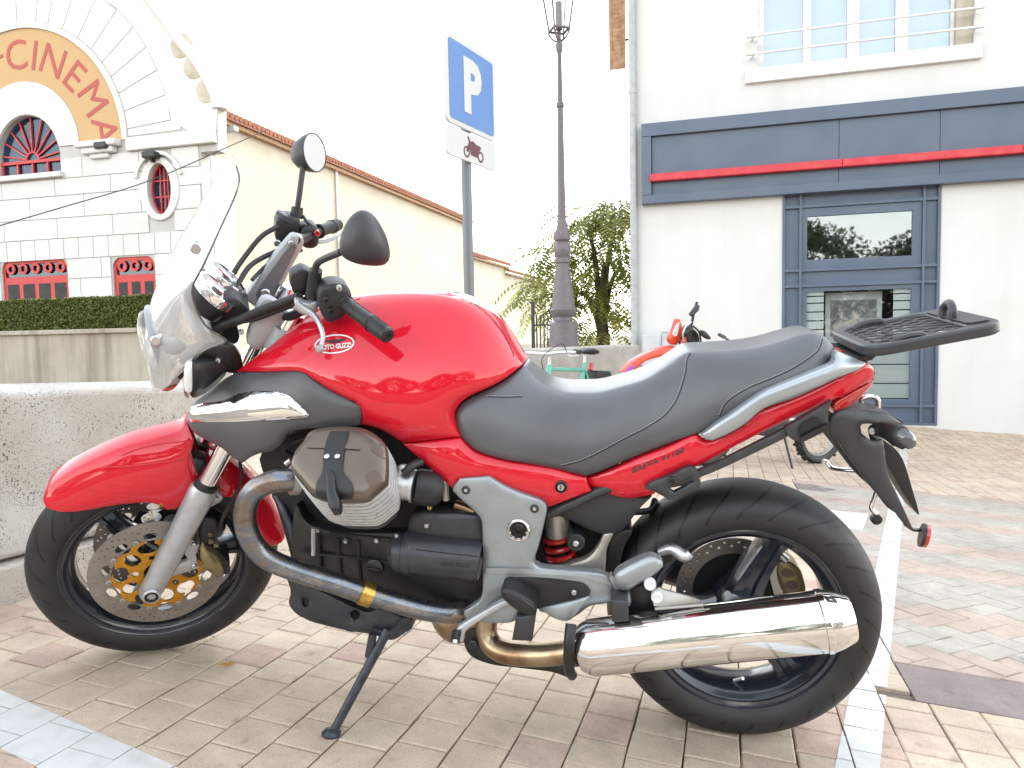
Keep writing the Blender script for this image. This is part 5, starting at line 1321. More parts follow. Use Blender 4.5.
patch('instrument_panel', [(190, 300, .06), (205, 312, .07), (222, 318, .07), (243, 322, .06), (250, 312, .06), (236, 298, .06), (215, 300, .06)], 'black_plastic', moto, STEER, thick=.12, bulge=.005, step=.015)

# ---------------------------------------------------------------- handlebar and controls (steered)
mat('riser_shade_grey', (0.15, 0.16, 0.165), .45, metal=.2)  # darker copy of the nacelle grey, painting shade onto the riser
ris = patch('handlebar_riser', [(303, 238, -.10, 'c'), (294, 235.5, -.10), (288, 240, -.10), (270, 262, -.10), (249, 292, -.10), (246, 299, -.10), (258, 308, -.10), (268, 305, -.10), (277, 296, -.10), (290, 270, -.10), (303, 246, -.10)], 'nacelle_grey', moto, STEER, bulge=.006, thick=.035, step=.012)
patch('riser_shade_sheet', [(289, 248, -.093), (297, 246, -.093), (285, 272, -.093), (272, 294, -.093), (262, 303, -.093), (256, 294, -.093), (272, 270, -.093)], 'riser_shade_grey', ris, STEER, thick=.004, bulge=0.0, step=.012)  # flat darker sheet; the shade of a hollow put into its colour
bolt(265, 293, -.090, .012, ris, pl=STEER); bolt(291, 243, -.092, .006, ris, pl=STEER)
P = [STEER.unp(*q) for q in ((298, 240, -.10), (249, 296, -.10))]
for a in (1,):
    ris2 = patch('handlebar_riser', [(262, 300, .10), (276, 302, .10), (286, 318, .10), (273, 340, .10), (258, 350, .10), (247, 343, .10), (252, 322, .10)], 'nacelle_grey', moto, STEER, bulge=.008, thick=.03, step=.012)
# left side: bar, switch housing, grip
bar_l = F3([(286, 318, .10), (300, 312, .14), (322, 300, .19), (345, 303, .235), (390, 336, .375)])
bar = MB().tube(bar_l, .011, 14, smooth_n=4).build('handlebar', 'black_plastic', moto)
bar_r = [ST @ Vector(((ST.inverted() @ p).x, -(ST.inverted() @ p).y, (ST.inverted() @ p).z)) for p in bar_l]
rq = F3([(296, 240, -.10), (305, 238, -.16), (318, 232, -.24), (338, 225, -.36)])
MB().tube(rq, .011, 14, smooth_n=4).build('handlebar', 'black_plastic', moto)
def grip(a, b, nm='grip'):
    d = (b-a); L = d.length; prof = [(0, .019), (.006, .0205), (.010, .0165), (L*.5, .0165), (L*.66, .0170), (L*.68, .0195), (L*.70, .0168), (L*.98, .0168), (L, .0155)]
    g = MB().lathe(prof, a, d, 24).build(nm, 'rubber', moto, ang=35)
    rib = MB()
    for k in range(24):
        t = 2*math.pi*k/24; dd = d.normalized(); u = dd.orthogonal().normalized(); w = dd.cross(u); o = (u*math.cos(t)+w*math.sin(t))*.0167
        rib.tube([a+dd*L*.72+o, a+dd*L*.96+o], .0009, 4)
        if 3 < k < 9:
            for j in range(6): rib.tube([a+dd*L*(.16+.07*j)+o, a+dd*L*(.185+.07*j)+o], .0013, 4)
    q = rib.build('grip_ribs', 'rubber', g); q['kind'] = 'stuff'
    MB().lathe([(0, .0165), (.006, .0165), (.009, .013), (.009, .006), (.006, .005), (.006, .0005)], b, d, 20).build('bar_end', 'black_plastic', g, ang=35)
    return g
grip(*F3([(344, 303, .235), (386, 334, .375)])); grip(*F3([(318, 231.5, -.25), (337, 225, -.37)]))
# switch housings
sw = patch('switch_housing', [(322, 287, .235), (336, 283, .235), (348, 287, .235), (352, 301, .235), (346, 314, .235), (330, 322, .235), (321, 313, .235), (318, 298, .235)], 'black_plastic', moto, STEER, bulge=.014, thick=.05, step=.009)
for x, y, m in ((339, 288, 'plate_steel'), (326, 300, 'dark_recess'), (331, 311, 'dark_recess')): bolt(x, y, .255, .006, sw, m, STEER)
sw2 = patch('switch_housing', [(302, 228, -.20), (314, 225, -.20), (319, 232, -.20), (317, 246, -.20), (306, 248, -.20), (299, 240, -.20)], 'black_plastic', moto, STEER, bulge=.012, thick=.06, step=.009)
bolt(317, 233, -.185, .008, sw2, 'red_lens', STEER)
# clutch and brake reservoirs
rs1 = patch('fluid_reservoir', [(291, 275, .16, 'c'), (303, 269, .16), (314, 274, .16, 'c'), (311, 292, .16, 'c'), (300, 296, .16), (292, 290, .16)], 'black_plastic', moto, STEER, bulge=.006, thick=.045, step=.008)
rs2 = patch('fluid_reservoir', [(276, 221, -.20, 'c'), (288, 216, -.20), (300, 220, -.20, 'c'), (299, 236, -.20, 'c'), (288, 246, -.20), (276, 240, -.20)], 'black_plastic', moto, STEER, bulge=.008, thick=.06, step=.009)
MB().tube(F3([(286, 219, -.22), (288, 215, -.22)]), [.03, .028], 20, up=(0, 1, 0)).build('cap', 'mirror_shell', rs2)
bolt(277, 243, -.19, .009, rs2, pl=STEER)
# levers
lv = MB().tube(F3([(296, 304, .20), (303, 309, .205), (312, 314, .215), (319, 323, .23), (323, 336, .25), (321, 347, .265)]), [.012, .010, .0075, .006, .0052, .0052], 12, smooth_n=5).build('clutch_lever', 'fork_silver', moto)
p = F3([(319.5, 349, .27)])[0]; MB().lathe([(-.009, .001), (-.008, .005), (-.004, .0085), (.002, .0095), (.007, .006), (.009, .001)], p, (0, .6, -.8), 16).build('lever_ball', 'fork_silver', lv)
patch('lever_mount', [(296, 300, .20), (308, 303, .20), (318, 302, .20), (316, 312, .20), (304, 315, .20), (296, 309, .20)], 'fork_silver', lv, STEER, bulge=.006, thick=.02, step=.008)
tb('brake_lever', [(300, 238, -.22), (315, 242, -.27), (330, 240, -.33), (342, 232, -.40)], [.009, .006, .005, .005], 'fork_silver', moto, STEER)
# mirrors
def mirror(outline, y, stem, tip, parent, glass_n, bulge, sgn):
    mr = patch('mirror', outline, 'mirror_shell', moto, STEER, bulge=bulge, thick=.004, step=.010, pw=.62)
    st_ = tb('mirror_stem', stem, .0075, 'mirror_shell', mr, STEER)
    return mr
mr = mirror([(361, 210.5, .30), (350, 218, .30), (342, 233, .30), (339.5, 247, .30), (343, 257, .30), (355, 263, .30), (372, 265.5, .30), (385, 264, .30), (390, 255, .30), (387, 238, .30), (379, 222, .30), (371, 213, .30)], .3, [(316, 292, .19), (315.5, 272, .20), (317, 264, .21), (324, 259, .23), (341, 252, .29)], None, None, None, .045, 1)
tb('stem_boot', [(312, 297, .18), (314, 284, .185), (316, 270, .195)], [.016, .015, .0135], 'rubber', mr, STEER, 14)
patch('glass', [(361, 212, .296), (351, 219, .296), (343, 233, .296), (341, 247, .296), (344, 256, .296), (355, 262, .296), (372, 264.5, .296), (384, 263, .296), (389, 255, .296), (386, 238, .296), (378, 223, .296), (371, 214, .296)], 'mirror_glass', mr, STEER, thick=.003, step=.02)
# the far mirror shows its glass: a lathe-like cup facing the rider
c = F3([(314, 153, -.30)])[0]; e1 = STEER.unp(308, 133.5, -.30); e2 = STEER.unp(321.5, 172, -.30)
ax3 = (ST.to_3x3() @ Vector((-.80, .52, .10))).normalized()
upv = ((ST @ Vector((e1.x, -.30, e1.y)))-(ST @ Vector((e2.x, -.30, e2.y)))); hh = upv.length/2; upv.normalize(); ax3 = (ax3-upv*ax3.dot(upv)).normalized(); sdv = ax3.cross(upv)
rows = []; nn = 28
for h, k in ((-.062, .16), (-.056, .42), (-.040, .72), (-.018, .93), (.0, 1.0), (.004, .99), (.004, .94)):
    rows.append([c+ax3*h+upv*hh*k*math.cos(t)*(1.0 if math.cos(t) > 0 else .95)+sdv*hh*1.22*k*math.sin(t) for t in [2*math.pi*i/nn for i in range(nn)]])
V = [v for r in rows for v in r]; F_ = [(i*nn+k, i*nn+(k+1) % nn, (i+1)*nn+(k+1) % nn, (i+1)*nn+k) for i in range(len(rows)-1) for k in range(nn)]+[tuple(range(nn))]
m2 = mesh_obj('mirror', V, F_, 'mirror_shell', moto, ang=50)
mesh_obj('glass', [v+ax3*-.001 for v in rows[-1]], [tuple(range(nn))], 'mirror_glass', m2, recalc=False, smooth=False)
tb('mirror_stem', [(297, 218, -.24), (297.5, 208, -.24), (300, 190, -.25), (303, 167, -.27)], .0075, 'mirror_shell', m2, STEER)
tb('stem_boot', [(296, 218, -.235), (297.5, 207, -.24)], [.017, .015], 'rubber', m2, STEER, 14)
# cables and hoses at the bars
for nm, L, r in (('brake_hose', [(279, 226, -.20), (262, 236, -.18), (246, 255, -.15), (233, 275, -.10), (226, 300, -.06)], .0065), ('throttle_cable', [(300, 244, -.17), (280, 250, -.15), (262, 258, -.13), (248, 268, -.10), (236, 288, -.06)], .0065), ('throttle_cable', [(302, 250, -.16), (283, 256, -.14), (266, 266, -.12), (252, 280, -.08)], .005), ('clutch_hose', [(300, 296, .17), (282, 303, .14), (262, 310, .12), (240, 320, .10), (222, 326, .09), (214, 334, .07)], .0105), ('wiring_loom', [(306, 300, .18), (280, 309, .13), (255, 318, .11), (232, 322, .10), (216, 330, .08)], .008), ('switch_cable', [(303, 216, -.23), (307, 222, -.21), (312, 226, -.20)], .004)):
    tb(nm, L, r, 'rubber', moto, STEER, 10)

# ---------------------------------------------------------------- tank, cowls, side cover
tank = patch('fuel_tank', [(236, 372, .125, 'c'), (255, 357, .12), (273, 344, .105), (287, 331, .085), (301, 320, .07), (322, 306, .055), (345, 298, .05), (372, 294, .05), (400, 292.5, .05), (430, 293, .05), (452, 296.5, .05), (470, 303, .05), (487, 314, .05), (500, 328, .05), (511, 345, .05), (519, 358, .05), (523.5, 364, .05, 'c'), (509, 375.6, .09), (494, 385, .115), (475, 393.6, .135), (462.5, 401.4, .14), (455, 413, .145), (457.5, 427, .148), (461, 436.6, .15, 'c'), (432, 439.5, .16), (403, 442.8, .165, 'c'), (389.4, 433.4, .17), (373.8, 426.4, .18), (360, 424.8, .185, 'c'), (362, 408, .188), (351, 400, .188), (329, 389, .185), (314, 379, .182), (301, 372, .175), (270, 372.5, .15)], 'red_paint', moto, bulge=.072, step=.012, shell=True, ang=75, pw=.55)
ttree = bvh_of(tank)
# oval badge
def ell(cx, cy, rx, ry, rot, n=36): return [(cx+rx*math.cos(t)*math.cos(rot)-ry*math.sin(t)*math.sin(rot), cy+rx*math.cos(t)*math.sin(rot)+ry*math.sin(t)*math.cos(rot)) for t in [2*math.pi*i/n for i in range(n)]]
bo, bi = ell(334.5, 344, 20, 9.6, -.10), ell(334.5, 344, 18.6, 8.2, -.10)
V = [cast(ttree, *p, .0012) for p in bo]+[cast(ttree, *p, .0012) for p in bi]
bdg = mesh_obj('badge_ring', V, [(i, (i+1) % 36, 36+(i+1) % 36, 36+i) for i in range(36)], 'decal_white', tank, recalc=False)
def decal_text(s, x, y, size, ang, m, par, tree, shear=0, sx=1.0, bold=0.0, lift=.0015, name='lettering'):
    V, Fc = text_shape(s, 1.0, bold, shear); ca, sa = math.cos(ang), math.sin(ang)
    return mesh_obj(name, [cast(tree, x+(v[0]*sx*size)*ca+(v[1]*size)*sa, y+(v[0]*sx*size)*sa-(v[1]*size)*ca, lift) for v in V], Fc, m, par, recalc=False, smooth=False)
decal_text('MOTO GUZZI', 335, 348.6, 6.6, -.10, 'decal_white', bdg, ttree, bold=.03, sx=.80)
eag = [(322, 341.5), (328, 340), (334, 340.5), (336, 338.4), (338, 340), (342, 338.5), (347, 337.6), (342, 341), (338, 342.6), (333, 343), (328, 342)]
mesh_obj('emblem', [cast(ttree, *p, .0016) for p in eag], [tuple(range(len(eag)))], 'decal_black', bdg, recalc=False, smooth=False)
# far rear quarter trim and chrome of the tank seam
line_on('seam', [(458, 297.5), (474, 304), (488, 314.5), (499, 327), (508, 342), (514, 356)], ttree, .0012, 'dark_recess', tank, .0)
# grey side cowls
cowl_pts = [(236, 372.5, .135, 'c'), (270, 372.5, .158), (301, 372, .182), (314, 379.5, .188), (329, 389, .192), (351, 400, .196), (362, 408, .197), (360, 425, .195, 'c'), (340, 427.5, .198), (308, 428.6, .20), (291, 431.7, .20), (286, 437, .20), (281.5, 445, .20), (272, 451, .198), (261, 453, .195), (250, 457.5, .19), (242.5, 463, .18, 'c'), (233, 457.5, .17), (223, 448, .16), (205, 439, .145), (194, 432, .13), (188, 421.5, .12), (189, 410.5, .115), (195.5, 401, .115), (206.5, 392.5, .115), (216, 385, .12), (226, 378, .125)]
cowl = patch('side_cowl', cowl_pts, 'cowl_grey', moto, bulge=.03, thick=.012, step=.011, mirror=True, ang=60)
ctree = bvh_of(cowl)
onto('chrome_trim', [(190, 408), (203, 403, 1), (222, 400.5), (238, 394), (255, 391.2), (276, 392), (289, 396), (299, 404.5), (309, 415, 1), (305, 418.4), (274, 420), (227, 422), (190, 422, 1), (188, 416)], ctree, 'chrome', cowl, .004, 1.6, thick=.008, puff=.011, pwid=16)
line_on('cowl_seam', [(236, 372.5), (270, 372.5), (301, 372), (314, 379.5), (329, 389), (351, 400), (362, 409), (360, 424)], ctree, .0018, 'rubber', cowl, -.001)
# red side cover under the seat
cov = patch('side_cover', [(403, 444, .168, 'c'), (432, 440.5, .163), (461, 437.7, .152, 'c'), (466, 442.5, .15), (475, 450.5, .15), (487, 455.5, .15), (509, 461, .15), (533, 464.5, .15), (556, 468.5, .15), (574, 474, .15), (586, 477.5, .15, 'c'), (588, 484, .15), (591, 491, .15, 'c'), (570, 499, .15), (549, 507, .15, 'c'), (540, 499.5, .15), (520, 494, .152), (505, 487, .155), (489, 478, .158, 'c'), (460, 480, .162, 'c'), (452, 488, .165, 'c'), (437, 474, .166), (420, 459, .167)], 'red_paint', moto, bulge=.016, thick=.012, step=.010, mirror=True, ang=60)
p = cast(bvh_of(cov), 561, 486.5); ky = MB().lathe([(-.004, .0135), (.004, .0135), (.006, .011), (.002, .0095), (.003, .0085), (.006, .008), (.006, .001)], p, (0, 1, 0), 20).build('lock', 'black_plastic', moto)
MB().lathe([(.0, .0075), (.0068, .0075), (.0068, .001)], p, (0, 1, 0), 18).build('lock_barrel', 'plate_steel', ky)
MB().box((p.x-.001, p.y+.006, p.z-.005), (p.x+.001, p.y+.0075, p.z+.005)).build('key_slot', 'dark_recess', ky, smooth=False)

# ---------------------------------------------------------------- seat
seat = patch('seat', [(524, 365, .045, 'c'), (531, 372, .05), (538, 378, .055), (549, 386, .06), (566, 390.8, .065), (583, 391.5, .07), (600, 390.8, .07), (623, 385, .07), (646, 377.7, .07), (669, 363.5, .065), (683, 353.5, .06), (692, 350.8, .06), (705, 350, .06), (739, 348, .06), (765, 344, .06), (785, 338.5, .06), (799, 333.8, .055), (813, 332, .055), (826, 337.5, .055), (834.5, 349, .055), (834, 358, .07, 'c'), (827, 367, .09), (817, 373, .11), (778, 388, .125), (758.6, 397.5, .13), (739, 409, .13), (719.5, 421, .13), (704, 431, .132), (696, 433.5, .135), (677, 440, .138), (648, 451, .14), (618.6, 463, .142), (599, 471.5, .143), (585.4, 476, .143, 'c'), (560, 469.5, .145), (533, 464, .146), (509, 460, .147), (487, 454.5, .147), (475, 449.5, .147), (466, 441.5, .146), (461, 436, .145), (457.5, 427, .142), (455.5, 413, .138), (463, 402, .13), (476, 394.3, .12), (495, 385.6, .10), (510, 376.2, .075)], 'seat_vinyl', moto, bulge=.04, step=.012, shell=True, ang=80, pw=.5)
stree = bvh_of(seat)
def stitches(L, double=True):
    P, _ = spline_path([Vector((*p, 0)) for p in L], 1, 14); 
    pts = [cast(stree, p.x, p.y, .0004) for p in P]
    MB().tube(pts, .0009, 6).build('seam', 'dark_recess', seat)
    mb = MB(); acc = 0; on = []
    for off in ((-1.3, -1.0),):
        q = [cast(stree, p.x+off[0], p.y+off[1], .0012) for p in P]; d = 0; nxt = 0
        for a, b in zip(q, q[1:]):
            l = (b-a).length
            if l < 1e-6: continue
            while nxt < d+l:
                s = a+(b-a)*((nxt-d)/l); e = s+(b-a).normalized()*.0036; mb.tube([s, e], .0008, 4); nxt += .0058
            d += l
    o = mb.build('stitching', 'stitch', seat); o['kind'] = 'stuff'
stitches([(690.5, 353), (687, 361), (685, 375.6), (677, 399), (665.5, 414.7), (648, 427), (624.5, 439), (599, 452.8), (579.5, 461.6), (562, 465.8)])
stitches([(822.5, 339), (820.5, 346), (816, 353), (797.7, 366), (778, 376), (749, 388), (733, 397.5), (725, 405), (719.8, 416)])
stitches([(487.5, 396.7), (505, 397.2), (523, 396.7)])

# ---------------------------------------------------------------- tail
tail = patch('tail_panel', [(584.4, 478.5, .13, 'c'), (609, 470, .14), (638, 457, .142), (667, 446, .14), (694, 434.5, .138), (709, 440.5, .136), (739, 428, .132), (758.6, 411, .128), (797.7, 396, .12), (836.7, 378, .11), (862, 366.5, .095), (866.5, 361.5, .085, 'c'), (873, 368, .075), (874, 378, .07, 'c'), (856, 389, .085), (831, 401, .105), (778, 424.5, .118), (739, 444, .126), (700, 464.5, .134), (670, 476, .138), (654, 494, .135, 'c'), (634, 497.8, .13), (618.6, 496.7, .128), (599, 490.5, .126), (587, 485, .128)], 'red_paint', moto, bulge=.018, thick=.012, step=.011, mirror=True, ang=60)
tltree = bvh_of(tail)
decal_text('BREVA V1100', 658, 463, 7.2, -.385, 'decal_black', tail, tltree, shear=.35, sx=1.35, bold=.02, lift=.0012)
tl = patch('tail_light', [(836, 400, .09, 'c'), (856, 389.5, .08), (874, 379.5, .06), (875, 372, .05, 'c'), (872, 385, .05), (862, 396, .06), (850, 406, .07), (836, 416, .085, 'c'), (832.5, 408, .095)], 'red_lens', moto, bulge=.01, shell=True, step=.012, ang=60)
patch('tail_bridge', [(838, 352, .03), (856, 356, .03), (868, 362, .03), (872, 370, .03), (856, 386, .03), (838, 376, .03)], 'red_paint', moto, bulge=.004, shell=True, step=.015)
rail = patch('grab_rail', [(701, 434.5, .155, 'c'), (715, 424.5, .16), (729, 415.5, .162), (750.8, 400.5, .16), (768, 390.5, .158), (797.7, 378.5, .15), (821, 369.5, .14), (834, 363.5, .132), (837, 352, .12), (845, 354.5, .11), (856, 358.5, .105), (866, 363, .10, 'c'), (861, 368.5, .11), (836.7, 378.5, .13), (797.7, 396.5, .142), (770, 406, .15), (758.6, 412, .152), (745, 424, .154), (728, 434, .155), (712, 440.6, .155), (705, 439.5, .155)], 'rail_silver', moto, bulge=.012, thick=.03, step=.010, mirror=True, ang=60)
# frame rails for panniers with slotted hooks
pr = patch('pannier_rail', [(652, 490, .155), (690, 474, .155), (715, 464, .152), (740, 451.5, .148), (790, 427, .14), (790, 435, .14), (742, 459, .148), (716, 471, .152), (700, 477.5, .154), (690, 484, .155)], 'dark_plastic', moto, bulge=.004, thick=.014, step=.010, mirror=True)
fb = patch('pannier_hook', [(645, 488, .165, 'c'), (652, 482, .165), (670, 476, .165), (688, 467.5, .165), (697, 470, .165), (701, 484, .165, 'c'), (699, 488, .165), (672, 499.5, .165), (666, 498, .165, 'c'), (655, 492, .165)], 'dark_plastic', moto, bulge=.004, thick=.018, step=.008, mirror=True, holes=([(668, 489, .165), (690, 476.5, .165), (695, 482.5, .165), (674, 493, .165)],))
bolt(672, 480, .169, .008, fb, 'black_plastic')
rb = patch('pannier_hook', [(785, 428, .15, 'c'), (808, 415, .148), (832, 400.5, .14, 'c'), (829, 410, .142), (828, 420, .142), (829, 428, .142), (815, 434, .145), (800, 441, .148), (790, 438, .15)], 'dark_plastic', moto, bulge=.004, thick=.018, step=.008, mirror=True)
patch('hook_slot_shade', [(799, 431, .157), (803, 423, .157), (818, 417, .156), (821, 423, .156), (808, 430, .157), (800, 435, .157)], 'dark_recess', rb, thick=.004, step=.01)  # dark sheet laid on the hook, painting the shade inside a slot
patch('hook_lip', [(800, 438, .160), (829, 424, .158), (830, 428, .158), (803, 442, .160)], 'black_plastic', rb, thick=.01, step=.01)
# rear mudguard, both side blades
mud = patch('rear_mudguard', [(831, 416, .10, 'c'), (843, 409, .095), (870, 412, .08), (889, 415, .07), (903, 424, .06, 'c'), (880, 424, .085), (862, 424, .09), (859, 430, .09), (872, 441, .085), (882, 440, .08), (885, 455, .075), (888, 474, .07), (899, 498, .06), (913, 529, .05, 'c'), (904, 524, .052), (890, 506, .06), (874, 491, .07), (860, 472, .08), (846, 454, .088), (838, 442, .09), (829, 434, .1), (828, 424, .1)], 'dark_plastic', moto, bulge=.012, thick=.008, step=.011, mirror=True)
patch('mudguard_top', [(842, 409, .09), (870, 411, .075), (889, 414.5, .065), (904, 424, .055), (884, 421, .06), (860, 417, .075)], 'mirror_shell', mud, bulge=.003, shell=True, step=.012)
patch('number_plate_holder', [(878, 440, .03), (892, 446, .03), (903, 460, .03), (912, 488, .03), (919, 515, .03), (906, 498, .03), (896, 480, .03), (886, 462, .03)], 'black_plastic', mud, bulge=.003, shell=True, step=.014)
for s in (1, -1):
    Q = [Vector((p.x, p.y*s, p.z)) for p in A_([(872, 430, .075), (886, 430, .12), (900, 437, .155), (908, 446, .165)])]
    ts = MB().tube(Q, [.011, .019, .024, .014], 16, smooth_n=5, flat=.85).build('turn_signal', 'black_plastic', moto)
    MB().tube([Q[1]+Vector((0, .006*s, .004)), Q[2]+Vector((-.004, .010*s, .003)), Q[3]+Vector((-.004, .006*s, .001))], [.012, .0185, .010], 14, smooth_n=4).build('lens', 'smoke_lens', ts)
bolt(871.5, 431, .10, .007, mud)
tb('reflector_stalk', [(905, 524, .05), (913, 529.5, .03), (920, 530, .0)], .004, 'black_plastic', mud)
p = SIDE.at(925.5, 536, .0); axr = (Vector((-1, .25, -.1))).normalized(); rfl = MB().lathe([(-.006, .026), (.004, .026), (.006, .023), (.006, .001)], p, axr, 24).build('reflector', 'red_lens', moto)
MB().lathe([(-.010, .027), (-.003, .0275)], p, axr, 24).build('reflector_back', 'black_plastic', rfl)
tb('lock_ring', [(861, 404, -.02), (862, 399, -.02), (870, 396.5, -.02), (877, 399, -.02), (878, 407, -.02), (876, 410, -.02)], .006, 'chrome', moto)
tb('pannier_stay', [(862, 471, -.08), (845, 470, -.10), (832, 468, -.12), (826, 462, -.13), (823, 461, -.13)], .006, 'chrome', moto)
tb('pannier_stay', [(877, 488, -.04), (873, 500, -.05), (871, 508, -.05), (876, 514, -.05)], .006, 'chrome', moto)
p = SIDE.at(876, 519, -.05); MB().lathe([(-.006, .0125), (.006, .0125), (.008, .010), (.008, .001)], p, (0, 1, 0), 18).build('stay_knob', 'black_plastic', moto)

# ---------------------------------------------------------------- luggage rack
RKn = [SIDE.at(859.5, 347.5, .135), SIDE.at(1006, 322, .125)]
RKf = [SIDE.at(833, 330, -.135), SIDE.at(948, 305.5, -.125)]
o0 = (RKn[0]+RKf[0])/2; o1 = (RKn[1]+RKf[1])/2
rx_ = (o1-o0).normalized(); ry_ = ((RKn[0]-RKf[0])+(RKn[1]-RKf[1])); ry_ = (ry_-rx_*ry_.dot(rx_)).normalized(); rz_ = rx_.cross(ry_); rz_ = rz_ if rz_.z > 0 else -rz_
Lr = (o1-o0).length; hwid = .135
print('rack', Lr, o0, o1, rx_, ry_, rz_)
def rk(u, v, w): return o0+rx_*u+ry_*v+rz_*w
def rk_plate(name, loop, holes, t, z0, m, par):
    v2, T, _ = tri_fill([Vector(p) for p in loop], 0, [[Vector(p) for p in h] for h in holes]); n = len(v2); ed = {}
    for q in T:
        for a, b in zip(q, q[1:]+q[:1]): ed[(a, b)] = 1
    V = [rk(v.x, v.y, z0) for v in v2]+[rk(v.x, v.y, z0-t) for v in v2]
    return mesh_obj(name, V, list(T)+[tuple(i+n for i in q[::-1]) for q in T]+[(b, a, a+n, b+n) for a, b in ed if (b, a) not in ed], m, par, bevel=.006, seg=3)
def rr2(u0, u1, v0, v1, r, n=5): return [(a, b) for a, b in rrect(u0, u1, v0, v1, r, n)]
rack = rk_plate('luggage_rack', rr2(0, Lr, -hwid, hwid, .045), [rr2(.026, Lr-.06, -hwid+.024, hwid-.024, .02)], .024, .0, 'dark_plastic', moto)
grid = []
wv = hwid-.022; u0g, u1g = .024, Lr-.058
for k in range(-12, 28):
    for sg_ in (1, -1):
        P_ = []
        for i in range(41):
            u = u0g+(u1g-u0g)*i/40; v = sg_*((u-u0g)*.62)+(k*.034-.16)
            if abs(v) <= wv: P_.append((u, v))
        if len(P_) > 2: grid.append((P_[0], P_[-1]))
for a, b in grid: MB().tube([rk(*a, -.008), rk(*b, -.008)], .0021, 6).build('rack_bar', 'dark_plastic', rack)
rk_plate('rear_web', rr2(Lr-.058, Lr-.014, -hwid+.03, hwid-.03, .015), [], .004, .004, 'mirror_shell', rack)
for v in (-hwid+.022, hwid-.022):
    MB().tube([rk(.055, v, -.008), rk(.062, v, -.001), rk(.085, v, .003), rk(.11, v, .001), rk(.118, v, -.008)], .0075, 8, smooth_n=4).build('rack_hook', 'dark_plastic', rack)
MB().tube([rk(Lr-.055, -.022, .0), rk(Lr-.050, -.020, .022), rk(Lr-.047, 0, .032), rk(Lr-.050, .020, .022), rk(Lr-.055, .022, .0)], .0085, 10, smooth_n=5).build('rack_latch', 'dark_plastic', rack)
patch('rack_mount', [(840, 356, .09), (862, 357, .09), (880, 352, .09), (872, 360, .09), (858, 362, .09), (846, 362, .09)], 'black_plastic', rack, thick=.18, step=.015)

# ---------------------------------------------------------------- engine
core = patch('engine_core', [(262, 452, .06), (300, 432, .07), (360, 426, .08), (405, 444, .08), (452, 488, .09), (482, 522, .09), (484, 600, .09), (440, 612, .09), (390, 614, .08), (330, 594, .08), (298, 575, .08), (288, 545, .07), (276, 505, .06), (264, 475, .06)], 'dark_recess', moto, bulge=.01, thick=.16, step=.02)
crank = patch('crankcase', [(296, 505, .11), (306, 522, .115), (332, 531, .12), (396, 532, .12), (440, 528, .125), (481, 530, .125), (483, 598, .12), (455, 609, .115), (400, 608, .11), (345, 590, .11), (312, 578, .11), (298, 568, .11), (292, 540, .11)], 'engine_black', moto, bulge=.012, thick=.23, step=.016)
for x0, y0_, x1, y1_ in ((318, 535, 320, 570), (338, 538, 340, 578), (358, 540, 360, 585), (300, 552, 395, 562), (330, 533, 398, 540)): tb('rib', [(x0, y0_, .128), (x1, y1_, .128)], .0045, 'engine_black', crank, n=6)
tb('steel_rod', [(313.5, 528, .145), (313.5, 555, .145)], .0055, 'aluminium', crank, n=10)
p = SIDE.at(375, 567, .13); oc = MB().lathe([(0, .021), (.008, .021), (.010, .018), (.010, .001)], p, (0, 1, .1), 20).build('oil_cap', 'engine_black', crank); MB().box((p.x-.016, p.y+.008, p.z-.004), (p.x+.016, p.y+.016, p.z+.004)).build('cap_grip', 'engine_black', oc, bevel=.002)
tb('corrugated_hose', [(276, 494, .05), (283, 508, .07), (291, 526, .08), (297, 548, .09), (299, 565, .09)], .011, 'stand_steel', moto)
for x, y in ((318, 530), (346, 541), (377, 540)): bolt(x, y, .135, .006, crank)
# starter motor and its cover
stm = patch('starter_cover', [(414, 513, .15), (440, 512, .152), (470, 514, .152), (482, 520, .15), (482, 560, .15), (440, 550, .15), (412, 545, .15), (408, 528, .148)], 'engine_grey', moto, bulge=.014, thick=.06, step=.011)
bolt(427, 525, .166, .006, stm)
st2 = MB().tube(A_([(392, 552, .165), (397, 552, .165), (405, 552.5, .165), (406, 552.5, .165), (413, 553, .165), (414, 553, .165), (478, 560, .165), (481, 560.5, .165)]), [.034, .044, .046, .049, .049, .0465, .0465, .043], 30).build('starter_motor', 'engine_grey', moto, ang=30)
sttree = bvh_of(st2)
decal_text('MOTO GUZZI', 455, 566.5, 5.2, .06, 'engine_black', st2, sttree, sx=.9, bold=.03, lift=.001)
line_on('seam', [(416, 549.5), (445, 553), (478, 556.5)], sttree, .0012, 'dark_recess', st2, .0003)
for x, y in ((397, 535), (398, 569)): bolt(x, y, .175, .005, st2)
# cylinder: axis leans out to the left at 45 degrees
cn = Vector((0, math.sin(R_(44)), math.cos(R_(44)))); cv = Vector((0, -math.cos(R_(44)), math.sin(R_(44))))
c0 = SIDE.at(342, 465, .285)
CY = Plane(BIKE, O=c0, U=(1, 0, 0), V=cv, N=cn)
cover_px = [(311, 433), (304, 444), (297, 452), (292.5, 464), (293.5, 473), (311, 494.5, 'c'), (327, 500), (363, 500.5), (372, 496), (386.5, 483.5, 'c'), (388, 476), (387, 448), (377, 437), (363, 430), (342, 428.5), (326, 429.5)]
cp3 = [(p[0], p[1], 0.0) + ((p[2],) if len(p) > 2 else ()) for p in cover_px]
head = patch('valve_cover', cp3, 'brown_alloy', moto, CY, bulge=.030, thick=.012, step=.010, pw=.30, ang=50)
htree = bvh_of(head)
onto('cover_pad', [(372, 446), (384, 443), (387, 452), (386, 459), (378, 455), (371, 450)], htree, 'dull_brown', head, .001, 2.5, thick=.002)
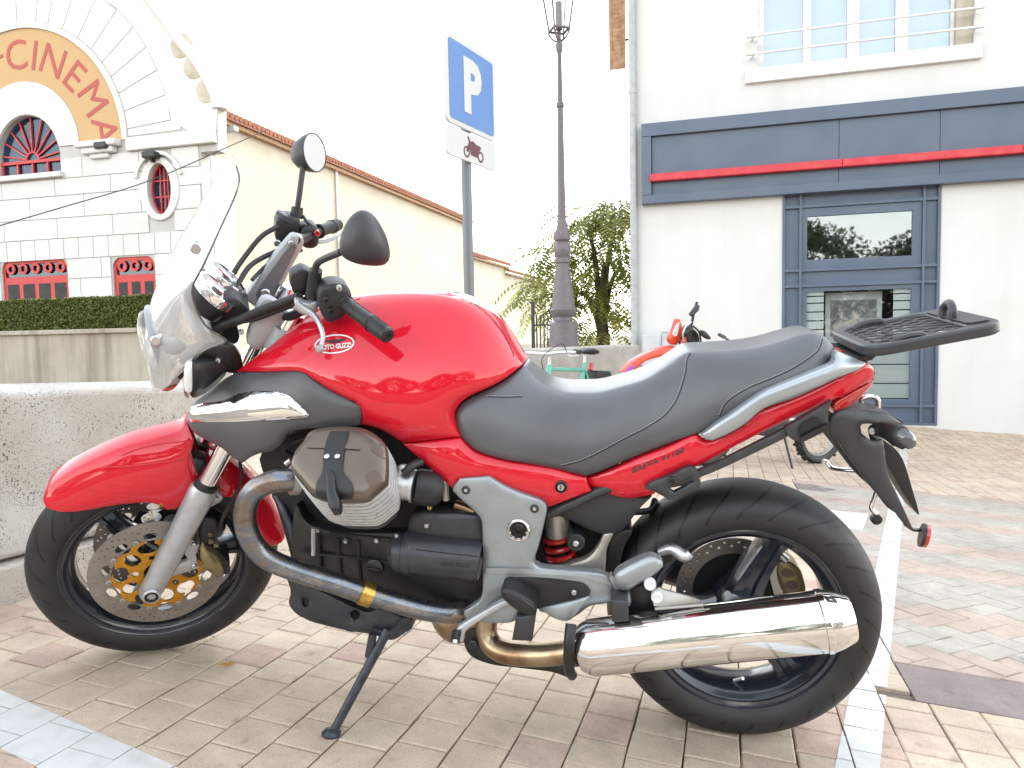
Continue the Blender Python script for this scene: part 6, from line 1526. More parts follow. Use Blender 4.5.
onto('cover_pad', [(367, 473), (376, 470), (382, 478), (380, 489), (372, 488), (366, 480)], htree, 'dull_brown', head, .001, 2.5, thick=.002)
onto('cover_ridge', [(306, 447), (325, 443.5), (345, 443.5), (360, 449), (345, 448.5), (325, 448)], htree, 'brown_alloy', head, .004, 2.5, thick=.006)
# stacked cooling fins below it
uvp = [CY.unp(p[0], p[1], 0) for p in cover_px]; cxy = sum((Vector((q.x, q.y)) for q in uvp), Vector((0, 0)))/len(uvp)
lp_ = closed_spline([Vector((q.x, q.y, 0)) for q in uvp], [len(p) > 2 for p in cover_px], .02)
def fin(off, sc, t, nm, m, par):
    n = len(lp_); V = []
    for o in (off, off-t):
        for q in lp_: V.append(CY.pt((cxy.x+(q.x-cxy.x)*sc, cxy.y+(q.y-cxy.y)*sc, o)))
    return mesh_obj(nm, V, [tuple(range(n)), tuple(range(2*n-1, n-1, -1))]+[(i, (i+1) % n, n+(i+1) % n, n+i) for i in range(n)], m, par, ang=30)
cyl = fin(-.012, .87, .16, 'cylinder', 'fin_root_shade', moto)
for k in range(8): fin(-.0145-k*.0152, 1.02+.02*math.sin(k*.5)-.006*max(0, k-5), .0068, 'fin', 'fin_alloy', cyl)
# plastic guard strap over the cover
gs = onto('head_guard', [(330, 431, 1), (349, 431, 1), (345, 446), (343, 460), (343, 471), (352, 484), (352, 499.5, 1), (339, 500), (327, 500), (316, 497.5, 1), (316, 484), (322, 472), (323.5, 456), (325.5, 444)], htree, 'black_plastic', head, .006, 2.5, thick=.009)
patch('guard_foot', [(326, 472, .034), (334, 472, .034), (336, 490, .034), (340, 502, .030), (338, 510, .028), (332, 511, .028), (327, 500, .032)], 'black_plastic', gs, CY, bulge=.006, thick=.022, step=.009)
for x, y in ((327, 456.5), (337.5, 456.5)):
    p = cast(htree, x, y, .007); MB().lathe([(0, .0055), (.002, .0055), (.003, .004), (.003, .001)], p, cn, 14).build('screw', 'bolt_steel', gs)
# intake
it = MB().tube(A_([(386, 483, .19), (391, 483.5, .19), (392, 483.5, .19), (411, 486, .185), (412, 486, .185), (415, 486.5, .185)]), [.040, .040, .033, .033, .037, .037], 22).build('throttle_body', 'aluminium', moto, ang=30)
MB().tube(A_([(414, 486.5, .185), (418, 487, .182), (434, 489, .17), (438, 489.5, .165)]), [.036, .040, .040, .034], 22).build('intake_boot', 'rubber', it)
for L, r in (([(398, 476, .20), (402, 468, .2), (408, 470, .2)], .009), ([(396, 496, .2), (400, 500, .2)], .007)): tb('throttle_boss', L, r, 'aluminium', it)
tb('injector', [(404, 474, .21), (412, 466, .2), (421, 462, .18)], .010, 'black_plastic', it)
tb('fuel_rail', [(436, 478, .15), (437, 500, .15)], .009, 'plate_steel', moto); tb('fuel_rail', [(445, 482, .14), (446, 500, .14)], .008, 'plate_steel', moto)
tb('brown_hose', [(455, 505, .13), (465, 508, .13), (474, 512, .13)], .012, 'straw_steel', moto)
bolt(430, 507, .16, .006, moto, 'brass')
tb('spark_lead', [(292, 455, .14), (284, 450, .16), (292, 443, .16), (306, 438, .15)], .006, 'rubber', moto)
tb('head_bolt', [(286, 464, .20), (291, 460, .20)], .006, 'bolt_steel', moto)
# ---------------------------------------------------------------- exhaust
hd_ = MB().tube(A_([(300, 480, .25), (288, 480, .265), (272, 482, .28), (257, 489, .285), (248, 501, .285), (245, 517, .285), (248, 533, .28), (257, 549, .27), (272, 561, .26), (300, 572, .24), (335, 583, .22), (366, 594, .20), (400, 604, .18), (430, 611, .165), (452, 613, .15), (462, 611, .13)]), [.024]*16, 22, smooth_n=5).build('exhaust_header', 'blued_steel', moto, ang=60)
fl_ = MB().tube(A_([(298, 480, .252), (291, 480, .262)]), [.032, .032], 22).build('exhaust_flange', 'plate_steel', hd_)
MB().tube(A_([(361, 592, .204), (372, 596, .197)]), [.0275, .0275], 22).build('clamp', 'brass', hd_); MB().tube(A_([(363, 601, .21), (372, 603, .205)]), .006, 10).build('clamp_screw', 'brass', hd_)
MB().tube([Vector((p.x, -p.y, p.z)) for p in A_([(300, 480, .25), (288, 480, .265), (257, 489, .285), (245, 517, .285), (257, 549, .27), (300, 572, .24), (366, 594, .20), (430, 611, .165), (462, 611, .13)])], .023, 16, smooth_n=5).build('exhaust_header', 'blued_steel', moto)
patch('collector_box', [(433, 617, .10), (470, 612, .11), (490, 616, .11), (484, 632, .11), (466, 642, .10), (450, 642, .10), (438, 633, .10)], 'straw_steel', moto, bulge=.02, thick=.2, step=.014)
mp_ = MB().tube(A_([(489, 612, .12), (486, 630, .125), (492, 645, .14), (508, 653, .16), (535, 655, .18), (562, 653, .195), (580, 650, .205)]), [.026]*7, 20, smooth_n=5).build('link_pipe', 'straw_steel', moto)
mA, mB_ = SIDE.at(578, 648.5, .215), SIDE.at(852, 618, .235); md = (mB_-mA).normalized(); mL = (mB_-mA).length
print('muffler L', mL)
muf = MB().lathe([(0, .030), (.004, .048), (.022, .058), (.026, .0585), (.03, .0605), (mL-.062, .0625), (mL-.060, .0645), (mL-.050, .0645), (mL-.048, .0625), (mL-.03, .058), (mL-.004, .047), (mL, .043), (mL-.004, .030)], mA, md, 56, caps=False).build('muffler', 'muffler_steel', moto, ang=28)
MB().lathe([(mL-.006, .031), (mL-.05, .03), (mL-.05, .001)], mA, md, 24, caps=False).build('outlet', 'dark_recess', muf)
MB().tube(A_([(569, 652, .205), (578, 651, .21)]), [.032, .033], 20).build('inlet_collar', 'plate_steel', muf)
tb('muffler_clamp', [(571, 624, .24), (569, 645, .26), (569, 668, .25), (572, 675, .225)], .012, 'black_plastic', muf, n=10)
patch('muffler_bracket', [(654, 606, .215, 'c'), (652, 591, .2), (660, 588, .2), (664, 590, .2, 'c'), (690, 597, .215), (702, 602, .22), (703, 606, .22, 'c'), (680, 608, .22)], 'plate_steel', moto, bulge=.002, thick=.006, step=.01)
tb('bracket_seam', [(655, 609, .228), (703, 605, .228)], .003, 'plate_steel', moto)
for x, y in ((650, 584), (657, 597)):
    p = SIDE.at(x, y, .21); MB().lathe([(-.006, .013), (.004, .013), (.007, .0115), (.007, .007), (.0045, .0065), (.0045, .001)], p, (0, 1, 0), 20).build('mount_bolt', 'clear_lens', moto)
# ---------------------------------------------------------------- frame plate, pegs, pedals
pls = [(460, 478.5, .172, 'c'), (489, 476.5, .172, 'c'), (505, 486, .172), (522, 493.5, .172), (541, 500.5, .17), (546.5, 508, .17), (545, 520, .17), (539, 545, .17), (534.5, 560, .17), (540, 567, .17), (567, 570, .172), (590, 572, .174), (606, 575.5, .176), (614, 584, .176), (617, 597, .176, 'c'), (608, 603, .176), (590, 606, .176), (579, 614, .176), (567, 621, .174, 'c'), (550, 614, .174), (538, 608.5, .174), (520, 603, .174), (503, 600, .174), (490, 610, .174), (468, 619, .174, 'c'), (464, 612.5, .174), (481, 598, .174), (482.5, 567, .172), (482, 526, .172), (477, 514, .172), (458, 496.5, .172), (452.5, 488.5, .172)]
fp = patch('frame_plate', pls, 'silver_paint', moto, bulge=.012, thick=.022, step=.0095, mirror=True, ang=50)
fptree = bvh_of(fp)
onto('plate_rib', [(486, 568, 1), (534, 569), (567, 572), (603, 577.5), (612, 586), (606, 584), (580, 577), (534, 574), (487, 574, 1)], fptree, 'silver_paint', fp, .006, 2.5, thick=.008)
def ringat(px, py, prof, m, par, tree=fptree, nm='bolt', ax=(0, 1, 0), n=28): return MB().lathe(prof, cast(tree, px, py), ax, n, caps=False).build(nm, m, par, ang=35)
bs = ringat(518.5, 530, [(-.004, .0255), (.003, .0255), (.005, .0235), (.005, .0215), (.002, .0205), (.002, .0195)], 'chrome', fp, nm='pivot_ring')
ringat(518.5, 530, [(.0025, .0205), (.001, .019), (.001, .0005)], 'dark_recess', bs, nm='pivot_recess')
ringat(519.5, 527.5, [(.001, .0115), (.010, .0115), (.011, .010), (.004, .0085), (.004, .0005)], 'black_plastic', bs, nm='pivot_nut')
for k in range(5):
    t = math.pi*(1.08+.21*k); q = (518.5+8.4*math.cos(t), 530-8.4*math.sin(t)); ringat(*q, [(.001, .0028), (.004, .0028), (.005, .002), (.005, .0002)], 'bolt_steel', bs, nm='pivot_screw', n=10)
for x, y in ((466, 490), (534.5, 508.5)): ringat(x, y, [(-.002, .0095), (.003, .0095), (.005, .008), (.005, .0055), (.002, .005), (.002, .0005)], 'engine_grey', fp); ringat(x, y, [(.0022, .0042), (.0035, .004), (.0035, .0003)], 'bolt_steel', fp, nm='bolt_socket')
hg = patch('heel_guard', [(501, 589, .188, 'c'), (512, 578.5, .188), (545, 580, .19), (579, 583.5, .19), (584, 585, .19), (590.5, 592, .19), (585, 596, .19), (560, 603, .19), (537.5, 609, .19, 'c'), (522, 604, .19), (506, 599, .19)], 'black_plastic', moto, bulge=.003, thick=.012, step=.010)
for x, y in ((526.5, 590.3), (574, 592)): ringat(x, y, [(-.002, .006), (.004, .006), (.006, .0045), (.006, .0025), (.003, .002), (.003, .0002)], 'bolt_steel', hg, bvh_of(hg))
wd_ = patch('peg_bracket', [(539, 609, .192), (580, 599, .192), (590, 596.5, .192), (584, 604, .194), (570, 620, .198), (556, 619, .196), (546, 613, .194)], 'silver_paint', moto, bulge=.006, thick=.014, step=.010)
# rider peg (rubber) reaching towards the viewer
pg = patch('footpeg', [(501, 590, .235, 'c'), (507, 587.5, .235), (520, 593, .245), (533, 602, .245), (537, 606, .24, 'c'), (536, 611, .24), (531, 615.5, .24), (519, 611, .24), (508, 603, .235), (502, 597, .235)], 'rubber', moto, bulge=.010, thick=.055, step=.008)
line_on('tread_line', [(504, 592), (517, 596), (529, 604), (535, 609)], bvh_of(pg), .002, 'dark_plastic', pg, .001)
tb('peg_bolt', [(529, 616, .22), (532, 619, .225)], .006, 'bolt_steel', pg)
# gear lever
gl_ = patch('gear_lever', [(456, 630, .24), (462, 624, .24), (480, 613, .235), (505, 600, .225), (512, 603, .225), (500, 609, .225), (484, 618, .235), (466, 631, .24), (463, 642, .245), (457, 642, .245)], 'fork_silver', moto, bulge=.006, thick=.014, step=.009)
tb('lever_rubber', [(457, 632, .25), (455, 641, .27)], [.010, .010], 'rubber', gl_); tb('lever_tip', [(455.3, 640, .27), (454.8, 643.5, .275)], .006, 'aluminium', gl_)
patch('lever_arm', [(488, 613, .21), (505, 603, .21), (518, 606, .21), (522, 614, .21), (512, 622, .21), (496, 623, .21), (482, 622, .21)], 'silver_paint', gl_, bulge=.005, thick=.014, step=.01)
# rubber blocks
def block(name, pts, y, d, par, m='rubber'):
    return patch(name, [(p[0], p[1], y, 'c') for p in pts], m, par, bulge=.005, thick=d, step=.008)
block('shift_rubber', [(516, 617), (536, 614), (532, 641), (512, 640)], .235, .03, moto, 'dark_plastic')
block('passenger_peg', [(611, 600), (628, 601), (629, 621), (612, 622)], .24, .05, moto, 'dark_plastic')
hb = patch('passenger_bracket', [(614, 576, .20), (622, 568, .20), (645, 557, .20), (656, 557, .20), (663, 563, .20), (660, 570, .20), (640, 583, .20), (628, 590, .20), (618, 588, .20)], 'silver_paint', moto, bulge=.014, thick=.022, step=.009)
patch('peg_clevis', [(609, 577, .19), (616, 578, .19), (622, 592, .19), (629, 594, .19), (630, 606, .19), (612, 606, .19), (617, 596, .19)], 'silver_paint', hb, bulge=.004, thick=.02, step=.009)
patch('strap_pad', [(629, 594, .17), (642, 586, .17), (650, 592, .17), (655, 616, .17), (632, 616, .17)], 'black_plastic', moto, thick=.02, bulge=.004, step=.012)
tb('speed_sensor', [(660, 552, .12), (672, 549, .13), (684, 556, .14), (690, 553, .14)], [.010, .012, .014, .010], 'aluminium', moto)
tb('sensor_wire', [(662, 556, .12), (667, 551, .13), (672, 543, .13), (676, 551, .13)], .003, 'rubber', moto)
# lower guard under the engine with the stand mount
bp_ = patch('belly_bracket', [(283, 569, .13, 'c'), (296, 578, .135), (330, 596, .14), (365, 612, .145), (379, 609.5, .145), (403, 618, .145, 'c'), (390, 630.5, .15), (372, 629, .15), (352, 632, .15), (338, 627, .145), (318, 619, .145), (312, 620.5, .145, 'c'), (298, 615, .14), (289, 604, .135), (290.5, 590, .13)], 'engine_grey', moto, bulge=.004, thick=.012, step=.010, holes=([(305.5+4*math.cos(t), 603+4*math.sin(t), .14) for t in [2*math.pi*i/12 for i in range(12)]], [(355+5*math.cos(t), 615+5*math.sin(t), .145) for t in [2*math.pi*i/12 for i in range(12)]]))
patch('sump', [(292, 570, .08), (330, 590, .09), (380, 606, .09), (404, 610, .09), (412, 628, .09), (400, 633, .09), (376, 634, .08), (330, 626, .08), (298, 612, .07)], 'engine_black', moto, bulge=.02, thick=.17, step=.016)
patch('stand_mount', [(371, 629, .165), (390, 631, .165), (403, 618, .16), (412, 620, .15), (408, 630, .15), (392, 640, .155), (374, 634, .165)], 'stand_steel', moto, bulge=.004, thick=.03, step=.01)
# side stand reaching the paving
ft = Gp(331.5, 735); ftl = (BIKE.inverted() @ LOT4) @ ft; top_ = SIDE.at(388, 630, .155)
sd = MB().tube([top_, top_+(ftl-top_)*.5, ftl+(top_-ftl).normalized()*.012], [.0135, .0125, .0115], 14, flat=.75).build('side_stand', 'stand_steel', moto)
nrm = (BIKE.inverted().to_3x3() @ (LOT @ Vector((0, 0, 1)))).normalized(); MB().lathe([(.001, .021), (.006, .022), (.012, .016), (.016, .008)], ftl, nrm, 18).build('stand_foot', 'stand_steel', sd)
sp0, sp1 = SIDE.at(373, 634, .175), SIDE.at(367.5, 664, .19)
MB().tube([sp0, sp0+(sp1-sp0)*.75], .010, 10).build('spring_sleeve', 'engine_grey', sd)
pts = []; ax = (sp1-sp0).normalized(); u = ax.orthogonal().normalized(); w = ax.cross(u)
for i in range(60): t = i/59; pts.append(sp0+(sp1-sp0)*(.70+.25*t)+(u*math.cos(t*30)+w*math.sin(t*30))*.0065)
MB().tube(pts, .0016, 6).build('spring', 'bolt_steel', sd)
# centre-stand lug and linkage under the plate
patch('stand_lug', [(464, 640, .13), (470, 630, .13), (486, 632, .13), (486, 648, .13), (500, 656, .15), (540, 662, .17), (560, 668, .19), (572, 672, .2), (570, 678, .2), (552, 672, .18), (520, 668, .16), (490, 664, .14), (470, 655, .13)], 'engine_black', moto, bulge=.004, thick=.03, step=.011)
bolt(473.5, 643.5, .14, .010, moto, 'engine_grey')
# ---------------------------------------------------------------- under the seat: subframe, shock, guards
tb('subframe_tube', [(548, 514, .13), (580, 500, .135), (600, 491, .135), (640, 478, .12)], .0115, 'dark_plastic', moto)
patch('inner_guard', [(547, 512, .10), (580, 500, .11), (600, 491, .11), (640, 498, .11), (652, 496, .11), (640, 508, .11), (622, 530, .10), (606, 534, .10), (585, 528, .10), (566, 518, .10)], 'dark_plastic', moto, bulge=.008, thick=.03, step=.012, mirror=True)
tb('cross_bar', [(634, 512, .03), (650, 510, .0), (655, 500, -.03)], .008, 'black_plastic', moto)
sk0, sk1 = SIDE.at(556, 512, .06), SIDE.at(562, 566, .06)
sk = MB().tube([sk0, sk0+(sk1-sk0)*.42], .030, 20).build('shock_absorber', 'plate_steel', moto); MB().tube([sk0+(sk1-sk0)*.42, sk1], .017, 14).build('damper_rod', 'black_plastic', sk)
ax = (sk1-sk0).normalized(); u = ax.orthogonal().normalized(); w = ax.cross(u); pts = []
for i in range(90): t = i/89; pts.append(sk0+(sk1-sk0)*(.40+.55*t)+(u*math.cos(t*22)+w*math.sin(t*22))*.032)
MB().tube(pts, .0062, 8).build('spring', 'spring_red', sk)
p = SIDE.at(576, 541.5, .12); ln = MB().lathe([(-.05, .021), (.006, .021), (.009, .018), (.009, .001)], p, (0, 1, 0), 22).build('linkage_bush', 'black_plastic', moto); MB().lathe([(.008, .007), (.013, .007), (.015, .005), (.015, .0005)], p, (0, 1, 0), 14).build('bolt', 'bolt_steel', ln)
patch('swingarm_guard', [(552, 568, .09), (585, 558, .10), (598, 545, .10), (604, 534, .10), (614, 532, .10), (607, 548, .10), (606, 562, .10), (602, 574, .10), (575, 572, .10)], 'plate_steel', moto, bulge=.010, thick=.015, step=.011)
patch('hugger', [(606, 545, .08), (616, 532, .08), (632, 531, .08), (624, 548, .08), (617, 575, .08), (606, 574, .08)], 'black_plastic', moto, bulge=.006, thick=.16, step=.013)
patch('recess_shade_block', [(534, 510, .03), (556, 500, .03), (620, 510, .03), (610, 560, .03), (590, 575, .03), (534, 568, .03)], 'dark_recess', moto, thick=.10, step=.02)  # near-black slab filling the gap, its shade put into the colour
# rear caliper
rc = patch('brake_caliper', [(775, 563, -.075), (788, 560, -.075), (799, 567, -.075), (804, 580, -.075), (805, 592, -.075), (794, 596, -.075), (782, 592, -.075), (776, 578, -.075)], 'caliper_gold', moto, bulge=.012, thick=.05, step=.009)
for x, y in ((787, 573), (792, 585)): onto('piston_cover', ell(x, y, 6.5, 4.5, .2, 16), bvh_of(rc), 'dull_brown', rc, .001, 2.5, thick=.003)
tb('caliper_pin', [(778, 553, -.07), (786, 560, -.07)], .010, 'aluminium', rc)
patch('caliper_bracket', [(770, 575, -.07), (778, 566, -.07), (783, 592, -.07), (776, 598, -.07)], 'plate_steel', rc, thick=.01, step=.012)

# ================================================================== RED TRAIL BIKE BY THE SHOP
mat('trail_red', (0.62, 0.045, 0.012), .35, coat=.4, noise=(8, (.58, .05, .02), .4, .7))
mat('trail_white', (0.72, 0.70, 0.70), .4)
mat('trail_purple', (0.36, 0.10, 0.42), .4)
LI = LOT4.inverted()
g0 = Gp(815, 463.5); g1 = Gp(668, 466); hd2 = (g1-g0); hd2.z = 0; hd2.normalize(); lf = Vector((0, 0, 1)).cross(hd2)
MD = LOT4 @ Matrix(((hd2.x, lf.x, 0, g0.x), (hd2.y, lf.y, 0, g0.y), (0, 0, 1, 0), (0, 0, 0, 1))) @ Matrix.Rotation(-.10, 4, 'X')
trail = empty('trail_motorcycle', MD); tag(trail, 'small red trail motorcycle parked by the shop wall behind the seat', 'motorcycle')
DPl = Plane(MD)
def D3(L): return P3(DPl, L)
def knobby(name, cx, R, par):
    M = Matrix.Translation((cx, 0, R)); rr_ = R-.075
    rim = MB().lathe([(-.022, rr_), (-.024, rr_-.012), (-.012, rr_-.022), (.012, rr_-.022), (.024, rr_-.012), (.022, rr_)], (0, 0, 0), (0, 1, 0), 40, closed=True).build(name, 'plate_steel', par, M=M)
    prof = [(-.030, rr_-.004), (-.045, rr_+.02), (-.046, rr_+.045), (-.030, rr_+.062), (0, rr_+.066), (.030, rr_+.062), (.046, rr_+.045), (.045, rr_+.02), (.030, rr_-.004)]
    MB().lathe(prof, (0, 0, 0), (0, 1, 0), 48, closed=True).build('tyre', 'tyre_rubber', rim)
    kb = MB()
    for k in range(34):
        t = 2*math.pi*k/34
        for y in ((-.034, .034) if k % 2 else (-.012, .012)): kb.box((-.011, y-.009, R-.014), (.011, y+.009, R), Matrix.Rotation(t, 4, 'Y'))
    o = kb.build('tread_knobs', 'tyre_rubber', rim, smooth=False); o['kind'] = 'stuff'
    for k in range(18):
        t = 2*math.pi*k/18; u = t+.5*(1 if k % 2 else -1); s = .03*(1 if k % 4 < 2 else -1)
        MB().tube([(.03*math.cos(u), s, .03*math.sin(u)), ((rr_-.018)*math.cos(t), 0, (rr_-.018)*math.sin(t))], .0016, 4).build('spoke', 'bolt_steel', rim)
    MB().lathe([(-.04, .02), (-.04, .034), (.04, .034), (.04, .02)], (0, 0, 0), (0, 1, 0), 18).build('hub', 'aluminium', rim)
    return rim
knobby('rear_wheel', 0, .325, trail); knobby('front_wheel', 1.42, .345, trail)
dfen = patch('front_fender', [(624, 372, .04, 'c'), (633, 363, .04), (645, 355, .04), (659, 349.5, .04), (673, 346, .04), (677, 349, .045), (670, 355, .05), (653, 358.5, .05), (642, 363.5, .05), (631, 373.5, .045)], 'trail_red', trail, DPl, bulge=.015, shell=True, step=.03)
dtree_M = MD.inverted(); 
patch('fender_graphic', [(625, 371.5, .066), (631, 366, .066), (636, 365.5, .066), (630, 372, .066)], 'trail_purple', dfen, DPl, thick=.004, step=.03)
patch('number_board', [(671, 338, .03), (675.5, 329, .03), (679, 319, .03), (682, 327, .03), (680.5, 338, .03), (676, 345, .03), (672, 343, .03)], 'trail_red', trail, DPl, bulge=.012, shell=True, step=.02)
patch('board_panel', [(672.5, 334, .045), (677, 324, .045), (679.5, 322, .045), (677, 336, .045)], 'trail_white', trail, DPl, thick=.004, step=.03)
for s in (1, -1):
    a, b = Vector((1.42, .095*s, .345)), Vector((1.10, .095*s, 1.02)); fk = MB().tube([a, b], [.026, .022], 12).build('fork_leg', 'plate_steel', trail)
    MB().tube([b+Vector((0, 0, .0)), b+Vector((-.01, .06*s, .06)), b+Vector((-.06, .22*s, .11)), b+Vector((-.12, .40*s, .14))], .011, 10, smooth_n=4).build('handlebar', 'black_plastic', trail)
    MB().tube([b+Vector((-.095, .30*s, .125)), b+Vector((-.125, .415*s, .142))], .017, 10).build('grip', 'rubber', trail)
MB().tube(D3([(690, 330, .05), (692, 322, .05), (694, 312, .05), (697, 302, .05)]), .012, 10, smooth_n=3).build('control_arm', 'black_plastic', trail)
MB().tube(D3([(690.5, 315, .06), (696, 309, .06), (697.5, 305, .06)]), [.02, .026, .02], 10).build('control_pod', 'dark_plastic', trail)
patch('headstock', [(685, 331, .03), (690, 325, .03), (695, 331, .03), (698, 342, .03), (694, 350, .03), (687, 352, .03), (683, 344, .03)], 'engine_black', trail, DPl, bulge=.01, shell=True, step=.03)
patch('radiator_shroud', [(682, 340, .09), (688, 337, .10), (690, 345, .11), (697, 349, .11), (690, 354, .11), (682, 352, .10)], 'trail_red', trail, DPl, bulge=.01, thick=.01, step=.03)
for L_, r_, m_ in (([(684, 330, .10), (688, 338, .11), (687, 350, .10)], .012, 'rubber'), ([(691, 322, .08), (686, 326, .10), (683, 334, .11), (684, 344, .10)], .008, 'bolt_steel'), ([(693, 326, .06), (699, 332, .08), (701, 342, .08)], .008, 'rubber'), ([(688, 327, .1), (694, 334, .1), (693, 345, .1)], .014, 'engine_grey'), ([(685, 334, .12), (691, 330, .13), (697, 336, .12), (698, 348, .12)], .016, 'engine_black'), ([(683, 348, .12), (690, 343, .12), (698, 345, .12)], .018, 'rubber')):
    MB().tube(D3(L_), r_, 8, smooth_n=4).build('hose', m_, trail)
patch('hand_guard', [(700, 331, .20), (705, 331, .20), (711, 338, .20), (708, 339.5, .20), (702, 336, .20)], 'black_plastic', trail, DPl, bulge=.01, thick=.01, step=.02)
def sx_(name, pts, m, bulge, step=.04): # side outline in metres (x,z,y)
    class _L:
        out = ID
        def unp(s, x, z, y): return Vector((x, z, y))
        def pt(s, q): return Vector((q[0], q[2], q[1]))
    return patch(name, pts, m, trail, _L(), bulge=bulge, shell=True, step=step)
sx_('tank', [(1.10, .98, .05), (.98, .99, .06), (.80, .93, .06), (.72, .86, .07), (.84, .70, .10), (1.05, .66, .12), (1.18, .78, .09)], 'trail_red', .05)
sx_('seat', [(.86, .95, .05), (.6, .90, .06), (.2, .92, .06), (.0, .95, .05), (.02, .89, .07), (.3, .83, .08), (.62, .81, .08), (.8, .84, .07)], 'rubber', .02)
sx_('rear_fender', [(.12, .90, .05), (-.12, .93, .05), (-.36, .99, .03), (-.34, .95, .05), (-.1, .85, .07), (.14, .80, .08)], 'trail_red', .02)
sx_('engine', [(.98, .62, .06), (.78, .68, .08), (.6, .56, .1), (.55, .38, .1), (.7, .30, .1), (.95, .32, .09), (1.02, .45, .07)], 'engine_grey', .03)
for s in (1, -1):
    MB().tube([(0, .09*s, .325), (.35, .08*s, .42), (.58, .06*s, .46)], .022, 10, smooth_n=3).build('swingarm', 'aluminium', trail)
MB().tube([(1.12, 0, .95), (.95, .04, .62), (.85, .05, .34), (.62, .05, .30)], .018, 10, smooth_n=4).build('frame_tube', 'plate_steel', trail)
MB().tube([(1.08, 0, .92), (.6, .05, .80), (.1, .06, .82)], .016, 10, smooth_n=4).build('subframe', 'plate_steel', trail)
MB().tube([(.95, -.08, .5), (.7, -.12, .55), (.4, -.12, .66), (.05, -.13, .74)], [.02, .022, .04, .045], 12, smooth_n=4).build('exhaust', 'plate_steel', trail)
MB().tube([(.55, .06, .32), (.57, .25, .02)], .011, 8).build('side_stand', 'stand_steel', trail)

# ================================================================== GREEN BICYCLE AGAINST THE BLOCK
mat('bicycle_green', (0.10, 0.40, 0.32), .35, coat=.4)
pb = LI @ at_depth(552, 351, 5.5); vd = LI.to_3x3() @ ray(552, 351); vd.z = 0; vd.normalize(); side_ = Vector((0, 0, 1)).cross(vd)      # side_: image left
hdg = (-vd*math.cos(.50)+side_*math.sin(.50)).normalized(); lf = Vector((0, 0, 1)).cross(hdg)
o_ = pb-hdg*.92; hb_ = pb.z-.015
MBI = LOT4 @ Matrix(((hdg.x, lf.x, 0, o_.x), (hdg.y, lf.y, 0, o_.y), (0, 0, 1, 0), (0, 0, 0, 1))) @ Matrix.Rotation(.06, 4, 'X')
bic = empty('bicycle', MBI); tag(bic, 'turquoise green city bicycle leaning by the concrete block and lamp post', 'bicycle')
print('bicycle bar height', hb_)
def bwheel(name, cx):
    R = .335; M = Matrix.Translation((cx, 0, R))
    rim = MB().lathe([(-.012, R-.03), (-.012, R-.046), (.012, R-.046), (.012, R-.03)], (0, 0, 0), (0, 1, 0), 48, closed=True).build(name, 'aluminium', bic, M=M)
    MB().lathe([(-.016, R-.034), (-.02, R-.016), (-.012, R-.003), (0, R), (.012, R-.003), (.02, R-.016), (.016, R-.034)], (0, 0, 0), (0, 1, 0), 48, closed=True).build('tyre', 'tyre_rubber', rim)
    for k in range(20):
        t = 2*math.pi*k/20; u = t+.6*(1 if k % 2 else -1); MB().tube([(.02*math.cos(u), .03*(1 if k % 4 < 2 else -1), .02*math.sin(u)), ((R-.04)*math.cos(t), 0, (R-.04)*math.sin(t))], .0013, 4).build('spoke', 'bolt_steel', rim)
    MB().tube([(0, -.045, 0), (0, .045, 0)], .014, 10).build('hub', 'aluminium', rim)
bwheel('rear_wheel', 0); bwheel('front_wheel', 1.06)
MB().tube([(.86, 0, .83), (.90, 0, .66)], .023, 12).build('head_tube', 'bicycle_green', bic)
for L, r in (([(.865, 0, .80), (.26, 0, .80)], .016), ([(.89, 0, .68), (.43, 0, .29)], .019), ([(.43, 0, .29), (.24, 0, .86)], .017)): MB().tube(L, r, 12).build('frame_tube', 'bicycle_green', bic)
for s in (1, -1):
    MB().tube([(.0, .06*s, .335), (.26, .02*s, .80)], .009, 8).build('seat_stay', 'bicycle_green', bic); MB().tube([(0, .06*s, .335), (.43, .03*s, .29)], .010, 8).build('chain_stay', 'bicycle_green', bic)
    MB().tube([(1.06, .05*s, .335), (.98, .05*s, .50), (.91, .035*s, .66)], .012, 8, smooth_n=3).build('fork_blade', 'bicycle_green', bic)
    MB().tube([(.93, .30*s, hb_+.0), (.90, .235*s, hb_+.01)], .017, 10).build('grip', 'rubber', bic)
    MB().tube([(.93, .20*s, hb_-.01), (.98, .24*s, hb_-.03), (.97, .31*s, hb_-.03)], .006, 6, smooth_n=3).build('brake_lever', 'aluminium', bic)
    MB().tube([(.95, .2*s, hb_), (1.05, .2*s, hb_+.06), (1.08, .06*s, hb_-.05), (.93, .02*s, hb_-.2)], .003, 6, smooth_n=5).build('brake_cable', 'rubber', bic)
MB().tube([(.92, -.29, hb_), (.93, -.12, hb_), (.92, 0, hb_-.01), (.93, .12, hb_), (.92, .29, hb_)], .012, 10, smooth_n=4).build('handlebar', 'aluminium', bic)
MB().tube([(.86, 0, .82), (.855, 0, hb_-.02), (.92, 0, hb_-.01)], .014, 10).build('stem', 'aluminium', bic)
MB().tube([(.245, 0, .84), (.23, 0, .93)], .013, 10).build('seat_post', 'aluminium', bic)
MB().tube([(.08, 0, .96), (.18, 0, .965), (.30, 0, .955), (.38, 0, .94)], [.07, .085, .04, .02], 14, smooth_n=3, flat=.35, up=(0, 1, 0)).build('saddle', 'rubber', bic)
MB().tube([(.10, 0, .86), (.12, 0, .80)], .022, 10).build('rear_lamp', 'red_lens', bic)
patch_bag = MB().box((-.18, -.07, .70), (.10, .07, .80)).build('rack_bag', 'black_plastic', bic, bevel=.02)
MB().tube([(.43, -.06, .29), (.43, .06, .29)], .03, 12).build('crank', 'black_plastic', bic)
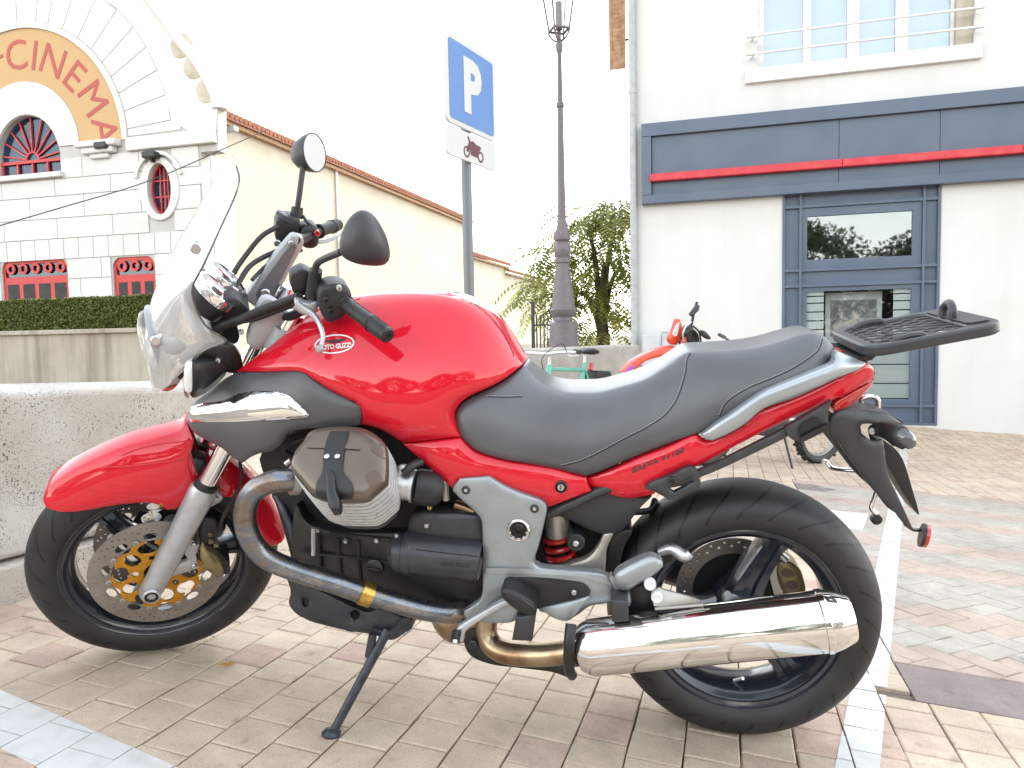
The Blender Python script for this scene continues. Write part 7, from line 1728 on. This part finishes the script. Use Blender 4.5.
for s in (1, -1): MB().tube([(.43, .06*s, .29), (.43+.12*s, .075*s, .29-.10*s)], .009, 8).build('crank_arm', 'aluminium', bic); MB().box((.43+.12*s-.045, .08*s-.035+.03*s, .29-.10*s-.012), (.43+.12*s+.045, .08*s+.035+.03*s, .29-.10*s+.012)).build('pedal', 'rubber', bic)
MB().lathe([(-.002, .085), (.002, .085)], (.43, -.05, .29), (0, 1, 0), 24).build('chainring', 'plate_steel', bic)

# ================================================================== WHAT STANDS ACROSS THE STREET (seen in the paint, chrome and panes)
mat('tree_dark', (0.035, 0.05, 0.015), .6, noise=(2, (.06, .075, .02), .4, .6))
back = -CF; back = Vector((back.x, back.y, 0)).normalized(); bs_ = Vector((-back.y, back.x, 0))
for k, (d, s, h, r) in enumerate(((24, -14, 8.5, 5.2), (27, -4, 9.0, 5.4), (25, 6.5, 7.5, 4.8), (30, 17, 10, 6.0))):
    p = CC+back*d+bs_*s; e = empty('street_tree', Matrix.Translation((p.x, p.y, -1.2)))
    tag(e, ('low round broadleaf tree across the street, leftmost of four', 'broad round tree across the street, second of four', 'smallest round tree across the street, third of four', 'tallest round tree across the street, last of four')[k], 'tree', 'trees across the street')
    MB().tube([(0, 0, 0), (.1, 0, h*.3), (0, .1, h*.6)], [.3, .24, .12], 10, smooth_n=3).build('trunk', 'bark', e)
    rr = np.random.default_rng(20+k); N = 14000; q = rr.normal(size=(N, 3)); q /= np.linalg.norm(q, axis=1, keepdims=True)
    rad = r*(.75+.25*rr.random((N, 1)))*(1+.18*np.sin(q[:, :1]*5+k)+.15*np.sin(q[:, 1:2]*7))
    P = q*rad*np.array([1, 1, .85])+np.array([0, 0, h*.62]); leaf_mass('crown', P, .36, e, 'tree_dark', seed=k)

# dry leaf lying on the paving
mat('dry_leaf', (0.42, 0.22, 0.05), .7, noise=(60, (.3, .15, .04), .4, .7))
lfp = Gp(227, 667); ML_ = LOT4 @ Matrix.Translation((lfp.x, lfp.y, .004)) @ Matrix.Rotation(.5, 4, 'Z')
V = [(-.022, 0, .002), (-.012, .008, .004), (0, .010, .003), (.012, .007, .005), (.022, 0, .003), (.012, -.007, .006), (0, -.009, .004), (-.012, -.007, .005), (0, 0, .001)]
lf_ = mesh_obj('dry_leaf', V+[(x, y, z+.0008) for x, y, z in V], [(8, i, (i+1) % 8) for i in range(8)]+[(17, 9+(i+1) % 8, 9+i) for i in range(8)]+[(i, (i+1) % 8, 9+(i+1) % 8, 9+i) for i in range(8)], 'dry_leaf'); lf_.matrix_world = ML_
tag(lf_, 'small dry yellow-brown leaf lying on the paving in front of the front wheel', 'leaf')
